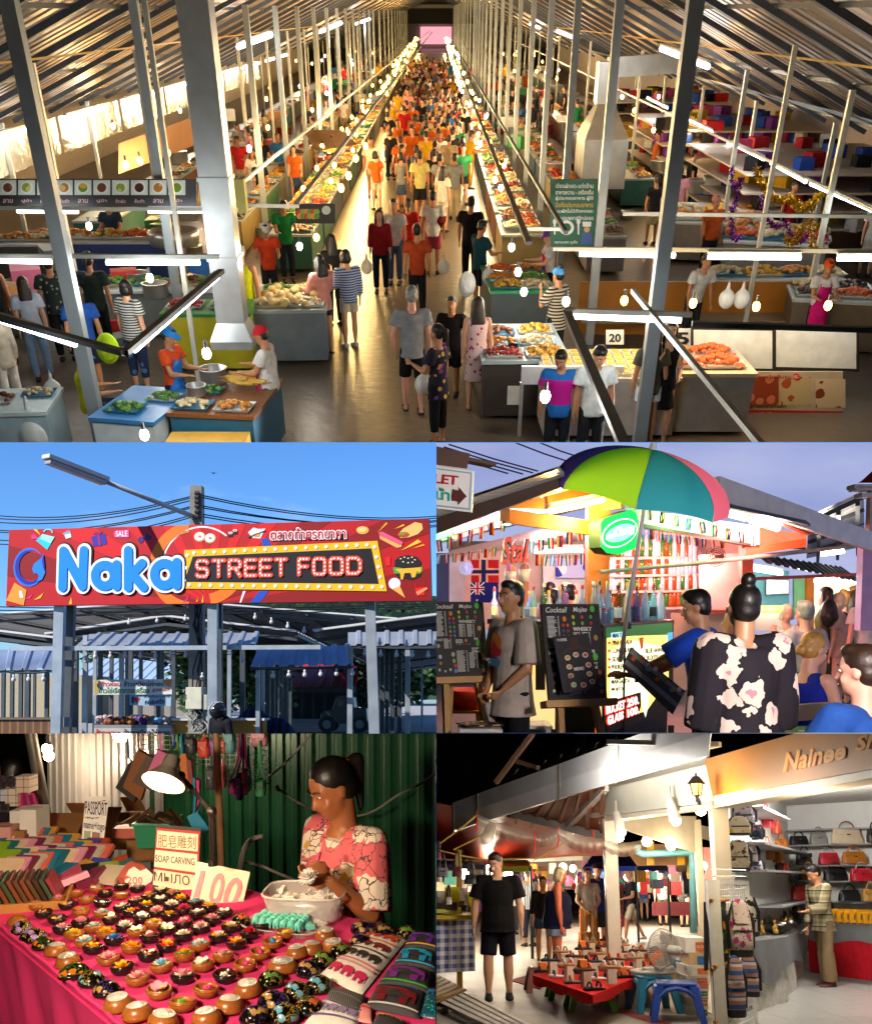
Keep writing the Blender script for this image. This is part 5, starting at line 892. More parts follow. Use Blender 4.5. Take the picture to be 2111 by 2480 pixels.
for(s_,u0,u1,c)in(('ข้าวหอม',384,480,751014),('ข้าวเหนียวไก่ทอด',498,684,111431)):
 fe=MB();Wr(s_,None,None,Bq,((u0,1158),(u1,1158),(u1,1186),(u0,1186)),.001,Bo=.02,mb=fe);vs=[Bq.M@V3(v)-o_ for v in fe.v];f2=MB();f2.add(vs,fe.f);f2.build('lettering',Vn(c),st)
for i,(u,c)in enumerate(((405,716260),(440,542916),(475,472312),(505,603516),(545,352347),(585,543119),(622,416275),(660,756564))):
 mb=MB()
 for j in range(10):mb.ell((ru(-.14,.14),ru(.05,.5),ru(.03,.14)),ru(.05,.09),7,5)
 obj('food_heap',mb.mesh('food_heap',[Co(c,.5)],1),st,P.d(u,1142,21.4)-o_+V3((0,0,.02)))
for(u0,v0,u1,v1,c)in((525,1100,568,1122,787675),(525,1120,568,1142,352354),(578,1108,612,1122,297160),(608,1122,638,1142,476878)):a,b=P.d(u0,v1,21.7)-o_,P.d(u1,v0,21.7)-o_;K('food_box',Co(c),st).bb(a.x,b.x,a.y,a.y+.3,a.z,b.z)
mb=MB();mb.bb(*(lambda a,b:(a.x,b.x,a.y,a.y+.5,0,b.z))(P.d(696,1180,21.6),P.d(1060,1124,21.6)));Sg('yellow_counter',mb,Co(715011),'yellow counter behind the helmeted person');mb=MB();mb.bb(*(lambda a,b:(a.x,b.x,a.y,a.y+.7,b.z,b.z+.05))(P.d(690,1180,21.5),P.d(1065,1124,21.5)));Sg('counter_board',mb,Co(787775),'white top board of the yellow counter')
lc=Th('slatted_counter','dark wooden slatted counter at the left edge',P.d(100,1175,21));o_=lc.location
a,b=P.d(-60,1240,21)-o_,P.d(212,1120,21)-o_;K('counter_body',Co(90706),lc).bb(a.x,b.x,.06,.6,a.z,b.z)
for i in range(26):x=a.x+(b.x-a.x)*(i+.5)/26;K('slat',Co(412616)if i%3 else Co(543822),lc).bb(x-.035,x+.035,0,.06,a.z,b.z)
K('counter_top',Co(413528),lc).bb(a.x,b.x,-.05,.7,b.z,b.z+.04)
bx=Th('meter_box','cream steel meter box fixed to the concrete pole',P.d(790,1035,20.6));K('case',Co(807869),bx,bevel=.015).bb(*(lambda a,b:(a.x,b.x,-.2,.2,a.z,b.z))(P.d(757,1078,20.6)-bx.location,P.d(822,990,20.6)-bx.location));K('lock',Co(202020),bx).box((-.2,-.215,.05),(.03,.03,.1));K('side_case',Co(717064),bx,bevel=.01).bb(*(lambda a,b:(a.x,b.x,-.16,.24,a.z,b.z))(P.d(824,1080,20.6)-bx.location,P.d(842,1020,20.6)-bx.location))
hp_=Pn('person in a black hooded top and black striped motorcycle helmet',P.d(890,1050,17.2)*1-V3((0,0,P.d(890,1050,17.2).z)),160,1.38,dict(head=(-25,-35),lean=(-.08,.15),fat=1.1),Tp=('long',101012,(('sleeve',1.9),)),Lo=111114,Ha=(None,None),detail=1)
J=RJ[hp_.name];mb=MB();R=Matrix((J['hx'],J['hf'],J['hu'])).transposed();mb.ell(J['head']+J['hu']*.03-J['hf']*.01,(.135,.16,.145),18,12,R);mb.build('helmet',Mt((.012,.012,.014),.12),hp_,Sm=1)
for s in(-.05,.05):K('helmet_stripe',Co(848484,.3),hp_).tube([J['head']+J['hu']*(.03+.149*cos(t))+J['hf']*(-.01+.165*sin(t))+J['hx']*s*.9 for t in(-1.1,-.6,-.1,.4,.8)],.012,5)
K('hood',Cl(101012),hp_,Sm=1).ell(J['neck']-J['fw']*.09+J['up']*-.02,(.13,.09,.07),12,8)
def Bk(Lb,u0,v0,u1,v1,y,c,Nm,dep=4,cat='building',roof=None):
 e=Th(Nm,Lb,P.d((u0+u1)/2,v1,y));e.location.z=0;o=e.location;a,b=P.d(u0,v1,y)-o,P.d(u1,v0,y)-o;K('wall',Co(c,.7,var=.1),e).bb(a.x,b.x,0,dep,0 if roof is None else 0,b.z)
 if roof:mb=Sx2((a.x-.3,-.8,b.z-.1),(b.x+.3,-.8,b.z-.1),(b.x+.3,dep*.8,b.z+roof[1]),(a.x-.3,dep*.8,b.z+roof[1]),.8,.08);mb.build('roof',Co(roof[0],.5),e)
 return e,a,b
e,a,b=Bk('long low shuttered building with a bright red roof across the yard',1150,985,1420,1042,75,293031,'shop_row',6,roof=(681316,1.9))
for i in range(6):x=a.x+(b.x-a.x)*(i+.5)/6;K('shutter',Co(232426),e).bb(x-.8,x+.8,-.05,0,0,b.z*.8)
e,a,b=Bk('tall white house behind the red roof',1295,888,1420,1000,95,848382,'white_house',6)
for i in range(3):x=a.x+(b.x-a.x)*(i+.5)/3;K('window',Co(353943,.2),e).bb(x-.5,x+.5,-.05,.02,b.z*.65,b.z*.85)
e,a,b=Bk('pale warehouse with a light blue roof at the left',300,960,760,1030,85,787570,'warehouse',8,roof=(657381,2.2))
for i in range(7):x=a.x+(b.x-a.x)*(i+.5)/7;K('door',Co(545046),e).bb(x-.9,x+.9,-.05,0,0,b.z*.75)
Bk('cream arcade wall at the far left',-60,940,330,1030,60,655947,'arcade',5)
pk_=Th('pickup_truck','dark grey pickup truck parked in the shade',P.d(1392,1072,44));pk_.location.z=0;k=P.mpp(44);dk=Mt((.05,.055,.06),.25,.3);x=lambda u:(u-1392)*k
prof=[(x(1302),.45),(x(1300),.85),(x(1318),1),(x(1345),1.06),(x(1362),1.62),(x(1375),1.72),(x(1415),1.72),(x(1428),1.62),(x(1434),1.12),(x(1482),1.12),(x(1486),.5),(x(1470),.42),(x(1320),.42)]
K('body',dk,pk_,bevel=.04).prism(prof,-.85,.85,Matrix.Rotation(rad(90),4,'X'))
for u in(1326,1455):
 for s in(-.8,.8):w=K('wheel',Co(50505),pk_).cyl((x(u),s-.12,.38),(x(u),s+.12,.38),.38,n=18);K('rim',Co(464748,.3),w).cyl((x(u),s-.13,.38),(x(u),s+.13,.38),.2,n=12)
for u0,u1 in((1364,1390),(1394,1420)):K('side_window',Mt((.02,.025,.03),.08),pk_).prism([(x(u0),1.12),(x(u0)+.12,1.58),(x(u1),1.58),(x(u1),1.12)],-.87,.87,Matrix.Rotation(rad(90),4,'X'))
cv_=MB();cv_.grid(lambda s,t:((s-.5)*2.4,(t-.5)*1.2,1.25*(sin(pi*s)**.5)*(sin(pi*t)**.5)+.1*sin(s*17)*sin(pi*s)),24,10);Sg('covered_stall',cv_,Pq('stripe',70812,121632,6,axis='X'),'stall covered with a dark blue striped tarpaulin',D0(1030,1175,22.6),Sm=1)
leafm=[Mt(c,.6,var=.35,vs=2)for i,c in enumerate(((.035,.09,.022),(.05,.12,.03),(.02,.055,.018)))]
def leafball(mb,c,r,n,s):
 for i in range(n):
  d=V3((Rd.gauss(0,1),Rd.gauss(0,1),Rd.gauss(0,1))).normalized()*(r*ru(.55,1.05));d.z*=.8;p=c+d;x,y,z=Fm(V3((Rd.gauss(0,1),Rd.gauss(0,1),Rd.gauss(0,1)+.6)));mb.add([p+x*s,p+y*s*.6,p-x*s,p-y*s*.6],[(0,1,2,3)])
def Te(Lb,u,v,y,R,hgt,m):
 e=Th('tree',Lb,D0(u,v,y));zc=P.d(u,v,y).z;K('trunk',Co(292316,.8),e).tube([(0,0,0),(.1,0,zc*.5),(0,.1,zc)],[.28,.2,.1],8)
 for i in range(4):mb=MB();a=i*1.6;mb.tube([(0,0,zc*.6),(R*.5*cos(a),R*.4*sin(a),zc+R*.2)],[.1,.04],6);mb.build('limb',Co(292316,.8),e)
 mb=MB()
 for i in range(16):leafball(mb,V3((ru(-R,R)*.75,ru(-R,R)*.6,zc+ru(-hgt,hgt)*.7)),R*.42,170,R*.075)
 o=mb.build('crown',m,e);o['kind']='stuff'
Te('leafy tree seen between the middle posts',905,935,62,4.2,3,leafm[1]);Te('tree right of the concrete pole behind the posts',985,945,70,3.6,2.6,leafm[0]);Te('tree behind the red-roofed row',1225,915,95,4.5,2,leafm[1]);Te('dark conifer-like tree right of the white house',1465,930,80,3.6,4,leafm[2]);Te('tree behind the right-hand posts',1600,930,85,5,2.6,leafm[1]);Te('tree behind the warehouse roof',600,905,110,6,2,leafm[1]);Te('small tree left of the white villa',745,920,100,4,2.5,leafm[0])
hl=MB();ridge=lambda s:P.d(880+1100*s,668-26*sin(s*2.6+.4)-6*sin(s*23),330)
def hill(s,t):
 p=ridge(s);q_=P.d(880+1100*s,1040,230);w=q_+(p-q_)*t;return w+V3((ru(-3,3),ru(-3,3),ru(-2,2)*(t>0)))
hl.grid(hill,60,24);tag(hl.build('hill',Mt((.018,.045,.014),.8,var=.5,vs=.25,Bp=1,bs=.3),Sm=0),Kd='structure')
wd=MB()
for i in range(2600):
 s,t=Rd.random(),ru(.55,1.02);p=ridge(s);q_=P.d(880+1100*s,1040,230);w=q_+(p-q_)*t;r=ru(1.6,3.4);wd.ell(w,(r,r,r*.9),6,4)
wd=wd.build('wood',Pq('blotch',51306,162912,.35,102008,w=.45),Sm=0);tag(wd,'dense dark green forest covering the hillside at the right',Kd='stuff')
P=place('bar');Rd=random.Random(11);ru,rc=Rd.uniform,Rd.choice;D=P.d
gm=Gl
gr=MB();gr.quad((-4,2.5,0),(14,2.5,0),(14,34,0),(-4,34,0));tag(gr.build('ground',Mt((.2,.17,.155),.7,var=.2,vs=1.2,Bp=.3,bs=12)),Kd='structure')
sk=MB();pts=[D(-30,640,33.5),D(1000,640,33.5),D(1800,640,33),D(2600,640,29),D(3050,640,20),D(3150,640,10),D(3150,640,3.5)];m_=len(pts)
sk.add([(p.x,p.y,-.5)for p in pts]+[(p.x,p.y,.42*p.y+2)for p in pts],[(i,i+1,m_+i+1,m_+i)for i in range(m_-1)])
skm=bpy.data.materials.new('dusk cloud sky');skm.use_nodes=1;N=skm.node_tree.nodes;L=skm.node_tree.links;N.remove(N['Principled BSDF']);em=N.new('ShaderNodeEmission');tcn=N.new('ShaderNodeTexCoord');mp=N.new('ShaderNodeMapping');mp.inputs['Scale'].default_value=(.05,.05,.16);nn=N.new('ShaderNodeTexNoise');nn.inputs['Scale'].default_value=2.2;nn.inputs['Detail'].default_value=5;rp=N.new('ShaderNodeValToRGB')
rp.color_ramp.elements[0].position=.3;rp.color_ramp.elements[0].color=Ln(465170);rp.color_ramp.elements[1].position=.72;rp.color_ramp.elements[1].color=Ln(646679)
L.new(tcn.outputs['Object'],mp.inputs[0]);L.new(mp.outputs[0],nn.inputs['Vector']);L.new(nn.outputs['Fac'],rp.inputs[0]);L.new(rp.outputs[0],em.inputs[0]);em.inputs['Strength'].default_value=1.12;L.new(em.outputs[0],N['Material Output'].inputs[0])
tag(sk.build('sky',skm),Kd='structure')
wood=Mt(684112,.5,var=.2,vs=6);brown=Mt(291915,.5,var=.2,vs=4);cor=Mt((.55,.56,.58),.35,.5,var=.2,vs=2);Tv=gm(999589,9);tubey=gm(997837,9);tuber=gm(993125,7);tubeg=gm(349937,5)
def Sb(Nm,pts,y,m,Pa,t=.06,ys=None):
 a=[D(u,v,(ys[i]if ys else y))for i,(u,v)in enumerate(pts)];o=Pa.location if Pa else V3();n=len(a);mb=MB();a=[p-o for p in a];b=[p+V3((0,t,0))for p in a]
 mb.add(a+b,[tuple(range(n)),tuple(range(2*n-1,n-1,-1))]+[(i,i+n,(i+1)%n+n,(i+1)%n)for i in range(n)]);return mb.build(Nm,m,Pa)
def Br(Nm,a,b,w,m,Pa,h=None):mb=MB();o=Pa.location;mb.beam(V3(a)-o,V3(b)-o,w,h);return mb.build(Nm,m,Pa)
hut=Th('bar_hut','open cocktail bar hut with tin roof and coloured lights')
Sx2(D(-60,296,6.7),D(-60,430,12),D(640,262,12),D(500,110,6.7),.14,.03).build('roof_sheet',cor,hut)
Sx2(D(1560,380,12.5),D(1500,330,8.6),D(505,120,7.5),D(560,118,13),.14,.03).build('roof_sheet',Mt((.12,.15,.2),.45,.4,var=.25,vs=2),hut)
Br('roof_beam',D(-60,352,7.5),D(498,146,7.35),.06,brown,hut,.16);Br('roof_beam',D(498,146,7.35),D(960,150,8.2),.05,brown,hut,.12)
Br('fascia',D(1140,186,8.3),D(1790,412,10.5),.05,Mt((.75,.7,.68),.5),hut,.2);Br('roof_beam',D(1140,200,8.4),D(1510,352,9.6),.06,Mt(782611,.5),hut,.12)
for(p,q_,w,h)in(((250,245,8.4),(440,250,8.6),.06,.1),((285,250,8.2),(285,320,8.2),.08,None),((285,298,8.2),(632,348,8.5),.06,.12),((450,240,8.6),(640,205,8.8),.08,.14),((640,250,8.6),(760,232,8.4),.07,.16)):Br('timber_brace',D(*p),D(*q_),w,wood,hut,h)
Br('corner_post',D(660,250,8.6),D(655,800,8.6),.19,wood,hut);Br('corner_post',D(682,300,8.9),D(680,800,8.9),.08,wood,hut);Br('side_post',D(1256,420,10.2),D(1258,800,10.2),.12,Mt(782611,.5),hut);Br('left_post',D(30,450,12),D(30,760,12),.2,Co(111641),hut)
Sb('signboard',((760,262),(1312,340),(1312,415),(850,330)),9,Mt((.75,.7,.68),.5),hut,.05,(8.8,9.8,9.8,8.9));Sb('signboard_edge',((850,330),(1312,415),(1500,425),(1500,432),(1312,425),(850,345)),9,brown,hut,.1,(8.9,9.8,10,10,9.8,8.9))
Sb('roller_awning',((1256,425),(1500,390),(1502,422),(1256,458)),9.8,Mt(842710,.5),hut,.12);Sb('soffit',((1312,345),(1500,372),(1500,392),(1312,420)),10.1,Mt(875441,.6),hut,.05)
pinkw=Mt((.72,.55,.5),.6);Sb('back_wall',((60,400),(660,400),(660,760),(60,760)),14.2,pinkw,hut);Sb('back_wall',((660,380),(1260,400),(1260,760),(660,760)),13.2,pinkw,hut);Sb('side_wall',((1072,455),(1240,448),(1246,700),(1072,690)),11.2,Mt((.78,.62,.6),.6),hut);Sb('dado',((960,690),(1256,690),(1256,1000),(960,1000)),11.1,Mt((.62,.42,.3),.6),hut)
Sb('ceiling_panel',((60,440),(640,300),(640,395),(60,460)),12,Mt((.45,.46,.5),.35,.5),hut,.04,(12,11,14,14));Sb('wall_screen',((60,470),(125,470),(125,660),(60,660)),12.5,Co(717582),hut);Sb('kitchen_hatch',((440,470),(625,470),(625,650),(440,650)),14,Mt((.8,.8,.82),.5),hut);Sb('orange_trim',((365,470),(382,470),(382,660),(365,660)),13.9,wood,hut)
Sb('tv_picture',((492,475),(622,475),(622,548),(492,548)),13.8,Pq('blotch',788199,232371,5,999999),hut)
def tube(Lb,a,b,m,r=.022,en=0,c=(1,1,1),lc=None):
 e=Th('tube_light',Lb,(V3(a)+V3(b))/2);o=e.location;K('tube',m,e).cyl(V3(a)-o,V3(b)-o,r,n=10);K('fitting',Co(848279,.4),e).beam(V3(a)-o+V3((0,.01,r*1.9)),V3(b)-o+V3((0,.01,r*1.9)),.05,.03)
 if en:La('tube_glow',e,lc or(0,-.1,-.12),en,c,.15)
tube('yellow tube light under the front eave',D(465,280,8.3),D(690,232,8.5),tubey,.028,75,(1,.62,.18));tube('white tube light behind the timber brace',D(370,300,9.5),D(425,285,9.5),Tv,.03,30,(.8,.88,1));tube('blue-white tube light over the flags',D(240,335,9.6),D(325,318,9.6),Tv,.03,26,(.6,.75,1));tube('green tube light at the left edge',D(-10,392,9.6),D(75,376,9.6),tubeg,.03,26,(.2,1,.35));tube('pink tube light above the left flags',D(80,385,9.9),D(215,345,9.9),tuber,.025,30,(1,.25,.25))
tube('white tube light under the right eave',D(1275,312,9.4),D(1385,348,9.6),Tv,.035,45,(1,.55,.42));tube('green tube light beside the umbrella',D(1195,290,9.2),D(1255,305,9.3),gm(849978,8),.035,34,(.35,1,.3),(-.6,-.2,0));tube('red tube light above the bottle shelves',D(700,432,12.8),D(990,425,12.8),tuber,.03,120,(1,.26,.2),(.2,-.9,-.2));tube('pink-white tube light in the back room',D(400,440,13),D(600,436,13),Tv,.03,85,(1,.55,.5),(0,-1,-.2))
tube('red tube light inside the right bar',D(900,360,11),D(1050,378,11),tuber,.02,70,(1,.24,.18),(.3,0,-.3))
def nylon(c):
 k=('nylon',c)
 if k in MATS:return MATS[k]
 m=bpy.data.materials.new('nylon');m.use_nodes=1;MATS[k]=m;N=m.node_tree.nodes;L=m.node_tree.links;N.remove(N['Principled BSDF']);a=N.new('ShaderNodeBsdfDiffuse');b=N.new('ShaderNodeBsdfTranslucent');x=N.new('ShaderNodeMixShader');x.inputs[0].default_value=.5
 for q in(a,b):q.inputs['Color'].default_value=Ln(c)
 L.new(a.outputs[0],x.inputs[1]);L.new(b.outputs[0],x.inputs[2]);L.new(x.outputs[0],N['Material Output'].inputs[0]);return m
um=Th('beach_umbrella','large open parasol with green, blue and pink panels above the bar',D(752,735,7.55));o_=um.location;apex=D(880,30,7.45)-o_
axis=(V3((sin(rad(11.5)),-sin(rad(14)),1))).normalized();Rr=366*P.mpp(7.5);Hh=.56*Rr;xa,ya,za=Fm(axis,(0,1,0));rgt=V3((1,0,0));rgt=(rgt-axis*rgt.dot(axis)).normalized();fwd=-(axis.cross(rgt));
if fwd.y>0:fwd=-fwd
cols=[(185675,-14),(924369,37.4),(352468,88.9),(876819,140.3),(782929,191.7),(352468,243.1),(588423,294.6)]
for c,a0 in cols:
 def fn(s,t,a0=a0):
  th=rad(a0+51.43*s);bul=sin(pi*s)*0;rr=Rr*sin(t*pi/2)**1*(1-.045*sin(pi*s)*t);z=-Hh*(1-cos(t*pi/2))+.03*sin(pi*s)*t
  return apex+axis*z+rgt*(rr*sin(th))+fwd*(rr*cos(th))
 K('panel',nylon(c),um,Sm=1).grid(fn,8,12)
 K('rib',Co(787878,.4),um).tube([fn(0,t/10)-axis*.012 for t in range(11)],.005,4)
K('pole',Co(848284,.35),um,Sm=1).cyl(apex+axis*.06,V3((0,0,-.3)),.018,n=10);K('finial',Co(908987,.4),um).cyl(apex,apex+axis*.09,.03,.015,n=10)
B=Board(D(664,460,8.2),D(850,420,8.45)-D(664,450,8.2),(0,0,1));e=B.root('beer_sign','glowing green beer brand lightbox hanging on the corner post');q=lambda*p:B.uvs(p)
shape=[(668,330),(685,308),(790,274),(812,288),(838,400),(815,428),(740,455),(695,448),(672,425)]
Po('sign_case',q(*shape),-.16,Co(52314),e,.16);Po('green_face',q(*shape),.001,gm(66528,1.5),e,.01)
def Ov(u,v,rx,ry,n=28,sk=-.28):return[(u+rx*cos(2*pi*i/n),v+ry*sin(2*pi*i/n)+sk*rx*cos(2*pi*i/n))for i in range(n)]
Po('oval_ring',q(*Ov(743,368,72,56)),.012,gm(849987,1.6),e,.004);Po('oval_field',q(*Ov(743,368,67,51)),.018,gm(66528,1.5),e,.004);Po('oval_glow',q(*Ov(743,368,58,34)),.024,gm(479362,1.8),e,.004);Wr('Chang',gm(959995,2.4),e,B,((718,352),(800,328),(800,372),(718,396)),.03,Bo=.02,Se=.2);Wr('ช้าง',gm(959995,2.4),e,B,((684,374),(714,366),(714,388),(684,396)),.03,Bo=.02)
La('sign_glow',e,(.3,.3,.5),10,(.2,1,.4),.2)
B=Board(D(-140,262,5.6),D(155,282,5.5)-D(-140,262,5.6),(0,0,1));e=B.root('toilet_sign','white hanging sign with red lettering and a brown arrow, cut by the left edge');q=lambda*p:B.uvs(p)
wp=Mt((.82,.8,.78),.5,var=.06);Po('board',q((-140,78),(160,118),(152,284),(-140,250)),-.03,wp,e,.03);Po('blue_border',q((-134,86),(154,124),(147,276),(-134,243)),.001,Co(546471),e,.002);Po('white_field',q((-132,92),(148,129),(141,268),(-132,237)),.004,wp,e,.002)
Wr('TOILET',Co(681115),e,B,((-100,118),(102,138),(98,176),(-100,158)),.008,Bo=.025);Wr('ห้องน้ำ',Co(126558),e,B,((-90,168),(68,190),(66,240),(-92,218)),.008,Bo=.02);Po('arrow',q((78,192),(104,196),(104,184),(134,220),(98,256),(102,242),(74,238)),.008,Co(351412),e,.004)
bk=Th('sign_bracket','grey steel bracket holding the hanging sign',D(70,60,5.6));Br('bar',D(-40,50,5.6),D(138,88,5.6),.06,brown,bk,.11);Br('rod',D(10,100,5.58),D(145,118,5.55),.02,Co(787675,.3),bk);Br('roof_scrap',D(-30,40,5.7),D(235,95,5.9),.1,brown,bk,.02)
for i,(a,b)in enumerate((((60,10),(420,118)),((40,20),(400,125)),((30,30),(360,130)),((30,40),(300,128)),((320,0),(575,90)),((420,0),(600,66)))):mb=MB();mb.tube([D(*a,16),D((a[0]+b[0])/2,(a[1]+b[1])/2+4,16),D(*b,16)],.012,4);Sg('overhead_wire',mb,Co(80911),'thin overhead wire across the dusk sky, %s from the left'%OR[i])
zc=1.36;cA=D(215,712,10);cB=D(680,738,7.65);cC=D(968,720,9.6)
ct=Th('bar_counter','corner bar counter with a dark top crowded with bottles',(cB.x,cB.y,0));o_=ct.location
for a,b in((cA,cB),(cB,cC)):
 a2,b2=V3((a.x,a.y,0)),V3((b.x,b.y,0));d=(b2-a2).normalized();nb=V3((-d.y,d.x,0));
 if nb.y<0:nb=-nb
 if a is cA:b2=b2-d*.32
 mb=MB();ps=[a2,b2,b2+nb*.45,a2+nb*.45];mb.add([p-o_+V3((0,0,z))for z in(zc-.05,zc)for p in ps],[(0,1,2,3),(7,6,5,4),(0,4,5,1),(1,5,6,2),(2,6,7,3),(3,7,4,0)]);mb.build('counter_top',Co(60711,.25),ct)
 mb=MB();ps=[a2+nb*.05,b2+nb*.05,b2+nb*.4,a2+nb*.4];mb.add([p-o_+V3((0,0,z))for z in(.05,zc-.05)for p in ps],[(3,2,1,0),(4,5,6,7),(0,4,5,1),(1,5,6,2),(2,6,7,3),(3,7,4,0)][::-1]);mb.build('counter_body',Co(40807),ct)
for u in(958,700):mb=MB();p=D(u,1000,9.5 if u>800 else 7.8);mb.beam((p.x-o_.x,p.y-o_.y,0),(p.x-o_.x,p.y-o_.y,.3),.05);mb.build('leg',Co(60608),ct)
dx=V3((cC.x-cB.x,cC.y-cB.y,0));B=Board(V3((cB.x,cB.y,0))+V3((0,-.02,0)),dx,(0,0,1));e=B.root('lit_drinks_panel','glowing yellow drinks list panel on the front of the bar counter');q=lambda*p:B.uvs(p)
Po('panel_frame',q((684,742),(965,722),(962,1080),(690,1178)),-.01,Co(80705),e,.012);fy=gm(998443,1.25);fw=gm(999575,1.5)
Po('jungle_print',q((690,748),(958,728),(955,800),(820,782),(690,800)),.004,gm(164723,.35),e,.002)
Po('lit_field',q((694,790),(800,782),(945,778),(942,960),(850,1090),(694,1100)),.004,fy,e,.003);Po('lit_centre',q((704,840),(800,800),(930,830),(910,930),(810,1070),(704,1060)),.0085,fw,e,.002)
Po('cocktail_print',q((936,770),(958,766),(955,830),(940,832)),.009,gm(296587,.8),e,.003);Po('cocktail_print',q((820,790),(838,786),(836,830),(828,836)),.012,gm(713110,.7),e,.003);Po('glass_print',q((832,1018),(862,1010),(856,1070),(846,1110),(836,1070)),.012,gm(999687,1.2),e,.003)
dkp=Co(120906,.7);Po('price_plate',q((684,1050),(750,1030),(826,1008),(828,1062),(820,1090),(690,1160),(684,1120)),.012,dkp,e,.004);Po('dark_base',q((694,1120),(830,1090),(900,1070),(955,1010),(955,1078),(694,1174)),.011,dkp,e,.002)
ink=Co(80705,.7)
for s_,u0,v0,u1,v1 in(('PINA COLADA',712,800,792,820),('LONG ISLAND',712,832,800,852),('SEX ON THE BEACH',712,866,842,886),('PHUKET SLING',708,898,800,918),('SINGAPORE SLING',708,930,830,950),('MARGARITA',708,958,782,976),('MOJITO',708,990,754,1008),('BLUE HAWAII',846,832,920,852),('BLOODY MARRY',852,860,936,880)):Wr(s_,ink,e,B,((u0,v0),(u1,v0-(u1-u0)*.06),(u1,v1-(u1-u0)*.07),(u0,v1)),.014,Bo=.012)
Po('name_plate',q((708,770),(762,764),(762,788),(710,794)),.012,gm(718999,1),e,.002);Wr('MAI TAI',ink,e,B,((712,772),(760,767),(760,786),(712,790)),.016,Bo=.02)
for v in(806,838,872,904,936):Po('hibiscus_print',q(*Ov(700,v+4,6,6,8,0)),.013,gm(873110,.8),e,.002)
rdl=gm(991912,.8);wtl=gm(999692,1.3)
for s_,qd in(('BUCKET',((682,1062),(758,1040),(758,1074),(684,1098))),('250.',((768,1036),(814,1022),(814,1054),(768,1070))),('GLASS',((688,1106),(752,1084),(752,1114),(690,1142))),('100.',((768,1078),(816,1062),(816,1092),(770,1110)))):
 Wr(s_,rdl,e,B,[(a+(-4 if i in(0,3)else 4),b+(-4 if i<2 else 4))for i,(a,b)in enumerate(qd)],.018,Bo=.06,Nm='letter_edge');Wr(s_,wtl,e,B,qd,.024,Bo=.03)
dx2=V3((cB.x-cA.x,cB.y-cA.y,0));B2=Board(V3((cA.x,cA.y,0))+V3((-.02,-.03,0)),dx2,(0,0,1));e=B2.root('lit_mural_panel','glowing tropical mural on the left wing of the bar');q=lambda*p:B2.uvs(p)
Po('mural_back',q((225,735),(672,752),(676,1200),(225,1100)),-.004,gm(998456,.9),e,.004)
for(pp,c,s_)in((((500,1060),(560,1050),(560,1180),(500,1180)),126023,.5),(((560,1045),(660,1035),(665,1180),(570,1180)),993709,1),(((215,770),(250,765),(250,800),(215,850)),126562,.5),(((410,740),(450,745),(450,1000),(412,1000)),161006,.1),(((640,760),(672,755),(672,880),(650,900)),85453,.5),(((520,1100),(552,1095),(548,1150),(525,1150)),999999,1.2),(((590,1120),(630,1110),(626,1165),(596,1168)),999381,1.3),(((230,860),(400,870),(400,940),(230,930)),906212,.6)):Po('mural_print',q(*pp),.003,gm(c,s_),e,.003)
BP={'a':[(.001,0),(.037,0),(.037,.17),(.014,.22),(.014,.29),(.001,.29)],'b':[(.001,0),(.032,0),(.034,.02),(.034,.2),(.02,.25),(.013,.27),(.013,.32),(.001,.32)],'c':[(.001,0),(.045,0),(.05,.1),(.03,.16),(.014,.19),(.014,.25),(.001,.25)]}
BM={k:MB().lathe(v,12).mesh('bottle',[None],1)for k,v in BP.items()};LBL={k:MB().lathe([(v[1][0]+.0015,.04),(v[1][0]+.0015,.13)],12).mesh('bottle_label',[None],1)for k,v in BP.items()};CAPM=MB().lathe([(.016,0),(.016,.035),(.001,.035)],10).mesh('cap',[None],1)
def glassc(c,al=.55):return Mt(c,.08,Al=al,var=0)
GL=[('clear',788493),('pale blue',546893),('green',124720),('violet',473578),('amber',542909),('aqua',548487)]
nb_={}
def Bo2(pos,k,gi,lc,where,al=.55,simple=0,cat='bottle',grp='bottles on the counter'):
 n,c=GL[gi];key=(n,where);nb_[key]=nb_.get(key,0)+1
 t=Th('liquor_bottle','%s glass liquor bottle %s'%(n,where),pos,0,grp,None,1);obj('glass',BM[k],t,m=glassc(c,al))
 if not simple:obj('label',LBL[k],t,m=Co(lc,.5));obj('cap',CAPM,t,(0,0,BP[k][-1][1]),m=Co(rc([786225,848484,121212,621212]),.4))
for i in range(15):
 t=(i+.4)/15;p=V3((cA.x,cA.y,0)).lerp(V3((cB.x,cB.y,0)),t)+V3((.06+.04*(i%2),.16+.12*(i%2),zc));Bo2(p,'abc'[i%3],[0,1,0,2,2,1,5,2,0,1,3,0,1,0,1][i],rc([909090,848793,781919,908456]),'on the left wing, %s from the flags'%OR[i])
for i in range(16):
 t=(i+.5)/16;p=V3((cB.x,cB.y,0)).lerp(V3((cC.x,cC.y,0)),t)+V3((-.05,.14+.14*(i%2),zc));Bo2(p,'abbc'[i%4],[0,0,1,5,4,4,0,1,3,2,1,0,5,1,0,1][i],rc([909090,848793,413568,121417,718778]),'on the right wing, %s from the corner'%OR[i])
sh=Th('bottle_shelf','tall back-bar shelves under red light');rs=Mt((.7,.4,.36),.5)
for v in(470,540,604,672):Br('shelf_board',D(700,v+2,12.6),D(1070,v-4,12.8),.26,rs,sh,.03)
for u in(700,805,880,985,1068):Br('upright',D(u,440,12.8),D(u,690,12.8),.04,rs,sh)
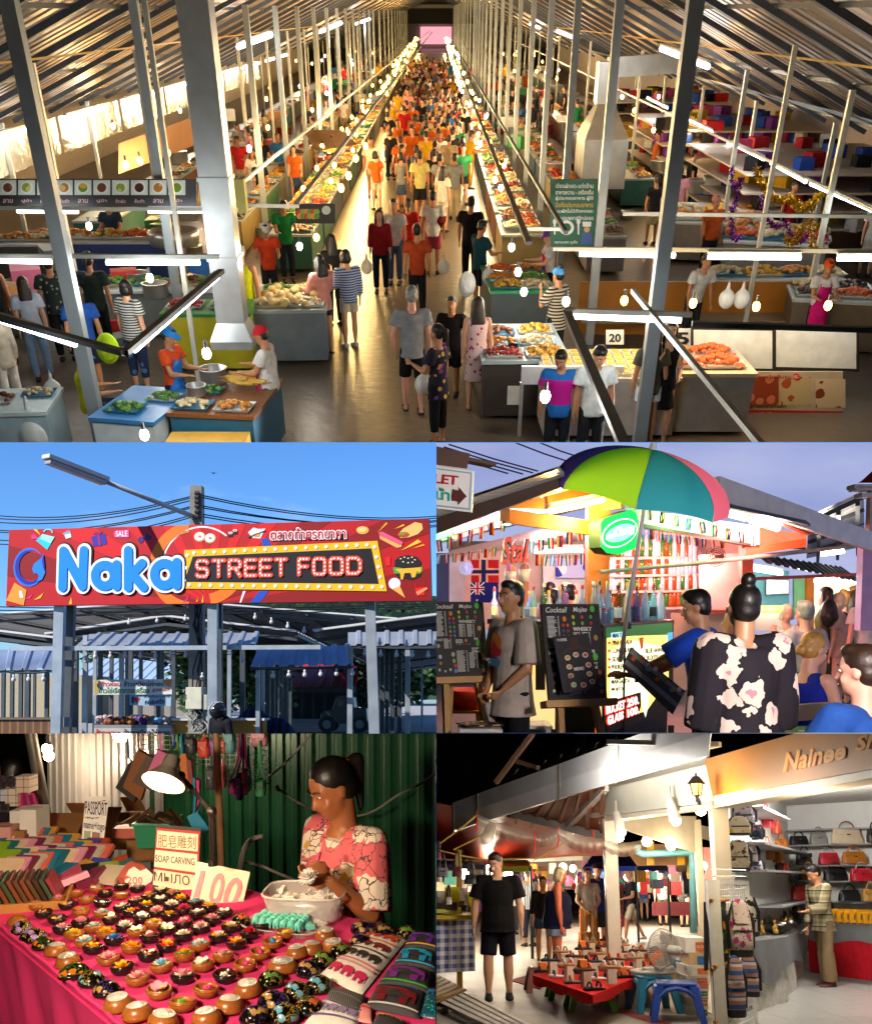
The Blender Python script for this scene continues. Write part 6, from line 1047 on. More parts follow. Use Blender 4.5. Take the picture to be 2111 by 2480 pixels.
for r_,v in enumerate((470,540,604,672)):
 for i in range(22):u=708+i*16.2;p=D(u,v-3,12.66);p.z+=.012;Bo2(p,'ab'[i%2],rc([4,0,4,2,0]),816250,'on the %s back shelf under red light'%['top','second','third','lowest'][r_],.75,i%2==0,'bottle','bottles on the %s back shelf'%['top','second','third','lowest'][r_])
FC=[(781216,939393,121647),(124723,939393,781216),(936812,122354,781216),(121647,939393,781216),(909090,781216,909090),(60606,781216,937512),(874712,939393,124723),(416890,939393,416890)]
fi=[0]
def Fg(u,v,w,h,y,row,tilt=0,vert=1):
 c=FC[fi[0]%len(FC)];fi[0]+=1;o=D(u,v,y);k=P.mpp(y);e=Th('bunting_flag','%s flag of the bunting %s, number %s along'%({0:'red white blue',1:'green white red',2:'yellow blue red',3:'blue white red',4:'white red white',5:'black red gold',6:'orange white green',7:'pale blue white'}[(fi[0]-1)%8],row[0],row[1]),o,0,'bunting flags',(0,tilt,0))
 for i in range(3):
  mb=MB();x0,x1=(-w/2+w*i/3)*k,(-w/2+w*(i+1)/3)*k
  mb.grid(lambda s,t:(x0+(x1-x0)*s,.012*sin(t*5+i),-h*k*t),1,4);mb.build('stripe',Cl(c[i]),e)
NW=['one','two','three','four','five','six','seven','eight','nine','ten','eleven','twelve']
def bunting(row,p0,p1,n,w,h,y,sag=10,y1=None):
 y1=y1 or y;yy=y
 for i in range(n):t=i/(n-1);Fg(p0[0]+(p1[0]-p0[0])*t,p0[1]+(p1[1]-p0[1])*t+sag*4*t*(1-t),w,h,yy+(y1-yy)*t,(row,NW[i]),ru(-.15,.15))
 mb=MB();mb.tube([D(p0[0]+(p1[0]-p0[0])*t/8,p0[1]+(p1[1]-p0[1])*t/8+sag*4*t/8*(1-t/8),yy+(y1-yy)*t/8+.01)for t in range(9)],.004,4);Sg('bunting_string',mb,Co(908985),'string of the bunting '+row)
bunting('along the left eave',(20,392),(280,310),7,20,50,8.7,4);bunting('low on the left',(20,455),(245,425),8,16,36,8.9,4);bunting('over the back room',(395,400),(585,352),6,24,48,9.2,6);bunting('deep in the back room',(420,455),(600,450),7,18,44,11,4);bunting('on the white signboard',(870,270),(1290,372),9,20,46,8.6,2,9.45);bunting('over the bottle shelves',(880,345),(1160,380),9,18,48,10.6,6)
def Bf(Lb,u0,v0,u1,v1,y,Kd):
 B=Board(D(u0,v1,y),(1,0,0),(0,0,1));e=B.root('wall_flag',Lb);q=lambda*p:B.uvs(p);base,cr1,cr2=((751114,906856,101235)if Kd=='n' else(101241,908990,751116))
 Po('field',q((u0,v0),(u1,v0),(u1,v1),(u0,v1)),0,Cl(base),e,.004);
 if Kd=='n':
  for w,c,z in((18,cr1,.005),(9,cr2,.01)):m=u0+(u1-u0)*.45;n_=(v0+v1)/2;Po('cross_bar',q((m-w,v0),(m+w,v0),(m+w,v1),(m-w,v1)),z,Cl(c),e,.002);Po('cross_bar',q((u0,n_-w*.8),(u1,n_-w*.8),(u1,n_+w*.8),(u0,n_+w*.8)),z+.0025,Cl(c),e,.002)
 else:
  m,n_=u0+(u1-u0)*.5,v0+(v1-v0)*.6
  for i,(a,b)in enumerate((((u0,v0),(m,n_)),((m,v0),(u0,n_)))):Po('diagonal',q((a[0],a[1]-3),(b[0],b[1]-3),(b[0],b[1]+3),(a[0],a[1]+3)),.005+.001*i,Cl(908990),e,.001)
  for w,c,z in((8,908990,.008),(4,751116,.011)):cu_,cv_=(u0+m)/2,(v0+n_)/2;Po('cross_bar',q((cu_-w,v0),(cu_+w,v0),(cu_+w,n_),(cu_-w,n_)),z,Cl(c),e,.001);Po('cross_bar',q((u0,cv_-w*.8),(m,cv_-w*.8),(m,cv_+w*.8),(u0,cv_+w*.8)),z+.0012,Cl(c),e,.001)
  for(su,sv)in((m-30,v1-10),(u1-16,v0+20),(u1-20,v1-14)):Po('star',q(*[(su+(6 if i%2 else 2.5)*cos(i*.63),sv+(6 if i%2 else 2.5)*sin(i*.63))for i in range(10)]),.008,Cl(908990),e,.002)
Bf('large red flag with a blue cross on the back wall',150,475,262,572,11.6,'n');Bf('blue flag with crosses and stars below the red one',148,566,260,648,11.5,'a')
B=Board(D(272,500,8.6),(1,.1,0),(0,0,1));e=B.root('hanging_letters','black and red carved letters hanging over the bar')
for z,bo,m in((0,.06,Co(100703,.4)),(.03,.02,Co(782311,.4))):Wr('Stal',m,e,B,((272,380),(380,392),(376,480),(270,498)),z,Bo=bo,Se=.2,De=.03)
def Bt(Lb,u,v,y,c,straws):
 k=P.mpp(y);e=Th('hanging_bucket',Lb,D(u,v,y));K('pail',Co(c,.35),e,Sm=1).lathe([(.001,-25*k),(19*k,-25*k),(24*k,25*k),(22*k,25*k),(17*k,-22*k),(.001,-22*k)],18);K('handle',Co(848484),e).tube([(23*k*cos(t),0,25*k+26*k*sin(t))for t in[pi*i/8 for i in range(9)]],.004,4)
 for i in range(straws):mb=MB();a=ru(-.5,.5);mb.cyl((a*14*k,0,-10*k),(a*40*k,ru(-.02,.02),ru(45,75)*k),.005,n=5);mb.build('straw',Co(rc([904165,936225,909093,753178]),.4),e)
Bt('white bucket of pink straws hanging above the waiter',308,548,8.9,908590,9);Bt('plain white bucket hanging right of the straws',365,538,8.9,939091,1)
def fan(Lb,u,v,y,r,c,Nm='wall_fan'):
 k=P.mpp(y)*r;e=Th(Nm,Lb,D(u,v,y));mb=MB()
 for rr in(1,.8,.6,.4):mb.tube([(k*rr*cos(t),-.03-.03*(1-rr),k*rr*sin(t))for t in TC(24)],.005,4)
 for i in range(20):t=2*pi*i/20;mb.cyl((.12*k*cos(t),-.06,.12*k*sin(t)),(k*cos(t),-.03,k*sin(t)),.003,n=4)
 mb.build('guard',Co(c,.4),e)
 for i in range(3):
  a=2.1*i;K('blade',Co(c,.4),e,Tk=.004).add([(0,0,0),(k*.85*cos(a-.4),.02,k*.85*sin(a-.4)),(k*.9*cos(a),0,k*.9*sin(a)),(k*.8*cos(a+.35),-.02,k*.8*sin(a+.35))],[(0,1,2,3)])
 K('hub',Co(545456,.4),e).cyl((0,-.06,0),(0,.14,0),k*.2,n=12)
fan('blue round wall fan at the left of the bar',130,510,10.5,26,546081);fan('dark round fan on the pale side wall',1132,462,10.9,40,473532)
bp=MB();bp.cyl(D(668,525,8.2),D(1040,492,9.2),.018,n=8);bp.cyl(D(1040,492,9.2),D(1790,408,11),.022,n=8);Sg('bamboo_pole',bp,Mt((.35,.3,.25),.6),'long horizontal pole hung with net bags in front of the bar')
Sb('ledge',((1040,676),(1256,678),(1256,690),(1040,688)),10.9,Mt(782611,.5),hut,.25)
chalk=Mt((.012,.011,.012),.6,var=.1);wh=Co(848279)
def Ea(Lb,tl,tr,br,bl,y0,y1,legs):
 a=D(*bl,y0);b=D(*br,y1);B=Board(a,V3((b.x-a.x,b.y-a.y,0)),V3((0,.22,1)));e=B.root('menu_easel',Lb);q=lambda*p:B.uvs(p);w=B.uv(*br)[0];h=(B.uv(*tl)[1]+B.uv(*tr)[1])/2
 K('board',Co(161209),e).bb(-.01,w+.01,-.02,h*1+.01,-.03,-.004);K('menu_print',chalk,e).bb(0,w,0,h,-.004,0)
 tm=Mt(715432,.55,var=.15,vs=8);K('ledge',tm,e).bb(-.06,w+.06,-.07,-.021,-.05,.05)
 for x,x2 in((.08,-.02),(w-.08,w+.02)):K('leg',tm,e).beam((x,-.07,-.03),(x2,-1.25,.1),.045)
 K('leg',tm,e).beam((w/2,h*.8,-.06),(w/2,-1.2,-.7),.04)
 X=lambda s:s*w;Y=lambda t:h*(1-t)
 def wr(s,x0,t0,x1,t1,m=wh,bo=.01,sh=0):Lt('lettering',s,m,e,X(x0),Y(t1),X(x1),Y(t0),.002,bo,sh,.002)
 wr('Cocktail',.04,.02,.42,.08,wh,.012,.25);wr('Mojito',.53,.02,.78,.09,wh,.005,.25);wr('WHISKY',.5,.24,.84,.285,wh,.02);wr('SHORT',.03,.5,.18,.535);wr('BEER',.42,.51,.56,.565);wr('SOFT',.72,.63,.9,.66,wh,.02);wr('DRINK',.72,.67,.9,.7,wh,.02);wr('90',.78,.49,.86,.53)
 tx=MB()
 def lines(x0,x1,t0,t1,n,l2=1):
  for i in range(n):
   t=t0+(t1-t0)*i/n;ww=(x1-x0)*ru(.55,.8);tx.bb(X(x0),X(x0+ww),Y(t+.006),Y(t),.001,.0025)
   if l2:tx.bb(X(x1-.02),X(x1),Y(t+.006),Y(t),.001,.0025)
 lines(.05,.26,.12,.47,26);lines(.5,.62,.3,.48,13);lines(.66,.8,.3,.48,13);lines(.19,.33,.5,.64,12);lines(.42,.63,.67,.97,22);lines(.66,.82,.7,.92,16)
 o=tx.build('print_lines',wh,e);o['kind']='stuff'
 for(x,t,s_,c)in[(.36,.15,.055,844411),(.52,.13,.04,717512),(.68,.13,.04,711911),(.84,.13,.04,356019),(.52,.2,.04,656819),(.68,.2,.04,356223),(.84,.2,.04,621611),(.88,.04,.07,296819),(.33,.22,.035,751611),(.41,.22,.035,782923),(.33,.28,.035,162962),(.41,.28,.035,621012),(.33,.34,.035,295435),(.41,.34,.035,236029),(.33,.4,.035,655435),(.41,.4,.035,164768),(.33,.46,.035,782323),(.41,.46,.035,235475),(.9,.36,.06,654723),(.62,.53,.04,784611),(.86,.57,.08,326819),(.08,.6,.05,716250),(.35,.72,.055,686556),(.1,.75,.05,657175),(.1,.84,.04,654729),(.36,.81,.05,546025),(.38,.88,.05,751629),(.38,.95,.05,355478),(.92,.74,.05,783511),(.92,.82,.05,621623),(.92,.88,.05,164129),(.92,.95,.05,715616),(.44,.58,.02,235423),(.5,.58,.02,786216),(.56,.58,.02,164123),(.62,.58,.02,782311),(.68,.58,.02,236035),(.07,.93,.035,787673),(.18,.95,.03,787673),(.28,.93,.035,787673)]:
  Po('printed_drink',Ci(X(x),Y(t),s_*w*.62,9,s_*w*.8),.002,Co(c,.5),e,.002)
 return B,e,w,h
Ea('black drinks menu on a pine easel at the left edge',(12,650),(212,648),(216,918),(10,940),7.2,7.35,0)
B,e,w,h=Ea('black drinks menu on an easel in front of the bar',(440,660),(655,657),(692,1002),(470,1032),6.6,6.75,0)
a=D(530,1012,6.5);b=D(662,990,6.6);B=Board(a,V3((b.x-a.x,b.y-a.y,(b.z-a.z)*.6)),V3((-.12,.25,1)));e=B.root('food_menu_card','smaller black food menu shaped like a chopping board, propped on the easel');w=.265;h=.4
K('card',chalk,e).bb(-.02,w,0,h,0,.008);
ob=[(.03,.02),(w-.03,.02),(w-.02,.04),(w-.02,h*.72),(w*.62,h*.8),(w*.62,h*.95),(w*.38,h*.95),(w*.38,h*.8),(.03,h*.72)];Po('board_outline',ob,.009,Mt(231207,.5),e,.002);Po('board_field',[(x*.94+.01,y*.94+.012)for x,y in ob[:4]]+[(w*.6,h*.74),(w*.36,h*.74),(.045,h*.68)],.012,chalk,e,.002)
Lt('lettering','MENU',wh,e,w*.34,h*.36,w*.64,h*.42,.016,.02);Lt('lettering','COFFEE',wh,e,0,h*.9,w*.3,h*.95,.01,.02)
for(x,t,c)in((.22,.6,786223),(.48,.64,715223),(.76,.62,682916),(.22,.44,786035),(.8,.44,784129),(.22,.28,654316),(.78,.28,715216),(.26,.12,606841),(.54,.1,682916),(.82,.14,654723)):Po('printed_dish',Ci(x*w,t*h,.023,12,.019),.015,wh,e,.001);Po('printed_food',Ci(x*w,t*h,.017,9,.014),.0175,Co(c,.5),e,.002)
def So(Lb,u,v,y,c,hgt=.45,w=.15,wooden=0):
 e=Th('stool',Lb,D(u,v,y));e.location.z=0;m=Mt(654011,.45,var=.2)if wooden else Co(c,.4);K('seat',m,e,bevel=.012).bb(-w,w,-w,w,hgt-.03,hgt)
 for sx in(-1,1):
  for sy in(-1,1):K('leg',m,e).beam((sx*w*1.05,sy*w*1.05,0),(sx*w*.8,sy*w*.8,hgt-.03),.035)
 for sx in(-1,1):K('stretcher',m,e).beam((sx*w*.95,-w*.9,hgt*.4),(sx*w*.95,w*.9,hgt*.4),.025);K('stretcher',m,e).beam((-w*.9,sx*w*.95,hgt*.45),(w*.9,sx*w*.95,hgt*.45),.025)
 return e
So('square honey-coloured wooden stool behind the left easel',115,1100,8.2,'',.62,.17,1);So('white plastic stool left of the waiter',185,1180,7,848279,.62,.16);So('white plastic stool right of the waiter',385,1180,7.2,848178,.62,.16)
rb=MB();rb.lathe([(.001,0),(.16,0),(.2,.16),(.18,.16),(.15,.02),(.001,.02)],16);Sg('red_basin',rb,Co(841911,.4),'red plastic basin on the wooden stool',V3((*D(135,960,8.2).xy,.625)),Sm=1)
mg=MB();mg.box((0,0,.008),(.3,.22,.012));Sg('menu_cards',mg,Pq('blotch',161009,786041,18),'glossy menu card lying on the white stool',V3((*D(185,1050,7).xy,.63)),(0,0,.3))
skin_m=Mt(705036,.45,var=.07)
wt=Pn('young waiter in a pale grey T-shirt looking left with hands clasped',D0(318,800,7.1),180-62,1.66,dict(head=(8,2),armL=((-.14,.05,-1),(.55,.62,-.75)),armR=((.12,.08,-1),(-.45,.62,-.9))),Tp=('tee',716662,(('sleeve',.92),('hem',-.11),('loose',.022))),Lo=('trousers',90910,1.95),Sx=skin_m,detail=2,Ku=(.8,.8))
J=RJ[wt.name];c0=J['chest']+J['fw']*.145-J['up']*.02;lx=J['rx'];uy=J['up'];dpm=lambda Nm,m,pts,z=0:MB().add([c0+lx*x+uy*y+J['fw']*(-.55*x*x/.1*.12+z)for x,y in pts],[tuple(range(len(pts)))]).build(Nm,m,wt)
dpm('shirt_print',Co(905623),Ci(0,.05,.075,16),.004);dpm('shirt_print',Co(841923),[(-.08,0),(-.02,.02),(.03,.08),(.05,.02),(.085,-.02),(.06,-.05),(-.06,-.045)],.006);dpm('shirt_print',Co(356281),[(-.07,-.07),(.08,-.065),(.07,-.12),(-.05,-.125)],.005)
rag=MB();w_=jw(wt,'wrR');rag.tube([w_+V3((0,-.03,-.05)),w_+V3((.02,-.04,-.16)),w_+V3((.05,-.03,-.27))],[.02,.03,.022],8);Sg('grey_cloth',rag,Cl(626061),'grey cleaning cloth hanging from the waiter\'s hand',Sm=1)
bm2=Pn('waiter in a blue shirt turning away and holding a tilted menu',D0(1105,900,6.5),62,1.6,dict(lean=(0,.1),head=(12,-12),armL=('ik',(-.25,.52,1.02),(-.4,-.3,-1),(-.2,.9,.1)),armR=('ik',(.14,.5,.98),(.4,-.2,-1),(0,1,.1))),Tp=('tee',92568,(('sleeve',.8),('loose',.02))),Lo=('trousers',111422,1.95),Sx=skin_m,detail=2)
B=Board(D(758,900,6.4),D(962,1095,6.3)-D(758,900,6.4),D(795,828,6.45)-D(758,900,6.4));e=B.root('held_menu','long black menu with coloured pictures held slanting by the blue-shirted waiter');q=lambda*p:B.uvs(p)
Po('menu_card',q((758,905),(795,826),(1012,1005),(962,1098)),-.006,chalk,e,.006);tx=MB()
for i in range(46):t=i/46;u0,v0=776+210*t,880+178*t;[tx.prism(q((u0+o_*30,v0-o_*62),(u0+2+o_*30,v0+2-o_*62),(u0+2+(o_+.28)*30,v0+2-(o_+.28)*62),(u0+(o_+.28)*30,v0-(o_+.28)*62)),.001,.0025)for o_ in(-.25,.45)]
o=tx.build('print_lines',Co(686765),e);o['kind']='stuff'
for i in range(12):t=(i+.5)/12;Po('printed_drink',q(*Ov(795+190*t+10*(i%2),868+165*t-14*(i%3),10,10,8,0)),.003,Co([783111,236023,751616,234775,717116,878784][i%6]),e,.002)
flp=Pq('ornate',110912,827368,9.5,w=.6,c4=694852)
fw_=Pn('woman with a topknot in a black shirt printed with large pale roses, seen from behind',D0(1245,900,4.9),8,1.6,dict(fem=1,fat=1.18,head=(-4,4)),Tp=('long',flp,(('sleeve',1.55),('hem',-.11),('loose',.03))),Lo=('trousers',101012,1.95),Ha='bun',Sx=skin_m,detail=2)
bw=Pn('blonde woman in a sleeveless blue top sitting at the table',D0(1470,1000,6.7),-62,1.66,dict(fem=1,fat=1.15,sit=.52,lean=(0,.18),head=(-5,-12),**SEAT,armR=((.15,.35,-1),(-.1,1,.35)),armL=((-.1,.3,-1),(.1,1,.5))),Tp=('tank',101556,(('loose',.02),)),Lo=('trousers',121523,1.6),Ha=('lowbun',HAIRY),Sx=3,detail=2)
mn=Pn('dark-haired man in a blue T-shirt sitting at the right edge, seen from behind',D0(1735,1000,4.55),28,1.7,dict(fat=1.2,sit=.5,head=(22,-3),**SEAT,armR=((.2,.4,-1),(0,1,.1)),armL=((-.2,.4,-1),(0,1,.1))),Tp=('tee',112653,(('sleeve',.8),('loose',.022))),Lo=('trousers',121523,1.7),Ha=('short',HAIRB),Sx=3,detail=2)
J=RJ[mn.name];a_,fs=text_mesh('Oxdel',.01,.2);mx=a_.max(0);MB().add([J['chest']+J['up']*(.03+.06*p[1])-J['fw']*(.118*J['H']/1.7+.03)+J['rx']*(.06+.16*p[0]/mx[0])for p in a_],fs).build('shirt_lettering',Co(848589),mn)
ch=Th('dining_chair','pale wooden chair back beside the seated man',D0(1600,1000,5.6));pw=Mt(786040,.5)
for x in(-.2,.2):
 for y,h in((.2,.9),(-.2,.44)):K('leg',pw,ch).beam((x,y,0),(x,y,h),.035)
K('seat',pw,ch).bb(-.22,.22,-.22,.22,.44,.48);K('back_rail',pw,ch).bb(-.22,.22,.18,.215,.82,.92);ch.rotation_euler[2]=.5
tbm=Th('round_table','table with a flowered cloth in front of the seated couple',D0(1620,1000,5.9));K('table_cloth',Pq('flower',234729,878487,9,782935,w=.4),tbm,Sm=1).lathe([(.001,.72),(.38,.72),(.4,.7),(.43,.35)],20);K('leg',brown,tbm).cyl((0,0,0),(0,0,.7),.03,n=8)
def bgp(Lb,u,v,y,H,face,Tp,Lo,Ha,Sx=1,det=1,Pz=None,key=None,z0=None):
 p=D(u,v,y);Pz=Pz or{};e=Pn(Lb,V3((p.x,p.y,0)),face,H,Pz,Tp=Tp,Lo=Lo,Ha=Ha,Sx=Sx,detail=det);J=RJ[e.name];e.location.z+=p.z-J['head'].z
 if z0 is not None:e.location.z=z0
 return e
bgp('barmaid with a ponytail behind the left counter',485,632,11.5,1.6,60,('tee',784147),('trousers',131316,1.9),('pony',None));bgp('barman in a grey T-shirt behind the left counter',545,615,11.2,1.66,75,('tee',545768),('trousers',131316,1.9),('short',None));bgp('barmaid with fringe bending behind the bottles at the corner post',645,618,10.4,1.6,180,('tee',232331),('trousers',131316,1.9),('bob',HAIRB),0);bgp('distant cook in the white kitchen',468,600,13.2,1.6,0,('tee',414147),('trousers',131316,1.9),('short',None),1,0)
bgp('woman in an olive dress with a black backpack in the background',1580,622,13,1.7,60,('long',292613,(('sleeve',1.5),)),('dress',292613,1.15,.1),('long',HAIRB),3,1,dict(fem=1),z0=0);bgp('grey-haired woman in a pale pink dress in the background',1630,632,13,1.62,50,('tee',786460),('dress',786460,.9,.1),('bob',HAIRW),3,1,dict(fem=1,fat=1.1),z0=0);bgp('woman in a dark vest and blue shorts in the background',1660,625,13.6,1.66,40,('tank',161622),('shorts',162953,.5),('bob',HAIRY),3,1,dict(fem=1),z0=0);bgp('man with a large dark rucksack in the background',1700,625,14,1.72,30,('tee',294762),('shorts',544735,.9),('short',HAIRY),3,1,z0=0);bgp('man in a white T-shirt carrying a bag at the right edge',1750,610,12.5,1.72,10,('tee',817978),('shorts',232325,.9),('short',None),3,1,z0=0);bgp('person in a striped top partly hidden in the background',1725,630,15,1.65,20,('tee',Pq('stripe',787679,353543,30)),('shorts',413529,.8),('short',HAIRB),3,0,z0=0);bgp('blond woman with a ponytail in the background',1655,612,15,1.7,30,('tee',234762),('shorts',787162,.8),('pony',HAIRY),3,0,dict(fem=1),z0=0)
bgp('grey-haired man in a white shirt sitting at the middle table',1498,690,9.6,1.65,20,('tee',787071),('trousers',292931,1.9),('short',HAIRG),3,1,dict(sit=.45,**SEAT));bgp('blond child in white eating at the middle table',1418,690,10.2,1.25,180,('tank',878584),('shorts',545456,.8),('bob',HAIRW),3,1,dict(fem=1,sit=.45,head=(0,-15),**SEAT,armR=((.1,.5,-1),(-.4,.6,.8)),armL=((-.1,.5,-1),(.4,.6,.8))));bgp('person in a grey top bending behind the topknot woman',1340,720,8,1.6,90,('tee',475059),('trousers',232326,1.9),('short',None),1,1,dict(lean=(0,.5)))
ruck=MB();ruck.ell((0,0,0),(.17,.12,.24),12,9);ruck.ell((0,-.1,-.06),(.12,.06,.1),10,7);rm_=Re(ruck,.02,2)
for i,(u,v,y,s,c)in enumerate(((1590,690,12.7,.8,70709),(1708,668,13.6,1.2,232316))):o=obj('backpack',rm_,None,D(u,v,y),(0,0,.4),s,m=Co(c,.5));tag(o,['small black leather backpack on the olive-dressed woman','large olive rucksack on the man in the background'][i])
rs_=Th('fruit_stall','brightly lit green and blue stall behind the tables');Sb('back_board',((1265,510),(1430,520),(1430,760),(1265,760)),14.5,Co(356064),rs_);Sb('white_screen',((1340,555),(1428,558),(1428,610),(1340,615)),14.3,Mt((.85,.85,.82),.6),rs_,.02);Sb('green_door',((1450,545),(1508,545),(1508,700),(1450,700)),14.6,Co(477554),rs_);Sb('cream_wall',((1508,540),(1800,540),(1800,760),(1508,760)),16.5,Mt((.85,.75,.6),.6),rs_);Br('post',D(1512,545,14.4),D(1512,800,14.4),.1,wood,rs_);Sb('counter',((1275,690),(1420,692),(1420,760),(1275,760)),13.4,Co(686559),rs_,.6);Sb('counter',((1520,690),(1800,690),(1800,790),(1520,790)),15.4,Co(787162),rs_,.6)
for i in range(7):o=K('melon',Co([717829,847129,546823][i%3],.5),None,D(1290+i*18,682,13.7),Sm=1).ell((0,0,0),(.1,.1,.085),12,8);tag(o,'%s melon on the stall counter, %s from the left'%(['pale green','yellow','green'][i%3],NW[i]),'melons on the stall')
Sx2(D(1340,490,11.5),D(1730,570,15),D(1640,505,17),D(1300,455,13),.3,.02).build('awning',Mt((.2,.21,.22),.6),rs_)
tube('bright tube over the fruit stall',D(1270,510,13.5),D(1400,530,14),Tv,.03,60,(1,.95,.85),(0,-.5,-.2));tube('bright tube over the far food counter',D(1530,560,15.6),D(1700,565,16),Tv,.035,110,(1,.9,.7),(0,-.7,-.1))
mr=Th('market_roof','lit silver gable roof of the market behind the bar',D(1640,300,19));o_=mr.location;Sx2(D(1510,300,18)-o_,D(1500,470,27)-o_,D(1735,420,27)-o_,D(1730,195,18)-o_,.4,.03).build('roof_sheet',Mt((.6,.58,.55),.4,.4),mr)
for t in(0,.25,.5,.75):Br('purlin',D(1510-3*t,300+170*t,18+9*t)-V3((0,0,.12)),D(1730,195+220*t,18+9*t)-V3((0,0,.12)),.08,Co(292930),mr)
for t in(.2,.55,.9):Br('rafter',D(1510+220*t,300-105*t,18)-V3((0,0,.2)),D(1500+230*t,470-50*t,27)-V3((0,0,.2)),.08,Co(292930),mr)
tube('tube light under the silver roof',D(1560,452,20),D(1650,440,20),Tv,.05,90,(1,.92,.8),(0,-.3,0))
tw=Th('gate_tower','grey and lilac tower with a red curved roof at the right edge',D(1760,300,12));o_=tw.location;mb=MB();a=D(1738,760,12)-o_;b=D(1900,190,12)-o_;mb.bb(a.x,b.x,0,.12,a.z,b.z);mb.build('shaft',Mt((.42,.4,.36),.7),tw);mb=MB();a2=D(1730,420,11.9)-o_;mb.bb(a2.x+.02,b.x,-.05,.12,a.z,a2.z);mb.build('lilac_base',Mt((.42,.3,.55),.7),tw)
for v,du in((178,36),(170,44),(205,14),(405,10)):p=D(1738-du,v,11.9)-o_;K('moulding',Co(848281),tw).bb(p.x,b.x,-.1,.13,p.z-.05,p.z)
K('roof',Mt(712516,.6),tw).grid(lambda s,t:D(1705+120*(1-(1-t)**.5)+200*s,165-75*t**1.6,11.8+.6*t)-o_,4,10)
ss=Th('side_sunshade','red pole running along the right stalls');Br('pole',D(1262,553,11.5),D(1800,530,13),.04,Co(782923),ss)
lb=Th('fill_lamp','added front fill lamp beyond the right edge of the tables',D(2500,330,2.9));K('bulb',gm(999286,25),lb).ell((0,0,0),.07,12,8);K('stem',brown,lb).cyl((0,0,.06),(0,0,.5),.02,n=6);La('bulb_light',lb,(-.12,0,-.05),330,(1,.9,.86),.15)  # unseen lamp added as front fill for the people at the bar
P=place('soap')
SL=.1;TP=V3((0,3.5,.75));TN=V3((0,-SL,1)).normalized();TR=math.atan(SL)
def tp(u,v):return P.gp(u,v,TP,TN)
def onx(u,v,lift=0):return tp(u,v)+TN*lift
ground=MB();ground.quad((-6,.5,0),(6,.5,0),(6,9,0),(-6,9,0));tag(ground.build('ground',Mt((.03,.03,.032),.8,Bp=.4,bs=60)),Kd='structure')
pink=Mt((.66,.035,.16),.75,var=.16,vs=3,Bp=.3,bs=9,Sp=.25)
C1=[(-90,716),(600,1284),(2000,1290),(2000,900),(1370,742),(1000,640),(620,560),(200,462),(-90,462)]
pts=[tp(*q)for q in C1]
Tp=MB();Tp.add(pts+[p-TN*.03 for p in pts],[tuple(range(len(pts)-1,-1,-1)),tuple(range(len(pts),2*len(pts)))])
tb=Th('display_table','long market table covered with a magenta cloth, crowded with soap bowls')
Tp.build('table_cloth',pink,tb)
def skirt(a,b,drop,wave,n=44):
 a,b=V3(a),V3(b);side=(b-a).cross(V3((0,0,1))).normalized()
 def fn(s,t):
  p=a+(b-a)*s;w=(sin(s*31)+.6*sin(s*53+1))*wave*t;k=min(1,t*9)
  return p+side*(-.012*k+w-.1*t)-V3((0,0,drop*t*(1+.05*sin(s*17))))
 return MB().grid(fn,n,14)
skirt(pts[0],pts[1],.62,.03).build('cloth_skirt',pink,tb,Sm=1)
hem=MB();a_,b_=pts[0],pts[1];hem.tube([a_+(b_-a_)*(i/20)+V3((0,0,.004+.003*sin(i*2.1)))for i in range(21)],.007,6);hem.build('cloth_fold',pink,tb,Sm=1)
for u,v in((40,600),(900,1150),(1500,800)):
 q=tp(u,v);MB().beam((q.x,q.y,0),(q.x,q.y,q.z-.04),.04).build('leg',Co(353535),tb)
def Pt(mb,n,r0,l,w,lift,z,ph=0,Ku=.5):
 for i in range(n):
  a=ph+2*pi*i/n;ca,sa=cos(a),sin(a);vs=[]
  for t,ww in((0,.35),(.35,1),(.7,.95),(1,.25)):
   rr=r0+l*t*cos(lift);zz=z+l*(t*sin(lift)+Ku*.25*t*t)
   for s in(-1,0,1):vs.append((ca*rr-sa*w*ww*s,sa*rr+ca*w*ww*s,zz+(.12*w if s else 0)))
  f=[(j*3+i2,j*3+i2+1,(j+1)*3+i2+1,(j+1)*3+i2)for j in range(3)for i2 in range(2)]
  o=len(vs);vs+=[(x,y,zz-.1*w)for x,y,zz in vs];f+=[tuple(reversed([k+o for k in q]))for q in f]
  mb.add(vs,f)
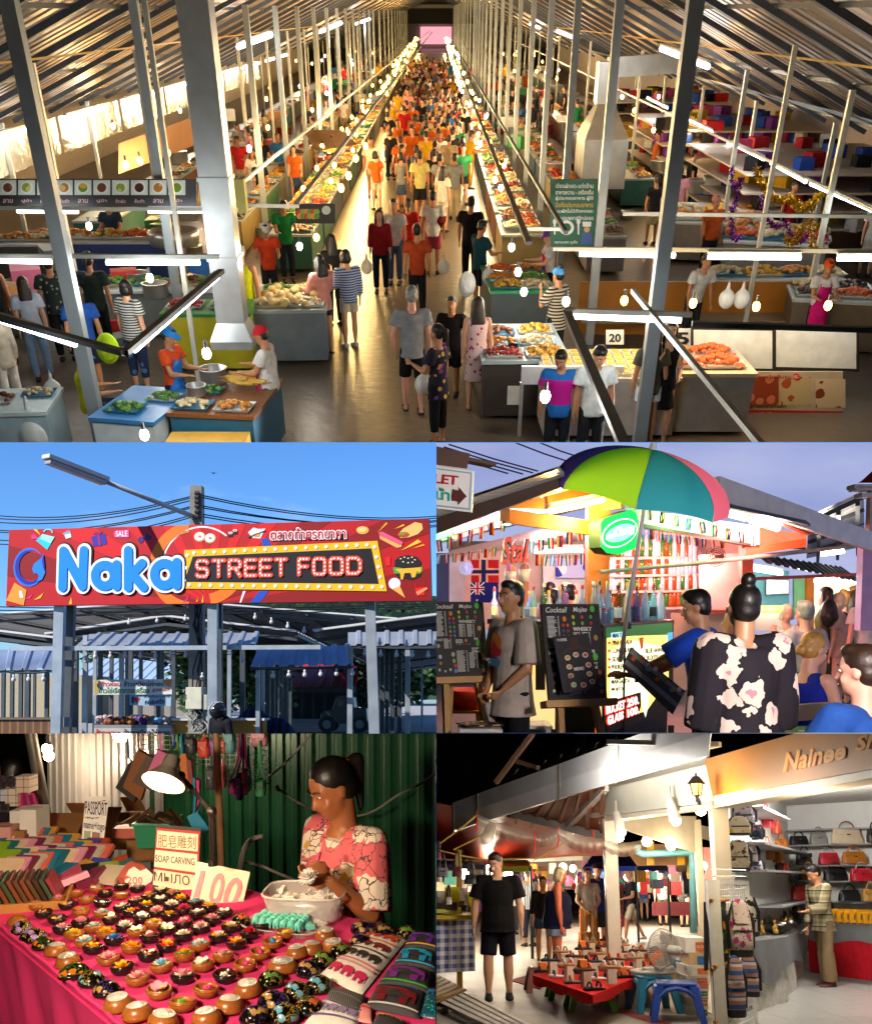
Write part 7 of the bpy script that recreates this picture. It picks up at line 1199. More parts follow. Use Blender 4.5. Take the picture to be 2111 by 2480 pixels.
def flower(Kd):
 mb=MB()
 if Kd=='lotus':
  mb.m=1;Pt(mb,8,.15,.62,.2,.25,0);mb.m=0;Pt(mb,7,.1,.52,.19,.62,.08,.3);Pt(mb,5,.05,.42,.17,1.05,.1,.1);mb.m=2;mb.ell((0,0,.3),(.13,.13,.15),8,5)
 elif Kd=='frangipani':
  mb.m=0;Pt(mb,5,.04,.72,.3,.3,.02,.3,.8);mb.m=2;mb.ell((0,0,.12),(.17,.17,.1),8,5);mb.m=1;Pt(mb,3,.3,.45,.2,.05,-.02,1)
 elif Kd=='daffodil':
  mb.m=1;Pt(mb,7,.1,.62,.21,.15,-.02,.2);mb.m=0;Pt(mb,5,.1,.52,.25,.55,.06,.5,.8);mb.m=2;mb.lathe([(.1,.1),(.14,.3),(.19,.42),(.12,.4),(.05,.2)],10)
 elif Kd=='rose':
  for j,(n,r,l,w,lf)in enumerate(((7,.22,.45,.28,.35),(6,.16,.4,.25,.7),(5,.1,.36,.2,1),(3,.03,.34,.16,1.3))):mb.m=0;Pt(mb,n,r,l,w,lf,.02+j*.05,j*.4,1.2)
 elif Kd=='orchid':
  mb.m=0;Pt(mb,3,.05,.7,.3,.35,.05,1,.6);mb.m=0;Pt(mb,2,.08,.6,.34,.55,.1,.2,.6);mb.m=2;mb.ell((.1,-.28,.12),(.2,.22,.12),8,5);mb.m=1;Pt(mb,4,.25,.38,.16,-.05,-.03,.7)
 return mb.mesh('flower',[None,None,None])
def elephant():
 mb=MB();mb.ell((0,0,.34),(.3,.22,.22),12,8);mb.ell((.32,0,.44),(.17,.15,.17),10,8)
 for x in(-.18,.16):
  for y in(-.12,.12):seg(mb,(x,y,.28),(x,y,.04),.09,.08,8)
 for y in(-.15,.15):mb.ell((.27,y,.44),(.05,.06,.14),8,6)
 seg(mb,(.44,0,.42),(.54,0,.24),.07,.05,8);seg(mb,(.54,0,.24),(.58,0,.1),.05,.04,8)
 return Re(mb,.035,2,'elephant')
FL={k:flower(k)for k in('lotus','frangipani','daffodil','rose','orchid')};ELE=elephant()
soapc=lambda c:Mt(c,.38,var=.06,Sp=.45)
blackw=Mt((.012,.009,.008),.16,var=.2);blackin=Mt((.05,.012,.008),.2,var=.3)
def grain(c1,c2,sc,Ro=.3):
 m=bpy.data.materials.new('wood grain');m.use_nodes=1;N=m.node_tree.nodes;L=m.node_tree.links;b=N['Principled BSDF'];b.inputs['Roughness'].default_value=Ro
 t=N.new('ShaderNodeTexCoord');mp=N.new('ShaderNodeMapping');mp.inputs['Scale'].default_value=(1,1,.35);n=N.new('ShaderNodeTexNoise');n.inputs['Scale'].default_value=sc;n.inputs['Detail'].default_value=3;n.inputs['Distortion'].default_value=1.5
 r=N.new('ShaderNodeValToRGB');r.color_ramp.elements[0].color=Ln(c1);r.color_ramp.elements[1].color=Ln(c2);r.color_ramp.elements[0].position=.42;r.color_ramp.elements[1].position=.58
 L.new(t.outputs['Object'],mp.inputs[0]);L.new(mp.outputs[0],n.inputs['Vector']);L.new(n.outputs['Fac'],r.inputs[0]);L.new(r.outputs[0],b.inputs['Base Color']);return m
woodm=grain(291103,714317,60);woodin=grain(472308,684118,30)
silver=Mt((.72,.7,.66),.36,.55,Bp=1,bs=5)
bowl_prof=[(.001,0),(.62,0),(.8,.12),(.95,.36),(1,.52),(.98,.56),(1.03,.6),(1.03,.68),(.95,.7),(.93,.82),(.86,.84),(.82,.78),(.74,.5),(.4,.36),(.001,.34)]
bm_=MB();bm_.lathe(bowl_prof[:10],22);bm_.m=1;bm_.lathe(bowl_prof[9:],22);BOWL=bm_.mesh('bowl',[None,None],1)
dm=MB();dm.lathe([(.001,0),(.8,0),(.98,.1),(1.04,.3),(1.02,.34)],24);LIDB=dm.mesh('base',[None],1)
dm=MB();prof=[(1*cos(rad(t)),.34+.82*sin(rad(t)))for t in range(0,91,10)];prof[-1]=(.001,prof[-1][1]);dm.lathe([(1,.33)]+prof,24);LIDT=dm.mesh('lid',[None],1)
dm=MB();dm.lathe([(.72,.955),(.7,1)]+[(1.03*cos(rad(t)),.34+.85*sin(rad(t)))for t in(48,60,72,82)]+[(.001,1.195)],20);PLATE=dm.mesh('silver_plate',[None],1)
CN={'w':('white',938982),'p':('pink',926063),'y':('yellow',947008),'o':('orange',935606),'c':('pale blue',497987),'b':('blue',165278),'m':('magenta',751638),'r':('red',780815),'g':('green',347111),'v':('violet',422970),'e':('grey',605754),'l':('lime',788109)}
OPEN='''453 608 W rose pp|388 637 W ele we|490 632 B ele yw|555 640 B lotus wp|307 660 W ele pp|427 660 B ele ye|488 668 W ele we|352 685 W ele ee|602 672 B lotus yp|648 650 B frangipani ww|697 662 B lotus py
233 685 W rose pp|548 693 B lotus py|645 688 B frangipani wl|730 683 B daffodil yo|270 706 B ele ye|410 700 B ele wc|145 710 W ele we|590 711 B daffodil yo|690 709 B lotus ww|788 700 B lotus cw|845 718 B daffodil yo|492 720 B frangipani wp
178 742 B ele oe|325 735 W ele mg|632 735 B lotus pp|742 726 B lotus mr|410 745 W lotus wc|528 740 B daffodil yo|905 740 B frangipani ww|228 765 B ele ye|797 744 B frangipani wp|683 753 B daffodil yo|450 765 B orchid wy|570 762 B orchid wc|853 767 B lotus pp
328 780 B rose pp|620 787 W daffodil yw|743 783 B lotus pm|380 802 W lotus wc|503 797 B lotus ww|250 808 B lotus pw|425 822 W daffodil oy|553 817 W frangipani wp|672 807 B frangipani wg|810 801 B lotus pw|927 800 B lotus wy|297 832 W lotus yl|1055 793 B ele ew
345 860 W lotus wc|458 853 B lotus bv|602 843 B orchid py|738 836 B lotus ww|1145 825 W ele yl|1005 828 B rose rr|880 842 B lotus wy|375 888 B daffodil yo|527 884 W daffodil oy|672 877 B daffodil or|805 876 W lotus wc|955 868 B daffodil yr|1100 862 W ele bc
437 930 W lotus pp|595 917 B orchid wm|742 917 W lotus yg|900 920 W lotus pw|1047 907 W ele mr|495 968 B daffodil yo|653 960 W lotus cw|818 956 W orchid wp|987 955 W ele mp|558 1013 W lotus pp|735 1006 B lotus pw|905 1000 B ele we|640 1065 W orchid pw|828 1060 W ele mv|735 1118 W ele gg'''
opens=[q.split()for q in OPEN.replace('\n','|').split('|')];opens=[(float(a),float(b),c,d,e)for a,b,c,d,e in opens]
Rd=random.Random(7);ru,rc=Rd.uniform,Rd.choice;DESC={}
def near_words(i,items):
 u,v=items[i][0],items[i][1];best={}
 for j,q in enumerate(items):
  if j==i:continue
  du,dv=q[0]-u,q[1]-v
  if du>20 and abs(dv)<60:best.setdefault('left of',[]).append((abs(du)+abs(dv)*1.5,q))
  if dv>15 and abs(du)<90:best.setdefault('behind',[]).append((abs(dv)+abs(du)*.6,q))
 w=[]
 for k in('left of','behind'):
  if k in best:q=min(best[k],key=lambda x:x[0])[1];w.append('%s %s'%(k,q[5]))
 return ' and '.join(w)
def short(q):c=CN[q[4][0]][0];return('a ' if c[0]not in 'aeiou' else 'an ')+c+(' elephant' if q[3]=='ele' else ' flower')
opens=[q+(short(q),)for q in opens]
seen={}
for i,(u,v,w,Kd,cc,_)in enumerate(opens):
 p=tp(u,v+12);r=.0375*(.78+.26*(v-600)/480);what={'ele':'elephant','lotus':'lotus','frangipani':'frangipani','daffodil':'daffodil','rose':'rose','orchid':'orchid'}[Kd]
 lab='%s soap %s in %s bowl'%(CN[cc[0]][0],what,'black' if w=='B' else 'wooden');nw=near_words(i,opens);lab=lab+(', '+nw if nw else ', at the front')
 t=Th('soap_bowl',lab[:150],p,ru(0,6),'open bowls with carved soap',(TR,0,ru(0,6.28)),r)
 b=obj('bowl',BOWL,t);set_slots(b,(blackw,blackin)if w=='B' else(woodm,woodin))
 if Kd=='ele':
  two=v<780;n=2 if two else 1
  for k in range(n):
   e=obj('soap_elephant',ELE,t,(.28*(1 if k else-1)*(n-1),0,.36),(0,0,-TR*0+ru(0,6)),.95 if n==1 else .8,m=soapc(CN[cc[k]][1]))
  if two and Rd.random()<.6:f=obj('soap_flower',FL['lotus'],t,(0,-.4,.42),(0,0,0),.5);set_slots(f,[soapc(CN[x][1])for x in(rc('pyo'),'p','y')])
 else:
  f=obj('soap_flower',FL[Kd],t,(0,0,.6),(ru(-.12,.12),ru(-.12,.12),ru(0,6)),1.02);ctr={'w':'y','p':'y','y':'y','o':'y'}.get(cc[0],cc[0])
  set_slots(f,[soapc(CN[cc[0]][1]),soapc(CN[cc[1]][1]),soapc(CN[ctr][1])])
def painted(c,c3):return Pq('ornate',40303,c,1.9,c3,.14,w=.5)
LIDM={'vio':painted(473468,786831),'ora':painted(783509,294712),'blu':painted(235671,706019),'gol':painted(655117,292350),'gre':painted(184722,756023),'red':painted(712516,716023)}
LIDN={'vio':'violet flowers','ora':'orange flowers','blu':'blue flowers','gol':'gold ornament','gre':'green and gold ornament','red':'red and gold ornament'}
CLOSED='70 772 br|90 800 vio|135 832 vio|175 868 ora|225 893 sil|275 934 sil|300 982 ora|367 1014 blu|430 1056 gol|477 1110 sil|555 1150 sil|655 1185 sil|835 1172 sil|922 1120 sil|1000 1050 sil|1138 956 sil|1198 900 sil|1255 885 sil|1310 826 sil|1345 876 sil|1462 800 gol|970 770 red|1240 970 gol|1090 1012 gre|1195 1060 blu|1105 1102 gol|1245 1126 red|1150 1158 blu|1025 1166 gol|1285 1034 blu|1300 930 gre|1450 856 gol|1370 898 gre|1640 820 gre|1545 815 gol'
cl=[q.split()for q in CLOSED.split('|')];cl=[(float(a),float(b),c)for a,b,c in cl];cl2=[(a,b,c,'','','a silver lid' if c=='sil' else 'a '+{'vio':'violet','ora':'orange','blu':'blue','gol':'gold','gre':'green','red':'red','br':'brown'}[c]+' lid')for a,b,c in cl]
for i,(u,v,k)in enumerate(cl):
 p=tp(u,v+14);r=.04*(.8+.24*(v-600)/480);nw=near_words(i,cl2)
 lab=('mango wood bowl with silver lid' if k=='sil' else 'closed plain brown wooden bowl' if k=='br' else 'black lacquer bowl, '+LIDN[k])+(', '+nw if nw else ', beside the elephant pouch')
 t=Th('lidded_bowl',lab,p,0,'closed lidded bowls',(TR,0,ru(0,6)),(r*rc([1,1,1.25]),r,r))
 wm=woodm if k in('sil','br')else blackw;obj('bowl_base',LIDB,t,m=wm);obj('lid',LIDT,t,m=wm if k in('sil','br')else LIDM[k])
 if k=='sil':obj('silver_plate',PLATE,t,m=silver)
cream=Co(938877);redp=Co(751408);dkbrown=Co(161106);inkb=Co(231609)
def Si(Nm,Lb,tl,tr,br,bl,dy):
 A=tp(*bl);y0=A.y+dy;a=P.d(bl[0],bl[1],y0);b=P.d(br[0],br[1],y0+.02);c=P.d(tl[0],tl[1],y0+.04)
 B=Board(a,b-a,c-a);return B,B.root(Nm,Lb)
B,r=Si('soap_carving_sign','red-edged sign reading soap carving in three scripts, propped behind the bowls',(632,378),(808,392),(793,668),(615,645),0)
q=lambda*p:B.uvs(p)
Po('board',q((632,378),(810,392),(795,668),(614,645)),-.008,dkbrown,r,.008);Po('red_panel',q((631,393),(807,407),(796,660),(617,622)),.001,redp,r)
for pp in(((636,402),(800,417),(797,487),(631,470)),((627,480),(796,498),(793,572),(622,548)),((622,558),(792,583),(790,655),(617,620))):Po('white_panel',q(*pp),.006,cream,r,.003)
def write(s,m,pr,B,u0,v0,u1,v1,z,dv=0,**k):return Wr(s,m,pr,B,((u0,v0),(u1,v0+dv),(u1,v1+dv),(u0,v1)),z,**k)
write('肥皂雕刻',Co(544123),r,B,638,416,790,468,.0095,10);write('SOAP CARVING',inkb,r,B,628,500,785,528,.0095,14,Bo=.004);write('МЫЛО',Co(352308),r,B,622,566,765,604,.0095,20,Bo=.006)
B,r=Si('price_board','large cream price board with pink numerals, leaning in front of the soap sign',(797,528),(1008,570),(965,742),(764,690),-.03)
q=lambda*p:B.uvs(p);Po('board',q((797,528),(1008,570),(968,742),(764,692)),-.008,Mt(908775,.6,var=.12,vs=12),r,.008)
pk=Co(895457)
for ch,qd in(('1',((795,560),(828,566),(818,690),(775,682))),('0',((858,566),(910,578),(890,712),(838,700))),('0',((920,582),(982,598),(952,728),(892,714)))):Wr(ch,pk,r,B,qd,.001,Bo=.02,Se=.15,Nm='numeral')
B,r=Si('passport_sign','tall white hand-lettered passport sign holding two sample covers',(345,268),(440,268),(405,548),(322,498),-.02)
q=lambda*p:B.uvs(p);Po('board',q((345,268),(355,264),(430,266),(439,275),(405,548),(322,498)),-.006,Co(929086,.45),r,.006)
ink=Co(171431);write('PASSPORT',ink,r,B,343,282,432,336,.001,8,Bo=.008);write('name+logo',ink,r,B,338,362,422,402,.001,10,Bo=.008)
for u,v,c in((400,287,815419),(418,283,682319),(347,350,786023),(357,352,201623),(372,354,411616),(390,352,622916)):Po('confetti',B.uvs([(u-6,v-2),(u+8,v-4),(u+8,v),(u-6,v+3)]),.001,Co(c),r,.002)
Po('green_cover',q((340,403),(366,405),(358,492),(334,485)),.001,Co(546038,.4),r,.006);Po('brown_cover',q((372,407),(403,412),(392,502),(366,494)),.001,Co(472416,.4),r,.006)
B,r=Si('price_card','small white card with a pink handwritten price in front of the elephant bowls',(520,566),(612,562),(600,628),(512,632),0)
Po('card',B.uvs([(500,596),(520,560),(540,548),(565,566),(590,556),(616,580),(612,606),(570,632),(512,630)]),-.003,Co(939085),r,.003);write('200',Co(813741),r,B,512,590,575,618,.001,2)
y_l=3.45
lt=Th('desk_lamp','lit brushed metal clamp lamp on a black jointed arm above the signs',P.d(862,535,y_l))
o_=lt.location.copy();L_=lambda u,v,y=y_l:P.d(u,v,y)-o_
brushed=Mt((.74,.66,.54),.34,.6,Bp=.1,bs=90);armb=Co(100807,.4)
A_,Bq=L_(698,105,3.42),L_(650,232,3.34);ax=(Bq-A_).normalized();R_=ax.to_track_quat('Z','Y').to_matrix();sh=MB();k=P.mpp(y_l)
pr=[(20,0),(32,6),(36,60),(44,66),(84,122),(86,124),(82,120),(40,66),(30,58),(28,12),(.1,4)];n=28
vs=[A_+R_@V3((rr*k*cos(2*pi*i/n),rr*k*sin(2*pi*i/n),zz*k))for rr,zz in pr for i in range(n)]
sh.add(vs,[(j*n+i,j*n+(i+1)%n,(j+1)*n+(i+1)%n,(j+1)*n+i)for j in range(len(pr)-1)for i in range(n)]);sh.build('lamp_shade',brushed,lt,Sm=1)
bl=MB();bl.ell(A_+ax*(112*k),25*k,16,10);bl.build('bulb',Gl(998462,30),lt,Sm=1)
La('bulb_light',lt,A_+ax*(120*k),30,(1,.66,.34),.03)
ar=MB()
for du in(-5,5):ar.cyl(L_(725+du,180),L_(852+du,325),.006,n=8);ar.cyl(L_(852+du,325),L_(857+du,530),.0065,n=8)
ar.ell(L_(728,182),.018,10,6);ar.ell(L_(853,326),.02,10,6);ar.cyl(L_(857,520),L_(858,545),.018,n=10);ar.build('jointed_arm',armb,lt,Sm=0)
def pole(Lb,u0,v0,u1,v1,y,r,m,Nm='pole'):
 mb=MB();mb.cyl(P.d(u0,v0,y),P.d(u1,v1,y),r,n=12);return Sg(Nm,mb,m,Lb,Sm=1)
galv=Mt((.3,.27,.23),.5,.6,var=.25,vs=14)
pole('slim weathered tent pole standing behind the desk lamp',868,-30,893,545,3.95,.016,Mt(544129,.5,var=.2,vs=20));pole('grey tent pole at the left stall',118,-20,192,385,4.9,.03,galv)
gw=Mt((.012,.085,.035),.38,.15,var=.25,vs=3);ww=Mt((.55,.52,.49),.3,.45,var=.12,vs=2)
wl_=P.d(600,0,6);wr_=P.d(1900,0,4.75)
g1=Cr(wl_,wr_,-.05,2.6,.105,.018);Sg('wall',g1,gw,'dark green ribbed metal wall behind the carver',Kd='structure')
w0=P.d(188,0,7);g2=Cr(w0,P.d(655,0,5.9),-.05,2.6,.1,.018);Sg('wall',g2,ww,'pale ribbed metal wall behind the hanging pouches',Kd='structure')
rl=MB();rl.beam(wl_+V3((.3,-.06,.47)),wr_+V3((0,-.06,.47)),.05,.03);Sg('base_rail',rl,galv,'rusty rail along the foot of the green wall')
cab=Mt((.25,.21,.17),.6);
def Cb(Lb,pts,y,r=.006,m=None):
 ps=[P.d(u,v,y)for u,v in pts];out=[]
 for i in range(len(ps)-1):
  p0=ps[max(i-1,0)];p1,p2=ps[i],ps[i+1];p3=ps[min(i+2,len(ps)-1)]
  for t in(0,.25,.5,.75):out.append(.5*((2*p1)+(p2-p0)*t+(2*p0-5*p1+4*p2-p3)*t*t+(3*p1-p0-3*p2+p3)*t**3))
 mb=MB();mb.tube(out+[ps[-1]],r,6);return Sg('cable',mb,m or cab,Lb,Sm=1)
Cb('grey cable looping behind the carver from its black plug',[(1110,225),(1150,255),(1220,300),(1320,335),(1430,345),(1510,322),(1600,262),(1680,222),(1764,168)],4.75)
Cb('straight cable climbing from the wire rack across the green wall',[(1085,185),(1170,110),(1260,5)],4.9,.007);Cb('thick bent cable beside the price board',[(968,560),(978,500),(1005,445),(1060,425)],4.4,.012)
Cb('thin cable along the floor behind the price board',[(968,525),(1050,545),(1120,575),(1215,612)],4.5,.008)
mb=MB();mb.cyl(P.d(1112,222,4.74),P.d(1126,245,4.74),.012,.008);Sg('cable_plug',mb,armb,'black plug at the end of the looping cable')
rk=MB();
def rp(u,v):return P.d(u,v,4.55+(u-560)/520*.1)
for i in range(22):u=562+i*24;rk.cyl(rp(u,-30),rp(u+6,130+(i>12)*75+i*1.4),.0022,n=4)
for j in range(13):v=-20+j*19;rk.cyl(rp(562 if v<140 else 830,v),rp(1080+v*.03,v+6),.0022,n=4)
Sg('wire_rack',rk,Mt((.75,.73,.7),.4),'white wire grid rack hung with pouches')
def Pu(Lb,c,pts,y=4.45,t=.02,strap=None,cat='pouch',Ro=.45):
 a=[P.d(u,v,y)for u,v in pts];o=sum(a,V3())/len(a);e=Th('hanging_pouch',Lb,o,Gp='pouches on the wire rack');cm=Co(c,Ro,Bp=.2)
 mb=MB();n=len(a);f=[p-o+V3((0,-t,0))for p in a];bk=[p-o+V3((0,t,0))for p in a];mid=[(p-o)*1.03 for p in a]
 mb.add(f+mid+bk,[tuple(range(n)),tuple(range(3*n-1,2*n-1,-1))]+[(i+w*n,i+(w+1)*n,(i+1)%n+(w+1)*n,(i+1)%n+w*n)for w in(0,1)for i in range(n)])
 mb.build('pouch_body',cm,e)
 fl=MB();g=[f[0],f[1],(f[1]*.62+f[2]*.38),(f[0]*.62+f[-1]*.38)];fl.add([p+V3((0,-.006,0))for p in g]+[p+V3((0,.002,0))for p in g],[(0,1,2,3),(0,4,5,1),(1,5,6,2),(2,6,7,3),(3,7,4,0)]);fl.build('flap',cm,e)
 if strap:
  st=MB();st.tube([P.d(u,v,y)-o for u,v in strap],.006,5);st.build('strap',cm,e)
 return e
Pu('black leather clutch hanging askew, leftmost on the rack',131212,[(530,122),(592,150),(545,285),(470,228)],4.5,.02,[(512,25),(520,110),(536,128)])
Pu('tan leather clutch overlapping the black one',543111,[(560,75),(626,112),(572,278),(500,225)],4.44,.02,[(556,0),(558,70),(566,80)]);Pu('grey-brown clutch beside the tan one',352722,[(600,95),(655,130),(612,240),(538,205)],4.4,.02,[(600,0),(601,60),(604,98)])
Pu('pink flat clutch behind the lamp shade',844161,[(640,74),(690,95),(660,180),(596,172)],4.36,.02,[(646,0),(648,50),(650,78)]);Pu('orange strap pouch behind the lamp arm',844611,[(728,95),(752,90),(775,160),(738,250)],4.4,.015,[(710,0),(720,60),(735,95)])
Pu('dark red long pouch behind the lamp arm',541609,[(756,110),(775,120),(780,210),(762,250)],4.36,.015);Pu('hot pink long pouch under the rack',841648,[(782,190),(808,200),(805,290),(790,325)],4.34,.015)
Pu('turquoise clutch tilted under the rack',126176,[(758,345),(800,325),(846,395),(800,435)],4.3,.015,[(780,190),(786,260),(782,335)])
def bag(Lb,c,u,v,w,h,y=4.42,strap=None,ears=0):
 k=P.mpp(y);o=P.d(u,v,y);e=Th('hanging_bag',Lb,o,Gp='small bags on the wire rack');cm=Co(c,.4,Bp=.15)
 mb=MB();n=18;R=Matrix.Identity(3);secs=[]
 for j,(zz,ss)in enumerate(((-.5,.6),(-.46,.86),(-.3,.97),(0,1),(.3,.92),(.46,.72),(.5,.5))):secs.append((V3((0,0,zz*h*k)),w*k*.5*ss,.035*(.5+.5*ss),V3((1,0,0)),V3((0,1,0))))
 Lf(mb,secs,n,3.2);mb.build('bag_body',cm,e,Sm=1)
 f=MB();f.bb(-w*k*.4,w*k*.4,-.046,-.036,h*k*.02,h*k*.4);f.build('flap',cm,e,bevel=.004);f=MB();f.cyl((0,-.05,h*k*.05),(0,-.045,h*k*.05),.006,n=8);f.build('stud',galv,e)
 if ears:
  for s in(-1,1):f=MB();f.ell((s*w*k*.32,-.01,h*k*.5),(.014,.008,.018),8,6);f.build('ear',cm,e)
 if strap:
  for s in(-1,1):st=MB();st.tube([V3((s*w*k*.35,0,h*k*.42)),P.d(strap[0]+s*4,(strap[1]+v)/2,y)-o,P.d(strap[0],strap[1],y)-o],.005,5);st.build('strap',cm,e)
 return e
bag('round dark grey animal bag on the wire rack',232526,771,58,44,74,ears=1,strap=(771,0));bag('coral pink boxy bag with dark studs on the rack',873324,823,68,50,76,strap=(823,0));bag('lilac bag half behind the pole',624174,868,62,40,66,strap=(868,0))
bag('pale turquoise bag at the top of the rack',386670,927,45,44,90,strap=(925,0));bag('small orange bag between the turquoise ones',783316,905,60,22,60,strap=(905,0));bag('grey backpack hanging low beside the pole',272830,852,190,42,92,4.35,strap=(850,100));bag('coral strap bag beside the grey backpack',813841,900,185,26,90,4.4,strap=(898,110))
bag('magenta crossbody bag on a long strap',751249,940,225,30,58,4.34,strap=(962,0));bag('purple crossbody bag hanging lowest on the rack',421654,966,225,34,108,4.3,strap=(975,0));bag('bright pink crossbody bag on a long strap',841947,988,205,22,108,4.32,strap=(985,0));bag('mint green round bag on a mint strap',377553,1050,228,42,70,4.34,strap=(1045,40));bag('pale pink heart-faced bag at the top right',845662,1045,30,70,66,4.4,strap=(1045,-20))
bag('blue sequin bag behind the purple ones',164768,1003,210,18,66,4.37,strap=(1000,60));bag('green strap bag at the left of the grey bag',295419,722,40,16,80,4.42,strap=(720,-10));bag('teal strap bag at the left of the grey bag',125665,738,60,16,110,4.42,strap=(735,-10));bag('navy strap bag near the lamp',162965,708,25,16,70,4.42,strap=(706,-10))
kraft=Mt(604123,.8,var=.15,vs=8)
def Ca(Lb,u0,v0,u1,v1,y,c=None,flaps=1,dep=.3):
 a,b=P.d(u0,v1,y),P.d(u1,v0,y);w,h=b.x-a.x,b.z-a.z;e=Th('cardboard_box',Lb,(a.x,a.y,a.z));m=c or kraft
 mb=MB();mb.bb(0,w,0,dep,0,.004+h*.02);mb.bb(0,.006,0,dep,0,h);mb.bb(w-.006,w,0,dep,0,h);mb.bb(.006,w-.006,0,.006,0,h);mb.bb(.006,w-.006,dep-.006,dep,0,h)
 if not flaps:mb.bb(0,w,0,dep,h,h+.006)
 mb.build('box_body',m,e)
 if flaps:
  for s in(0,1):f=MB();f.box((0,0,0),(w*.98,.14,.004));f.build('flap',m,e,(w/2,-.04 if not s else dep+.04,h+.035),(.6 if not s else-.7,0,0))
 else:f=MB();f.bb(0,w,dep*.45,dep*.55,h+.0062,h+.0075);f.build('tape',Co(715735,.3),e)
 return e
Ca('open cardboard box behind the passport sign',175,395,345,462,4.7);Ca('open cardboard box right of the passport sign',405,372,490,440,4.6);Ca('closed cardboard box under the hanging clutches',510,448,632,530,4.5,flaps=0);Ca('low cardboard box behind the green crate',440,432,550,480,4.6,flaps=0)
Ca('coral pink shoe box on the low cardboard box',452,400,548,436,4.5,Co(844336),0,.12);Ca('white carton with print stacked at the left stall',40,330,95,412,4.3,Co(898785),0,.15);Ca('tall white carton at the left stall',80,325,145,440,4.25,Co(908885),0,.15);Ca('brown carton under the white ones at the left stall',40,410,98,452,4.22,kraft,0,.15);Ca('pink cosmetics box at the far left',-20,395,42,456,4.2,Co(846059),0,.15)
e=Th('green_crate','green plastic crate filled with brown leather straps',tp(515,545)+V3((0,.35,-0)));k=P.mpp(4.2)
mb=MB();w=64*k;mb.add([(-w,0,0),(w,0,0),(w,.2,0),(-w,.2,0),(-w*1.15,-.02,.11),(w*1.15,-.02,.11),(w*1.15,.22,.11),(-w*1.15,.22,.11)],[(3,2,1,0),(0,1,5,4),(1,2,6,5),(2,3,7,6),(3,0,4,7)]);mb.build('crate_body',Co(246044,.4),e,Tk=.006)
K('rim',Co(286549,.4),e).tube([(-w*1.17,-.025,.112),(w*1.17,-.025,.112),(w*1.17,.225,.112),(-w*1.17,.225,.112),(-w*1.17,-.025,.112)],.008,6)
for i in range(16):mb=MB();x=ru(-w*.8,w*.8);mb.tube([(x-.06,ru(.02,.18),.1),(x,ru(.02,.18),.13+ru(0,.03)),(x+.07,ru(.02,.18),.1)],.009,5);mb.build('leather_strap',Co(rc([352312,412917,231609]),.6),e)
st=Th('neighbour_stall','neighbouring stall with a magenta cloth at the far left',P.d(60,470,4.5));o_=st.location
K('stall_cloth',pink,st).grid(lambda s,t:P.d(-60+260*s,455+25*t-20*(s>.7)*(1-t),4.55-.25*t)-o_,12,4)
K('hanging_cloth',Co(782452,.8),st,Sm=1).grid(lambda s,t:P.d(70+70*s+40*t*s,250+120*t,4.6+.03*sin(s*9))-o_,14,8)
for(u0,v0,u1,v1,c)in((60,185,118,250,898071),(20,235,70,305,888476),(-10,240,25,285,808389),(0,295,40,330,161619)):
 mb=MB();a,b=P.d(u0,v1,4.6)-o_,P.d(u1,v0,4.6)-o_;mb.bb(a.x,b.x,a.y,a.y+.1,a.z,b.z);mb.build('stacked_goods',Pq('check',c,413531,26,w=.15),st)
mb=MB()
for i in range(40):mb.ell(P.d(ru(-10,60),ru(188,240),4.65+ru(-.05,.05))-o_,ru(.006,.016),6,4)
o=mb.build('trinkets',Co(292328,.3),st);o['kind']='stuff'
for i,(u,v,y)in enumerate(((190,72,6.3),(197,102,6.3),(490,12,5.2),(-620,60,1.75))):
 e=Th('hanging_bulb',['lit bulb high at the left stall post','lit bulb just below another at the left','bright bulb at the top of the pale ribbed wall','lit bulb of the next stall, left of the table front'][i],P.d(u,v,y));K('glass',Gl(998871,26),e,Sm=1).ell((0,0,0),.035 if i<2 else .05,12,8);K('socket',armb,e).cyl((0,0,.03),(0,0,.09),.016,n=8)
 La('bulb_light',e,(0,-.02,-.07),12 if i<3 else 170,(1,.78,.55),.04 if i<3 else .09)
Pn('background shopper with dark hair at the left kiosk',P.d(50,300,7.6)-V3((0,0,1.25)),90,1.6,Tp=161216,Ha='bob',detail=0)
WC=[124962,763141,876070,846225,131316,471628,232968,567016,787365,682916,164147,844135,352316,907865]
def wallet_mesh():
 mb=MB();mb.box((0,0,.006),(.105,.14,.01));mb.box((0,0,.0155),(.103,.138,.008));return mb.mesh('wallet',[None])
WAL=wallet_mesh();wn_={}
names={124962:'teal',763141:'rose',876070:'pink',846225:'mustard',131316:'black',471628:'plum',232968:'blue',567016:'lime',787365:'beige',682916:'rust',164147:'petrol',844135:'coral',352316:'brown',907865:'cream'}
rows=[((-30,500),(165,470),8),((-30,535),(255,500),9),((10,570),(375,520),11),((20,610),(240,560),8),((210,570),(390,545),6)]
ci=0
for ri,(a,b,n)in enumerate(rows):
 for i in range(n):
  u=a[0]+(b[0]-a[0])*i/(n-1);v=a[1]+(b[1]-a[1])*i/(n-1);c=WC[(ci*5+ri)%len(WC)];ci+=1
  for layer in range(2):
   cc=WC[(ci*3+layer*7+ri)%len(WC)]
   o=obj('passport_cover',WAL,None,onx(u,v,.012+layer*.02)+V3((0,layer*.012,0)),(TR+.45,0,-.12+ru(-.05,.05)),(1,1,1),m=Co(cc,.45))
   tag(o,'%s leather passport cover in the %s row of covers%s'%(names[cc],['backmost','second','middle','fourth','short right'][ri],', upper of two' if layer else ', lower of two'),'passport covers in rows')
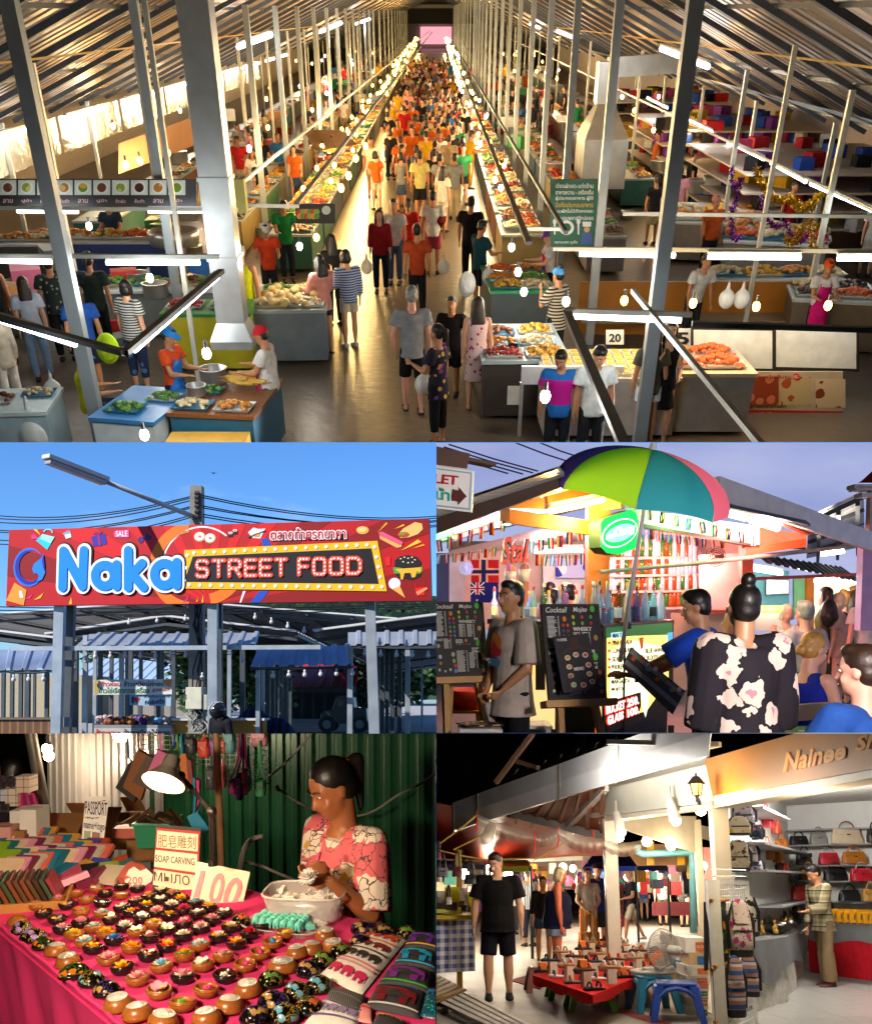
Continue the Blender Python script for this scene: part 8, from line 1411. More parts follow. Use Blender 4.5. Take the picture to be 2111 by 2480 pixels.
for i in range(12):
 cc=WC[i%len(WC)];o=obj('key_pouch',WAL,None,onx(255+i*24,600-i*3+(i%3)*18,.02),(TR+.2,ru(-.3,.3),ru(-1.2,.2)),(.8,.8,1.4),m=Co(cc,.4));tag(o,'%s key pouch lying in the loose pile beside the price card'%names[cc],'loose pouches')
tr=Th('wallet_tray','wooden tray of upright brown wallets at the left table edge',onx(92,700),0,None,(TR,0,.25));wt=Co(684623)
for(x0,x1,y0,y1)in((-.17,.17,-.09,-.08),(-.17,.17,.16,.17),(-.17,-.16,-.08,.16),(.16,.17,-.08,.16)):K('tray_side',wt,tr).bb(x0,x1,y0,y1,0,.035)
K('tray_base',wt,tr).bb(-.16,.16,-.08,.16,0,.006)
for i in range(13):
 o=K('wallet',Co(rc([231409,352314,161209,472312,412922,541823,232919]),.45),tr,(-.14+i*.023,.04,.008),(0,-.45,0),bevel=.002).box((0,0,.055),(.015,.13,.1))
clear=Mt((.85,.8,.78),.12,Al=.32,var=0);sw=Mt((.82,.78,.72),.6)
def tubmesh(w,d,h,fl=1.12):
 mb=MB();secs=[];
 for z,s in((0,.94),(.02*1,1),(h,fl)):secs.append((z,s))
 n=24;vs=[]
 for z,s in secs:
  for i in range(n):t=2*pi*i/n;ct,st=cos(t),sin(t);vs.append((w*s*math.copysign(abs(ct)**.5,ct),d*s*math.copysign(abs(st)**.5,st),z))
 mb.add(vs,[tuple(range(n-1,-1,-1))]+[(j*n+i,j*n+(i+1)%n,(j+1)*n+(i+1)%n,(j+1)*n+i)for j in range(2)for i in range(n)]);return mb
t=Th('soap_tub','clear plastic tub full of white soap shavings in front of the carver',onx(1235,750),0,None,(TR,0,-.12))
tubmesh(.135,.085,.1).build('tub',clear,t,Sm=1,Tk=.003)
rimm=MB();rimm.tube([(.152*math.copysign(abs(cos(a))**.5,cos(a)),.096*math.copysign(abs(sin(a))**.5,sin(a)),.101)for a in TC(24)],.004,6);rimm.build('rim',Mt((.8,.76,.72),.3,Al=.7,var=0),t)
mb=MB();mb.grid(lambda a,b:((a-.5)*.25,(b-.5)*.15,.055+.02*sin(a*9)*cos(b*7)),10,8)
for i in range(150):mb.box((ru(-.12,.12),ru(-.07,.07),ru(.03,.085)),(ru(.01,.03),ru(.008,.02),.004),R=Matrix.Rotation(ru(0,6),3,V3((Rd.random(),Rd.random(),Rd.random())).normalized()))
o=mb.build('soap_shavings',sw,t);o['kind']='stuff'
t=Th('elephant_tray','flat clear tray holding rows of turquoise soap elephants',onx(1145,800),0,None,(TR,0,-.38));tubmesh(.14,.07,.022).build('tray',clear,t,Sm=1,Tk=.003)
teal=soapc(438175)
for i in range(7):
 for j in range(2):obj('soap_elephant',ELE,t,(-.1+i*.029,-.022+j*.04,.012),(0,0,1.57+ru(-.2,.2)),.062,m=teal)
for i in range(3):K('soap_block',teal,t,(.06+i*.025,.035-i*.02,.01),(0,0,.4*i)).box((0,0,.012),(.03,.018,.014))
def Ep(Lb,corners,base,bands,Nm='elephant_pouch',h=.022,glit=None):
 a,b,c,d=[onx(*q)for q in corners]
 x=(b-a);y=(d-a);o=a;B=Board(a,x,-y);B.z=TN if B.z.dot(TN)>0 else-TN
 e=Th(Nm,Lb,(0,0,0));ctr=(a+b+c+d)/4;e.location=ctr;F=lambda s,t,z:(a+(b-a)*s+((d+(c-d)*s)-(a+(b-a)*s))*t)-ctr+TN*z
 K('pouch_body',base,e,Sm=1).grid(lambda s,t:F(s,t,.006+h*(max(0,sin(pi*min(max(s,0),1)))**.35)*(max(0,sin(pi*t))**.3)),16,24)
 Z=lambda s,t:.0075+h*(sin(pi*s)**.35)*(sin(pi*t)**.3)
 for(t0,t1,cc,n,Kd)in bands:
  m=Co(cc,.35 if glit else .6)
  if Kd=='ele':
   for i in range(n):
    s0=.06+.88*i/n;s1=s0+.8/n;sh=[(0,.45),(.06,.18),(.3,.08),(.7,.08),(.82,.2),(.95,.2),(1,.45),(1,.85),(.93,.85),(.92,.55),(.86,.6),(.82,.98),(.66,.98),(.64,.68),(.34,.68),(.32,.98),(.14,.98),(.12,.6)]
    vs=[F(s0+(s1-s0)*px,t0+(t1-t0)*py,Z(s0+(s1-s0)*px,t0+(t1-t0)*py)+.003)for px,py in sh];K('printed_elephant',m,e).add(vs,[tuple(range(len(vs)))])
  else:
   K('printed_band',m,e).grid(lambda s,t:F(.04+.92*s,t0+(t1-t0)*t,Z(.04+.92*s,t0+(t1-t0)*t)+.002),16,1)
  if Kd=='ele' and glit:pass
 return e,F,Z
wc=Mt(848278,.8,var=.1,vs=60)
Ep('white cotton pouch printed with red and black elephants',((1490,815),(1640,850),(1455,1078),(1288,990)),wc,[(.02,.045,703523,1,'b'),(.07,.19,782511,2,'ele'),(.22,.245,764134,1,'b'),(.27,.4,411211,2,'ele'),(.43,.455,232020,1,'b'),(.48,.62,151212,3,'ele'),(.65,.675,764147,1,'b'),(.7,.73,785456,1,'b'),(.77,.93,751334,3,'ele')])
blk=Mt((.02,.018,.022),.7)
for i,(cs,c1,c2,lb)in enumerate((((((1650,830),(1790,850),(1775,905),(1625,885)),351654,756019,'purple elephant, topmost')),((((1615,890),(1775,910),(1755,985),(1585,955)),125268,166075,'blue elephant, second of four')),((((1570,960),(1755,990),(1730,1070),(1525,1030)),411647,236023,'purple elephant with green edging')),((((1520,1035),(1730,1075),(1690,1170),(1470,1125)),411013,717068,'dark red elephant, nearest')))):
 e,F,Z=Ep('black glittery pouch embroidered with a '+lb,cs,blk,[(.06,.1,c2,1,'b'),(.27,.88,c1,1,'ele'),(.9,.94,c2,1,'b')],'embroidered_pouch',.03,1)
 mb=MB();a_,fs=text_mesh('THAILAND',.01);lo,hi=a_.min(0),a_.max(0);n_=(a_-lo)/(hi-lo);mb.add([F(.15+.7*x,.24-.12*y,Z(.15+.7*x,.24-.12*y)+.004)for x,y,z in n_],fs);mb.build('lettering',Co([165462,186031,753516,163575][i],.4),e)
Ep('black striped fabric pouch under the white one',((1330,1040),(1480,1085),(1440,1180),(1310,1120)),Pq('stripe',111011,474645,160,axis='X',w=.4),[(.4,.45,414039,1,'b')],'striped_pouch',.02)
Ep('white pouch with violet geometric pattern at the bottom edge',((1310,1085),(1470,1140),(1420,1230),(1210,1210)),wc,[(.1,.16,413554,1,'b'),(.25,.55,544765,4,'ele'),(.62,.68,413554,1,'b')],'patterned_pouch',.018)
Ep('pink card-backed packet at the bottom edge',((1440,1100),(1500,1120),(1500,1190),(1430,1180)),Co(845453),[(.3,.4,782123,1,'b')],'card_packet',.01)
Ep('gold sequin pouch in the bottom right corner',((1520,1150),(1640,1190),(1620,1240),(1490,1210)),blk,[(.2,.4,655419,3,'ele')],'sequin_pouch',.02,1);Ep('teal sequin pouch at the right edge',((1720,1050),(1800,1060),(1800,1180),(1690,1160)),Pq('blotch',62934,291647,90,236054,.25),[(.2,.4,163560,2,'ele')],'sequin_pouch',.02,1)
flo=Pq('ornate',874143,918476,9,352931,w=.56,c4=786225)
hd=P.d(1362,275,3.72);Hc=1.56
cp=dict(fem=1,sit=.56,fat=1,lean=(-.05,.16),twist=0,legL=((-.1,1,-.1),(0,.05,-1)),legR=((.1,1,-.1),(0,.05,-1)),head=(-16,-26))
root=V3((hd.x+.06,hd.y+.05,0));fc=180-42
Rz=Matrix.Rotation(rad(fc),3,'Z');tl=lambda u,v,y:Rz.inverted()@(P.d(u,v,y)-root)
cp['armL']=('ik',tl(1330,605,3.42),(-.25,-.3,-1),(.5,.6,.2));cp['armR']=('ik',tl(1302,560,3.46),(.35,-.2,-1),(-.5,.5,.1))
cv=Pn('woman in a pink flowered blouse carving a white soap flower',root,fc,Hc,cp,Tp=('tee',flo,(('sleeve',.95),('loose',.014),('hem',-.05))),Ha='pony',Sx=Mt(654024,.42,var=.08,vs=10,sss=.08),detail=2,Ku=(.9,1.1),lids=1)
J=RJ[cv.name];col_m=MB();H=Hc
for s in(-1,1):
 a=J['neck']+J['rx']*(.036*H*s)-J['fw']*(.02*H)+J['up']*0;b=J['neck']+J['fw']*(.05*H)-J['up']*(.075*H)+J['rx']*(.01*H*s);c=J['neck']+J['fw']*(.05*H)-J['up']*(.06*H)+J['rx']*(.06*H*s)
 m2=MB();m2.add([a,b,c,a+J['rx']*(.03*H*s)-J['up']*(.01*H)],[(0,1,2,3)]);m2.build('collar',flo,cv,Tk=.006)
m2=MB();m2.cyl(J['head']-J['hf']*.085+J['hu']*.06,J['head']-J['hf']*.11+J['hu']*.062,.02,n=10);m2.build('hair_tie',Co(681111),cv)
wf=MB();Pt(wf,14,.1,.8,.1,.1,0);Pt(wf,12,.1,.7,.1,.5,.1,.2);Pt(wf,10,.1,.6,.1,.85,.15,.1);Pt(wf,7,.05,.5,.1,1.2,.2);wf.ell((0,0,-.1),(.6,.6,.35),12,8)
o=wf.build('soap_flower',Mt((.85,.8,.74),.4),None,P.d(1243,595,3.34),(.5,-.35,0));o.scale=(.043,)*3;tag(o,'white soap flower being carved, held in both hands')
kn=MB();kn.cyl(P.d(1290,492,3.4),P.d(1272,555,3.36),.006,n=8);kn.m=1;kn.cyl(P.d(1272,555,3.36),P.d(1262,580,3.345),.0025,.001,n=6);Sg('carving_knife',kn,[Co(782343,.4),galv],'thin pink-handled carving knife in her right hand')
P=place('shop');Rd=random.Random(23);ru,rc=Rd.uniform,Rd.choice;D=P.d;G=P.g
def Ob(Nm,pts,m,Pa=None,t=.05,nrm=(0,1,0)):
 o=Pa.location if Pa else V3();a=[V3(p)-o for p in pts];nn=V3(nrm)*t;b=[p+nn for p in a];n=len(a);mb=MB()
 mb.add(a+b,[tuple(range(n)),tuple(range(2*n-1,n-1,-1))]+[(i,i+n,(i+1)%n+n,(i+1)%n)for i in range(n)]);return mb.build(Nm,m,Pa)
def Bm(Nm,a,b,w,m,Pa,h=None):o=Pa.location;mb=MB();mb.beam(V3(a)-o,V3(b)-o,w,h);return mb.build(Nm,m,Pa)
conc=Mt((.3,.26,.22),.55,var=.35,vs=.9,Bp=.25,bs=9)
gr=MB();gr.quad((-2,5,0),(16,5,0),(16,60,0),(-2,60,0));tag(gr.build('ground',conc),Kd='structure')
nb=MB();nb.quad((-12,59,-1),(45,59,-1),(45,59,30),(-12,59,30));tag(nb.build('sky',Mt((.002,.002,.003),1,var=0)),Kd='structure')
Sq=Mt((.62,.57,.48),.4,var=.08);fas=Mt((.6,.62,.56),.35,var=.06);ora=Mt(714717,.45,var=.1,vs=1.5);Wh=Mt((.78,.77,.74),.55,var=.04)
f0,f1,f2=13.5,10.5,7.3
sh=Th('bag_shop','open bag shop with white walls behind an ochre fascia')
fb=D(1126,288,f1)-D(630,350,f0);BF=Board(D(630,350,f0),V3((fb.x,fb.y,0)),(0,0,1));ob=D(1800,145,f2)-D(1124,270,f1-.05);BO=Board(D(1124,270,f1-.05),V3((ob.x,ob.y,0)),(0,0,1));BU=Board(D(702,232,f0+.3),V3((fb.x,fb.y,0)),(0,0,1))
def flat(Nm,B,pts,m,t=.1):
 q_=MB();q_.prism(B.uvs(pts),-t,0);o=q_.build(Nm,m,sh);o.matrix_basis=B.M;return o
flat('fascia_board',BF,((630,350),(1126,288),(1126,130),(630,250)),fas);Ob('fascia_return',(D(630,350,f0),D(630,250,f0),D(640,255,f0+.8),D(640,345,f0+.8)),fas,sh,.03,(1,0,0));flat('upper_fascia',BU,((702,232),(1100,150),(1100,50),(702,180)),Wh,.04)
flat('ochre_fascia',BO,((1124,272),(1800,147),(1800,-90),(1090,116)),ora,.12);flat('lintel',BO,((1126,312),(1800,182),(1800,150),(1126,275)),Sq,.3);flat('lintel',BF,((690,364),(1126,304),(1126,291),(690,345)),Sq,.25)
for u,y,w,v0 in((706,13.2,.17,355),(1142,10.55,.17,285),(1058,14.4,.1,360)):p=D(u,v0,y);Bm('post',(p.x,p.y,0),p,w,Sq,sh)
Ti=MB();q=[G(1110,1230),G(1420,850),G(1800,850),G(1800,1230)];tl=Th('shop_floor','white tiled floor of the bag shop');tl['kind']='structure'
tw_=Mt((.7,.68,.64),.15,var=.06);x0,x1,y0,y1=D(1150,600,10.6).x,8.5,8,17
nx,ny=8,15
for i in range(nx):
 for j in range(ny):K('tile',tw_,tl).bb(x0+(x1-x0)*i/nx+.004,x0+(x1-x0)*(i+1)/nx-.004,y0+(y1-y0)*j/ny+.004,y0+(y1-y0)*(j+1)/ny-.004,0,.02)
cb=D(1440,600,16.6);cl_=D(1172,600,10.9);rr_=D(1900,600,15.2);zc=2.75
Ob('left_wall',((cl_.x,cl_.y,0),(cb.x,cb.y,0),(cb.x,cb.y,zc),(cl_.x,cl_.y,zc)),Wh,sh,.08,(-1,0,0));Ob('back_wall',((cb.x,cb.y,0),(rr_.x,rr_.y,0),(rr_.x,rr_.y,zc),(cb.x,cb.y,zc)),Wh,sh,.08);Ob('ceiling',((cl_.x,cl_.y,zc),(cb.x,cb.y,zc),(rr_.x,rr_.y,zc),(9.5,8.2,zc)),Wh,sh,.06,(0,0,1))
B=BO;e=B.root('shop_lettering','yellow painted shop name on the ochre fascia')
for z,bo,c in((.002,.05,844738),(.008,.03,946505)):
 Wr('Nainee',Co(c,.4),e,B,((1412,92-bo*60),(1664,42-bo*60),(1664,114),(1410,170)),z,Bo=bo,Se=.22,De=.004);Wr('Shop',Co(c,.4),e,B,((1705,24-bo*60),(1900,-20-bo*60),(1900,70),(1700,104)),z,Bo=bo,Se=.22,De=.004)
tubew2=Gl(999385,11)
def Tw(Lb,a,b,r,en,c,off=(0,-.15,-.2)):
 e=Th('tube_light',Lb,(V3(a)+V3(b))/2);o=e.location;K('tube',tubew2,e).cyl(V3(a)-o,V3(b)-o,r,n=10);K('fitting',Sq,e).beam(V3(a)-o+V3((0,.04,r*1.6)),V3(b)-o+V3((0,.04,r*1.6)),.06,.03);La('tube_glow',e,off,en,c,.25)
Tw('long warm tube light under the ochre fascia',D(1142,285,f1-.25),D(1640,196,8.1),.028,48,(1,.8,.52),(0,-.6,-.35));Tw('white tube light under the gutter',D(610,196,12.6),D(925,98,10.6),.026,110,(1,.93,.82),(-.5,-1.3,-.45))
for i,(u,y)in enumerate(((1490,13.2),(1640,11.6))):
 e=Th('ceiling_light',['round ceiling downlight above the shop man','second round ceiling downlight near the fascia'][i],D(u,260,y));e.location.z=zc-.02;K('lens',Gl(999691,12),e).cyl((0,0,-.015),(0,0,.01),.11,n=16);K('trim',Wh,e).cyl((0,0,-.01),(0,0,.012),.14,n=16);La('downlight_glow',e,(0,0,-.25),95,(1,.95,.88),.15)
st=Th('roller_shutter','half-raised cream roller shutter behind the post')
for i in range(13):t=i/13;a=D(740,345+3.2*i,13.6);b=D(1054,352+11.2*i,14.4);Bm('slat',a,b,.02,Mt((.72,.66,.55),.45),st,.052)
for i in range(5):Bm('slat',D(1062,385+10*i,14.4),D(1130,400+10*i,15),.02,Mt((.72,.66,.55),.45),st,.05)
ln=Th('wall_lantern','lit black carriage lantern on the fascia corner',D(1058,232,10.3));k=P.mpp(10.3);bk=Co(110907)
K('glass',Gl(997537,5),ln).lathe([(16*k,-28*k),(24*k,18*k)],4)
K('lantern_roof',bk,ln).lathe([(38*k,18*k),(14*k,48*k),(4*k,52*k),(4*k,62*k),(.001,62*k)],4);K('finial',bk,ln).lathe([(.001,-50*k),(5*k,-48*k),(8*k,-34*k),(17*k,-28*k),(.001,-28*k)],8)
for i in range(4):
 a=pi/2*i;K('corner_bar',bk,ln).beam((16.5*k*cos(a),16.5*k*sin(a),-28*k),(24.5*k*cos(a),24.5*k*sin(a),18*k),.012)
 for t in(.2,.4,.6,.8):r_=(16.5+8*t)*k;b_=a+pi/2;K('glazing_bar',bk,ln).beam((r_*cos(a),r_*sin(a),(-28+46*t)*k),(r_*cos(b_),r_*sin(b_),(-28+46*t)*k),.006)
 for s in(.33,.66):p0=V3((16.5*cos(a),16.5*sin(a),-28)).lerp(V3((16.5*cos(a+1.571),16.5*sin(a+1.571),-28)),s)*k;p1=V3((24.5*cos(a),24.5*sin(a),18)).lerp(V3((24.5*cos(a+1.571),24.5*sin(a+1.571),18)),s)*k;K('glazing_bar',bk,ln).beam(p0,p1,.006)
K('bracket',bk,ln).tube([(0,0,-50*k),(20*k,.1,-60*k),(26*k,.2,-40*k)],.02,6);La('lantern_glow',ln,(0,-.35,-.1),14,(1,.66,.28),.08)
for i,(u,v)in enumerate(((735,362),(950,312))):
 e=Th('spot_lamp',['white spot lamp above the cream post','white spot lamp under the middle of the fascia'][i],D(u,v,12.6-i*1.4));K('lamp_head',Co(908884,.4),e,Sm=1).cyl((0,0,.12),(.05,-.03,-.14),.045,.075,n=12);K('stem',Sq,e).cyl((0,0,.1),(0,0,.26),.02,n=8);K('bulb',Gl(999485,16),e).ell((.055,-.035,-.15),.06,10,7);La('spot_glow',e,(.05,-.1,-.3),9,(1,.85,.62),.08)
for i,(u,v)in enumerate(((746,428),(858,446),(955,462),(1075,320))):
 e=Th('hanging_bulb',['round bulb just right of the cream post','round bulb in front of the yellow strip','round bulb left of the second yellow strip','small bulb under the lantern'][i],D(u,v,14.2 if i<3 else 12.5));K('glass',Gl(998562,22),e,Sm=1).ell((0,0,0),.075,12,8);K('socket',Sq,e).cyl((0,0,.06),(0,0,.3),.02,n=6);La('bulb_glow',e,(0,-.15,-.12),22,(1,.76,.45),.08)
gut=Mt((.55,.55,.57),.35,.3,var=.15,vs=2);gt=Th('rain_gutter','long galvanised gutter rising to the right across the top');ga,gb=[(78,292),(175,256),(500,138),(735,50),(1100,-85)],[14.5,13.9,12,10.6,8.6]
GP=[D(u,v,y)for(u,v),y in zip(ga,gb)]
for i in range(4):
 a,b=GP[i],GP[i+1];mb=MB();prof=[(0,0),(.02,-.22),(.16,-.42),(.42,-.42),(.5,0)];vs=[p+V3((0,-.1+x,z))for p in(a,b)for x,z in prof];mb.add(vs,[(j,j+1,6+j,5+j)for j in range(4)]);mb.build('gutter_length',gut,gt,Tk=.01)
 K('gutter_strap',Co(413834),gt).tube([a+V3((0,-.12+x,z*1.03))for x,z in prof],.012,4)
K('end_cap',gut,gt).add([GP[0]+V3((-.02,-.1+x,z))for x,z in prof],[(0,1,2,3,4)])
rust=Mt(543523,.55,.2,var=.3,vs=1.2);darkr=Mt((.1,.1,.09),.6,.2,var=.25,vs=1)  # brown of the ribbed underside carries the orange lamplight on it
rf=Th('stall_roof','ribbed metal roof underside behind the gutter');Sx2(D(310,330,16),D(690,420,14),D(690,205,12),D(420,255,14),.32,.05,(0,0,-1)).build('roof_sheet',rust,rf);Sx2(D(250,200,15),D(960,-30,10),D(960,-150,12),D(420,-60,17),.5,.06,(0,0,1)).build('upper_roof_sheet',darkr,rf)
for a,b,ya,yb in(((315,335),(690,425),15.8,13.9),((360,300),(650,215),14.4,12.6),((520,400),(690,225),15,12.2)):Bm('roof_beam',D(*a,ya),D(*b,yb),.09,gut,rf,.12)
for u in range(330,690,60):v=345+(u-330)*.25;Bm('roof_hanger',D(u,v,15.6),D(u,v+32,15.6),.04,Co(544131),rf)
for(a,b)in(((330,120),(420,150)),((560,0),(660,40)),((250,210),(400,10))):Bm('roof_beam',D(*a,13),D(*b,12.6),.06,Co(473528),rf)
for(a,b)in(((700,45),(1150,55)),((930,95),(1150,55))):Bm('soffit_strip',D(*a,10),D(*b,9.2),.05,Sq,rf)
tarp=Mt(651911,.45,var=.15,vs=.8,Bp=.3,bs=3)
tp_=MB();tp_.grid(lambda s,t:D(-40+760*s,(280+150*s)*(1-t)+(512+8*sin(s*5))*t-10*sin(s*9)*sin(3.14*t),15.5+5.5*t),26,12);Sg('tarpaulin',tp_,tarp,'large orange-red tarpaulin stretched over the left stalls',Sm=1)
plas=Mt((.72,.62,.52),.25,Al=.55,var=.2,vs=4);pr_=Th('plastic_roll','rolled clear plastic sheet tied in swags under the roof')
sw=[(172,335),(330,430),(400,452),(500,392),(590,470),(700,500),(640,440),(820,480)]
def swag(a,b,c,y0,y1,w0):
 mb=MB()
 def fn(s,t):
  u=a[0]+(b[0]-a[0])*s;v=a[1]+(b[1]-a[1])*s+c*4*s*(1-s)*(.35+.65*t)+w0*t;return D(u,v,y0+(y1-y0)*s-.25*sin(pi*t)-.04*sin(s*40)*t)
 mb.grid(fn,22,8);mb.build('swag',plas,pr_,Sm=1)
swag((172,333),(405,415),22,13.6,13.4,40);swag((405,415),(500,390),26,13.4,13.3,40);swag((500,390),(690,430),40,13.3,13,42);swag((690,440),(835,440),30,13,13.6,40);K('sheet_end',plas,pr_,Sm=1).tube([D(235,380,13.3),D(215,430,13.2),D(205,450,13.1)],[.06,.09,.05],10)
for u,v in((172,333),(405,418),(500,395),(640,410)):K('red_tie',Co(781611),pr_).tube([D(u,v-10,13.2),D(u+3,v+40,13.1),D(u-4,v+75,13.1)],.012,5)
rp=[((10,465),(175,340),13),((80,480),(235,395),13.2),((10,480),(210,520),13.5),((210,520),(600,500),14),((400,525),(540,440),13.4)]
for i,(a,b,y)in enumerate(rp):mb=MB();mb.tube([D(*a,y),D((a[0]+b[0])/2,(a[1]+b[1])/2+4,y),D(*b,y)],.012,5);Sg('rope',mb,Co(786225,.7),'yellow rope of the left stall, %s from the left'%OR[i])
def Cn(Lb,tl,tr,br,bl,y0,y1,c,val=22):
 e=Th('canopy',Lb);K('roof_cloth',Co(c,.6),e,Sm=1).grid(lambda s,t:D(tl[0]+(tr[0]-tl[0])*s+((bl[0]-tl[0])*(1-s)+(br[0]-tr[0])*s)*t,tl[1]+(tr[1]-tl[1])*s+((bl[1]-tl[1])*(1-s)+(br[1]-tr[1])*s)*t,y1+(y0-y1)*t),10,6)
 K('valance',Co(c,.6),e).grid(lambda s,t:D(bl[0]+(br[0]-bl[0])*s,bl[1]+(br[1]-bl[1])*s+val*t,y0),12,2)
 for u,v in(bl,br):p=D(u,v,y0);K('pole',Co(232324,.4),e).cyl((p.x,p.y,0),p,.03,n=6)
 return e
Cn('royal blue market canopy in the middle distance',(640,500),(800,495),(812,545),(603,548),24,28,112371,20);Cn('second blue canopy behind the blue pipe',(800,520),(930,522),(940,548),(812,545),24.5,28,112371,18);Cn('lime green and yellow canopy behind the black T-shirt man',(230,525),(380,520),(390,545),(225,550),19,22,607111,22);Cn('dark blue canopy at the left edge',(-60,515),(200,530),(205,540),(-60,535),18,22,101635,20)
pp=Th('blue_pipe','pale blue water pipe bending down in front of the far stalls');K('pipe',Co(416878,.4),pp,Sm=1).tube([D(820,460,14.8),D(825,492,14.8),D(840,497,14.8),D(1030,490,14.8),D(1040,495,14.8),D(1042,520,14.8),D(1046,815,14.8)],.055,10)
ys=Th('yellow_strips','yellow plastic strips hanging on a cream board')
for u in(874,998):Ob('strip',(D(u-16,440,15.2),D(u+12,448,15.2),D(u+12,540,15.2),D(u-16,542,15.2)),Co(937008,.4),ys,.02)
Ob('board',(D(760,460,15.6),D(1040,455,15.6),D(1040,540,15.6),D(820,545,15.6)),Mt(715641,.6),ys,.03)
fs=Th('far_stalls','row of brightly lit far stalls across the aisle')
Ob('back_screen',(D(-80,640,36),D(1180,640,36),D(1180,505,36),D(-80,505,36)),Mt(716254,.7),fs,.05);Ob('pink_wall',(D(1062,660,26),D(1180,660,26),D(1180,470,26),D(1062,470,26)),Mt(845451,.6),fs,.05);Ob('low_wall',(D(880,745,27),D(1180,745,27),D(1180,690,27),D(880,690,27)),Mt(784143,.6),fs,.05);Ob('white_gable',(D(330,512,24),D(600,505,24),D(600,522,24),D(330,530,24)),Wh,fs,.05)
gc=[782335,908784,161622,846216,234168,712916,906271,412347,939075,543523,165447,781616];cnt={}
for i in range(210):
 u=ru(0,1130);v=ru(545,660);y=ru(24,35)
 if 700<u<1060 and v>640:continue
 c=gc[i%12];w,h=ru(.12,.34),ru(.15,.42);mb=MB();sh_=Rd.random()
 if sh_<.5:Lf(mb,[(V3((0,0,-h/2)),w*.4,.08,V3((1,0,0)),V3((0,1,0))),(V3((0,0,0)),w*.5,.12,V3((1,0,0)),V3((0,1,0))),(V3((0,0,h/2)),w*.3,.06,V3((1,0,0)),V3((0,1,0)))],8,3)
 else:mb.box((0,0,0),(w,.1,h))
 o=mb.build('hanging_goods',Co(c,.6),None,D(u,v,y),(0,0,ru(-.4,.4)));nm=['rose','white','black','amber','blue','rust','pink','purple','cream','brown','teal','red'][i%12];tag(o,'small %s article hanging in the far stalls'%nm,'%s goods in the far stalls'%nm)
for i,(u,v,y)in enumerate(((225,560,21),(300,580,23),(520,550,26),(560,555,30),(655,570,31),(780,590,29),(850,570,32),(1085,545,25),(960,585,31),(120,575,20))):
 e=Th('stall_bulb','bright bulb over the far stalls, %s from the left'%['second','third','fourth','fifth','sixth','seventh','eighth','tenth','ninth','first'][i],D(u,v,y),Gp='far stall bulbs');K('glass',Gl(999487,18),e).ell((0,0,0),.11,10,7);K('cord',bk,e).cyl((0,0,.1),(0,0,.5),.015,n=5);La('bulb_glow',e,(0,-.4,-.25),150,(1,.82,.6),.15)
ls=Th('gingham_stall','stall covered by blue and white checked cloth at the left edge');yl=13
gm_=Pq('check',848590,293665,9,w=.5);a,b=D(-60,990,yl),D(165,755,yl+.4)
K('checked_cloth',gm_,ls,Sm=1).grid(lambda s,t:(a.x+(b.x-a.x)*s,a.y+.4*s+.02*sin(s*30)*(1-t),.28+(b.z-.28)*t),24,6);K('yellow_edge',Co(847112),ls).bb(a.x,b.x,a.y-.02,a.y+1,b.z,b.z+.05)
for i in range(26):mb=MB();w,h=ru(.12,.3),ru(.04,.1);mb.box((0,0,h/2),(w,.2,h));mb.build('wallet_box',Co(rc([140908,351611,101012,231613,686812,472316,784160]),.5),ls,(ru(a.x,b.x-.15),a.y+ru(.1,.9),b.z+.05+ru(0,.15)),(0,0,ru(-.3,.3)))
for i in range(10):K('upright_packet',Co(rc([782960,878119,908987,543568]),.5),ls,(a.x+.1+.11*i,a.y+.6,b.z+.1),(ru(-.3,.3),ru(-.3,.3),0)).box((0,0,.12),(.12,.02,.28))
for u in(102,):p=D(u,480,yl+.8);K('post',Mt(715723,.6),ls).beam((p.x,p.y,0),p,.08)
yc=MB();yc.box((0,0,0),(.2,.02,.2));Sg('yellow_price_card',yc,Co(938412),'bright yellow price card among the wallets',D(75,660,13.2))
def Hb(Lb,u,v,w,h,y,c,Nm='handbag',hang=0,flat=1,zoff=None,handle=1,rot=0,cc=None,hc=None,grp='bags on the shop shelves',dep=.14):
 k=P.mpp(y);o=D(u,v,y);W,H_=w*k,h*k;e=Th(Nm,Lb,o,rot,grp);m=c if isinstance(c,bpy.types.Material)else Mt(c,.4,var=.1,Bp=.1,bs=30)
 mb=MB();X,Y=V3((1,0,0)),V3((0,1,0));Lf(mb,[(V3((0,0,0)),W*.47,dep*.5,X,Y),(V3((0,0,H_*.05)),W*.5,dep*.55,X,Y),(V3((0,0,H_*.5)),W*.48,dep*.45,X,Y),(V3((0,0,H_*.92)),W*.42,dep*.25,X,Y),(V3((0,0,H_)),W*.4,dep*.15,X,Y)],18,4);mb.build('bag_body',m,e,Sm=0)
 K('flap',m,e,bevel=.006).bb(-W*.36,W*.36,-dep*.52,-dep*.3,H_*.62,H_*.96);K('clasp',Mt((.75,.6,.25),.25,1),e).box((0,-dep*.56,H_*.6),(W*.1,.012,H_*.07))
 if handle:
  hh=H_*(1.6 if hang else .55);K('handle',Co(hc,.4)if hc else m,e).tube([(W*.24*cos(t),-dep*.1,H_*.93+hh*sin(t))for t in[pi*i/10 for i in range(11)]],.012,6)
 return e
for i,(u,v,w,h,c,lb)in enumerate(((35,590,48,38,414145,'grey'),(95,588,42,40,350612,'dark red'),(148,618,52,38,80809,'glossy black'),(20,520,20,30,542335,'plum'),(60,700,26,30,787675,'white'))):Hb('%s shoulder bag hanging at the left stall'%lb,u,v,w,h,12.6,c,'hanging_bag',1,grp='bags hanging at the left stall',hc=141011)
shg=Mt((.42,.42,.43),.3,.5);sv=Th('wall_shelves','steel shelves along the back and left walls of the shop')
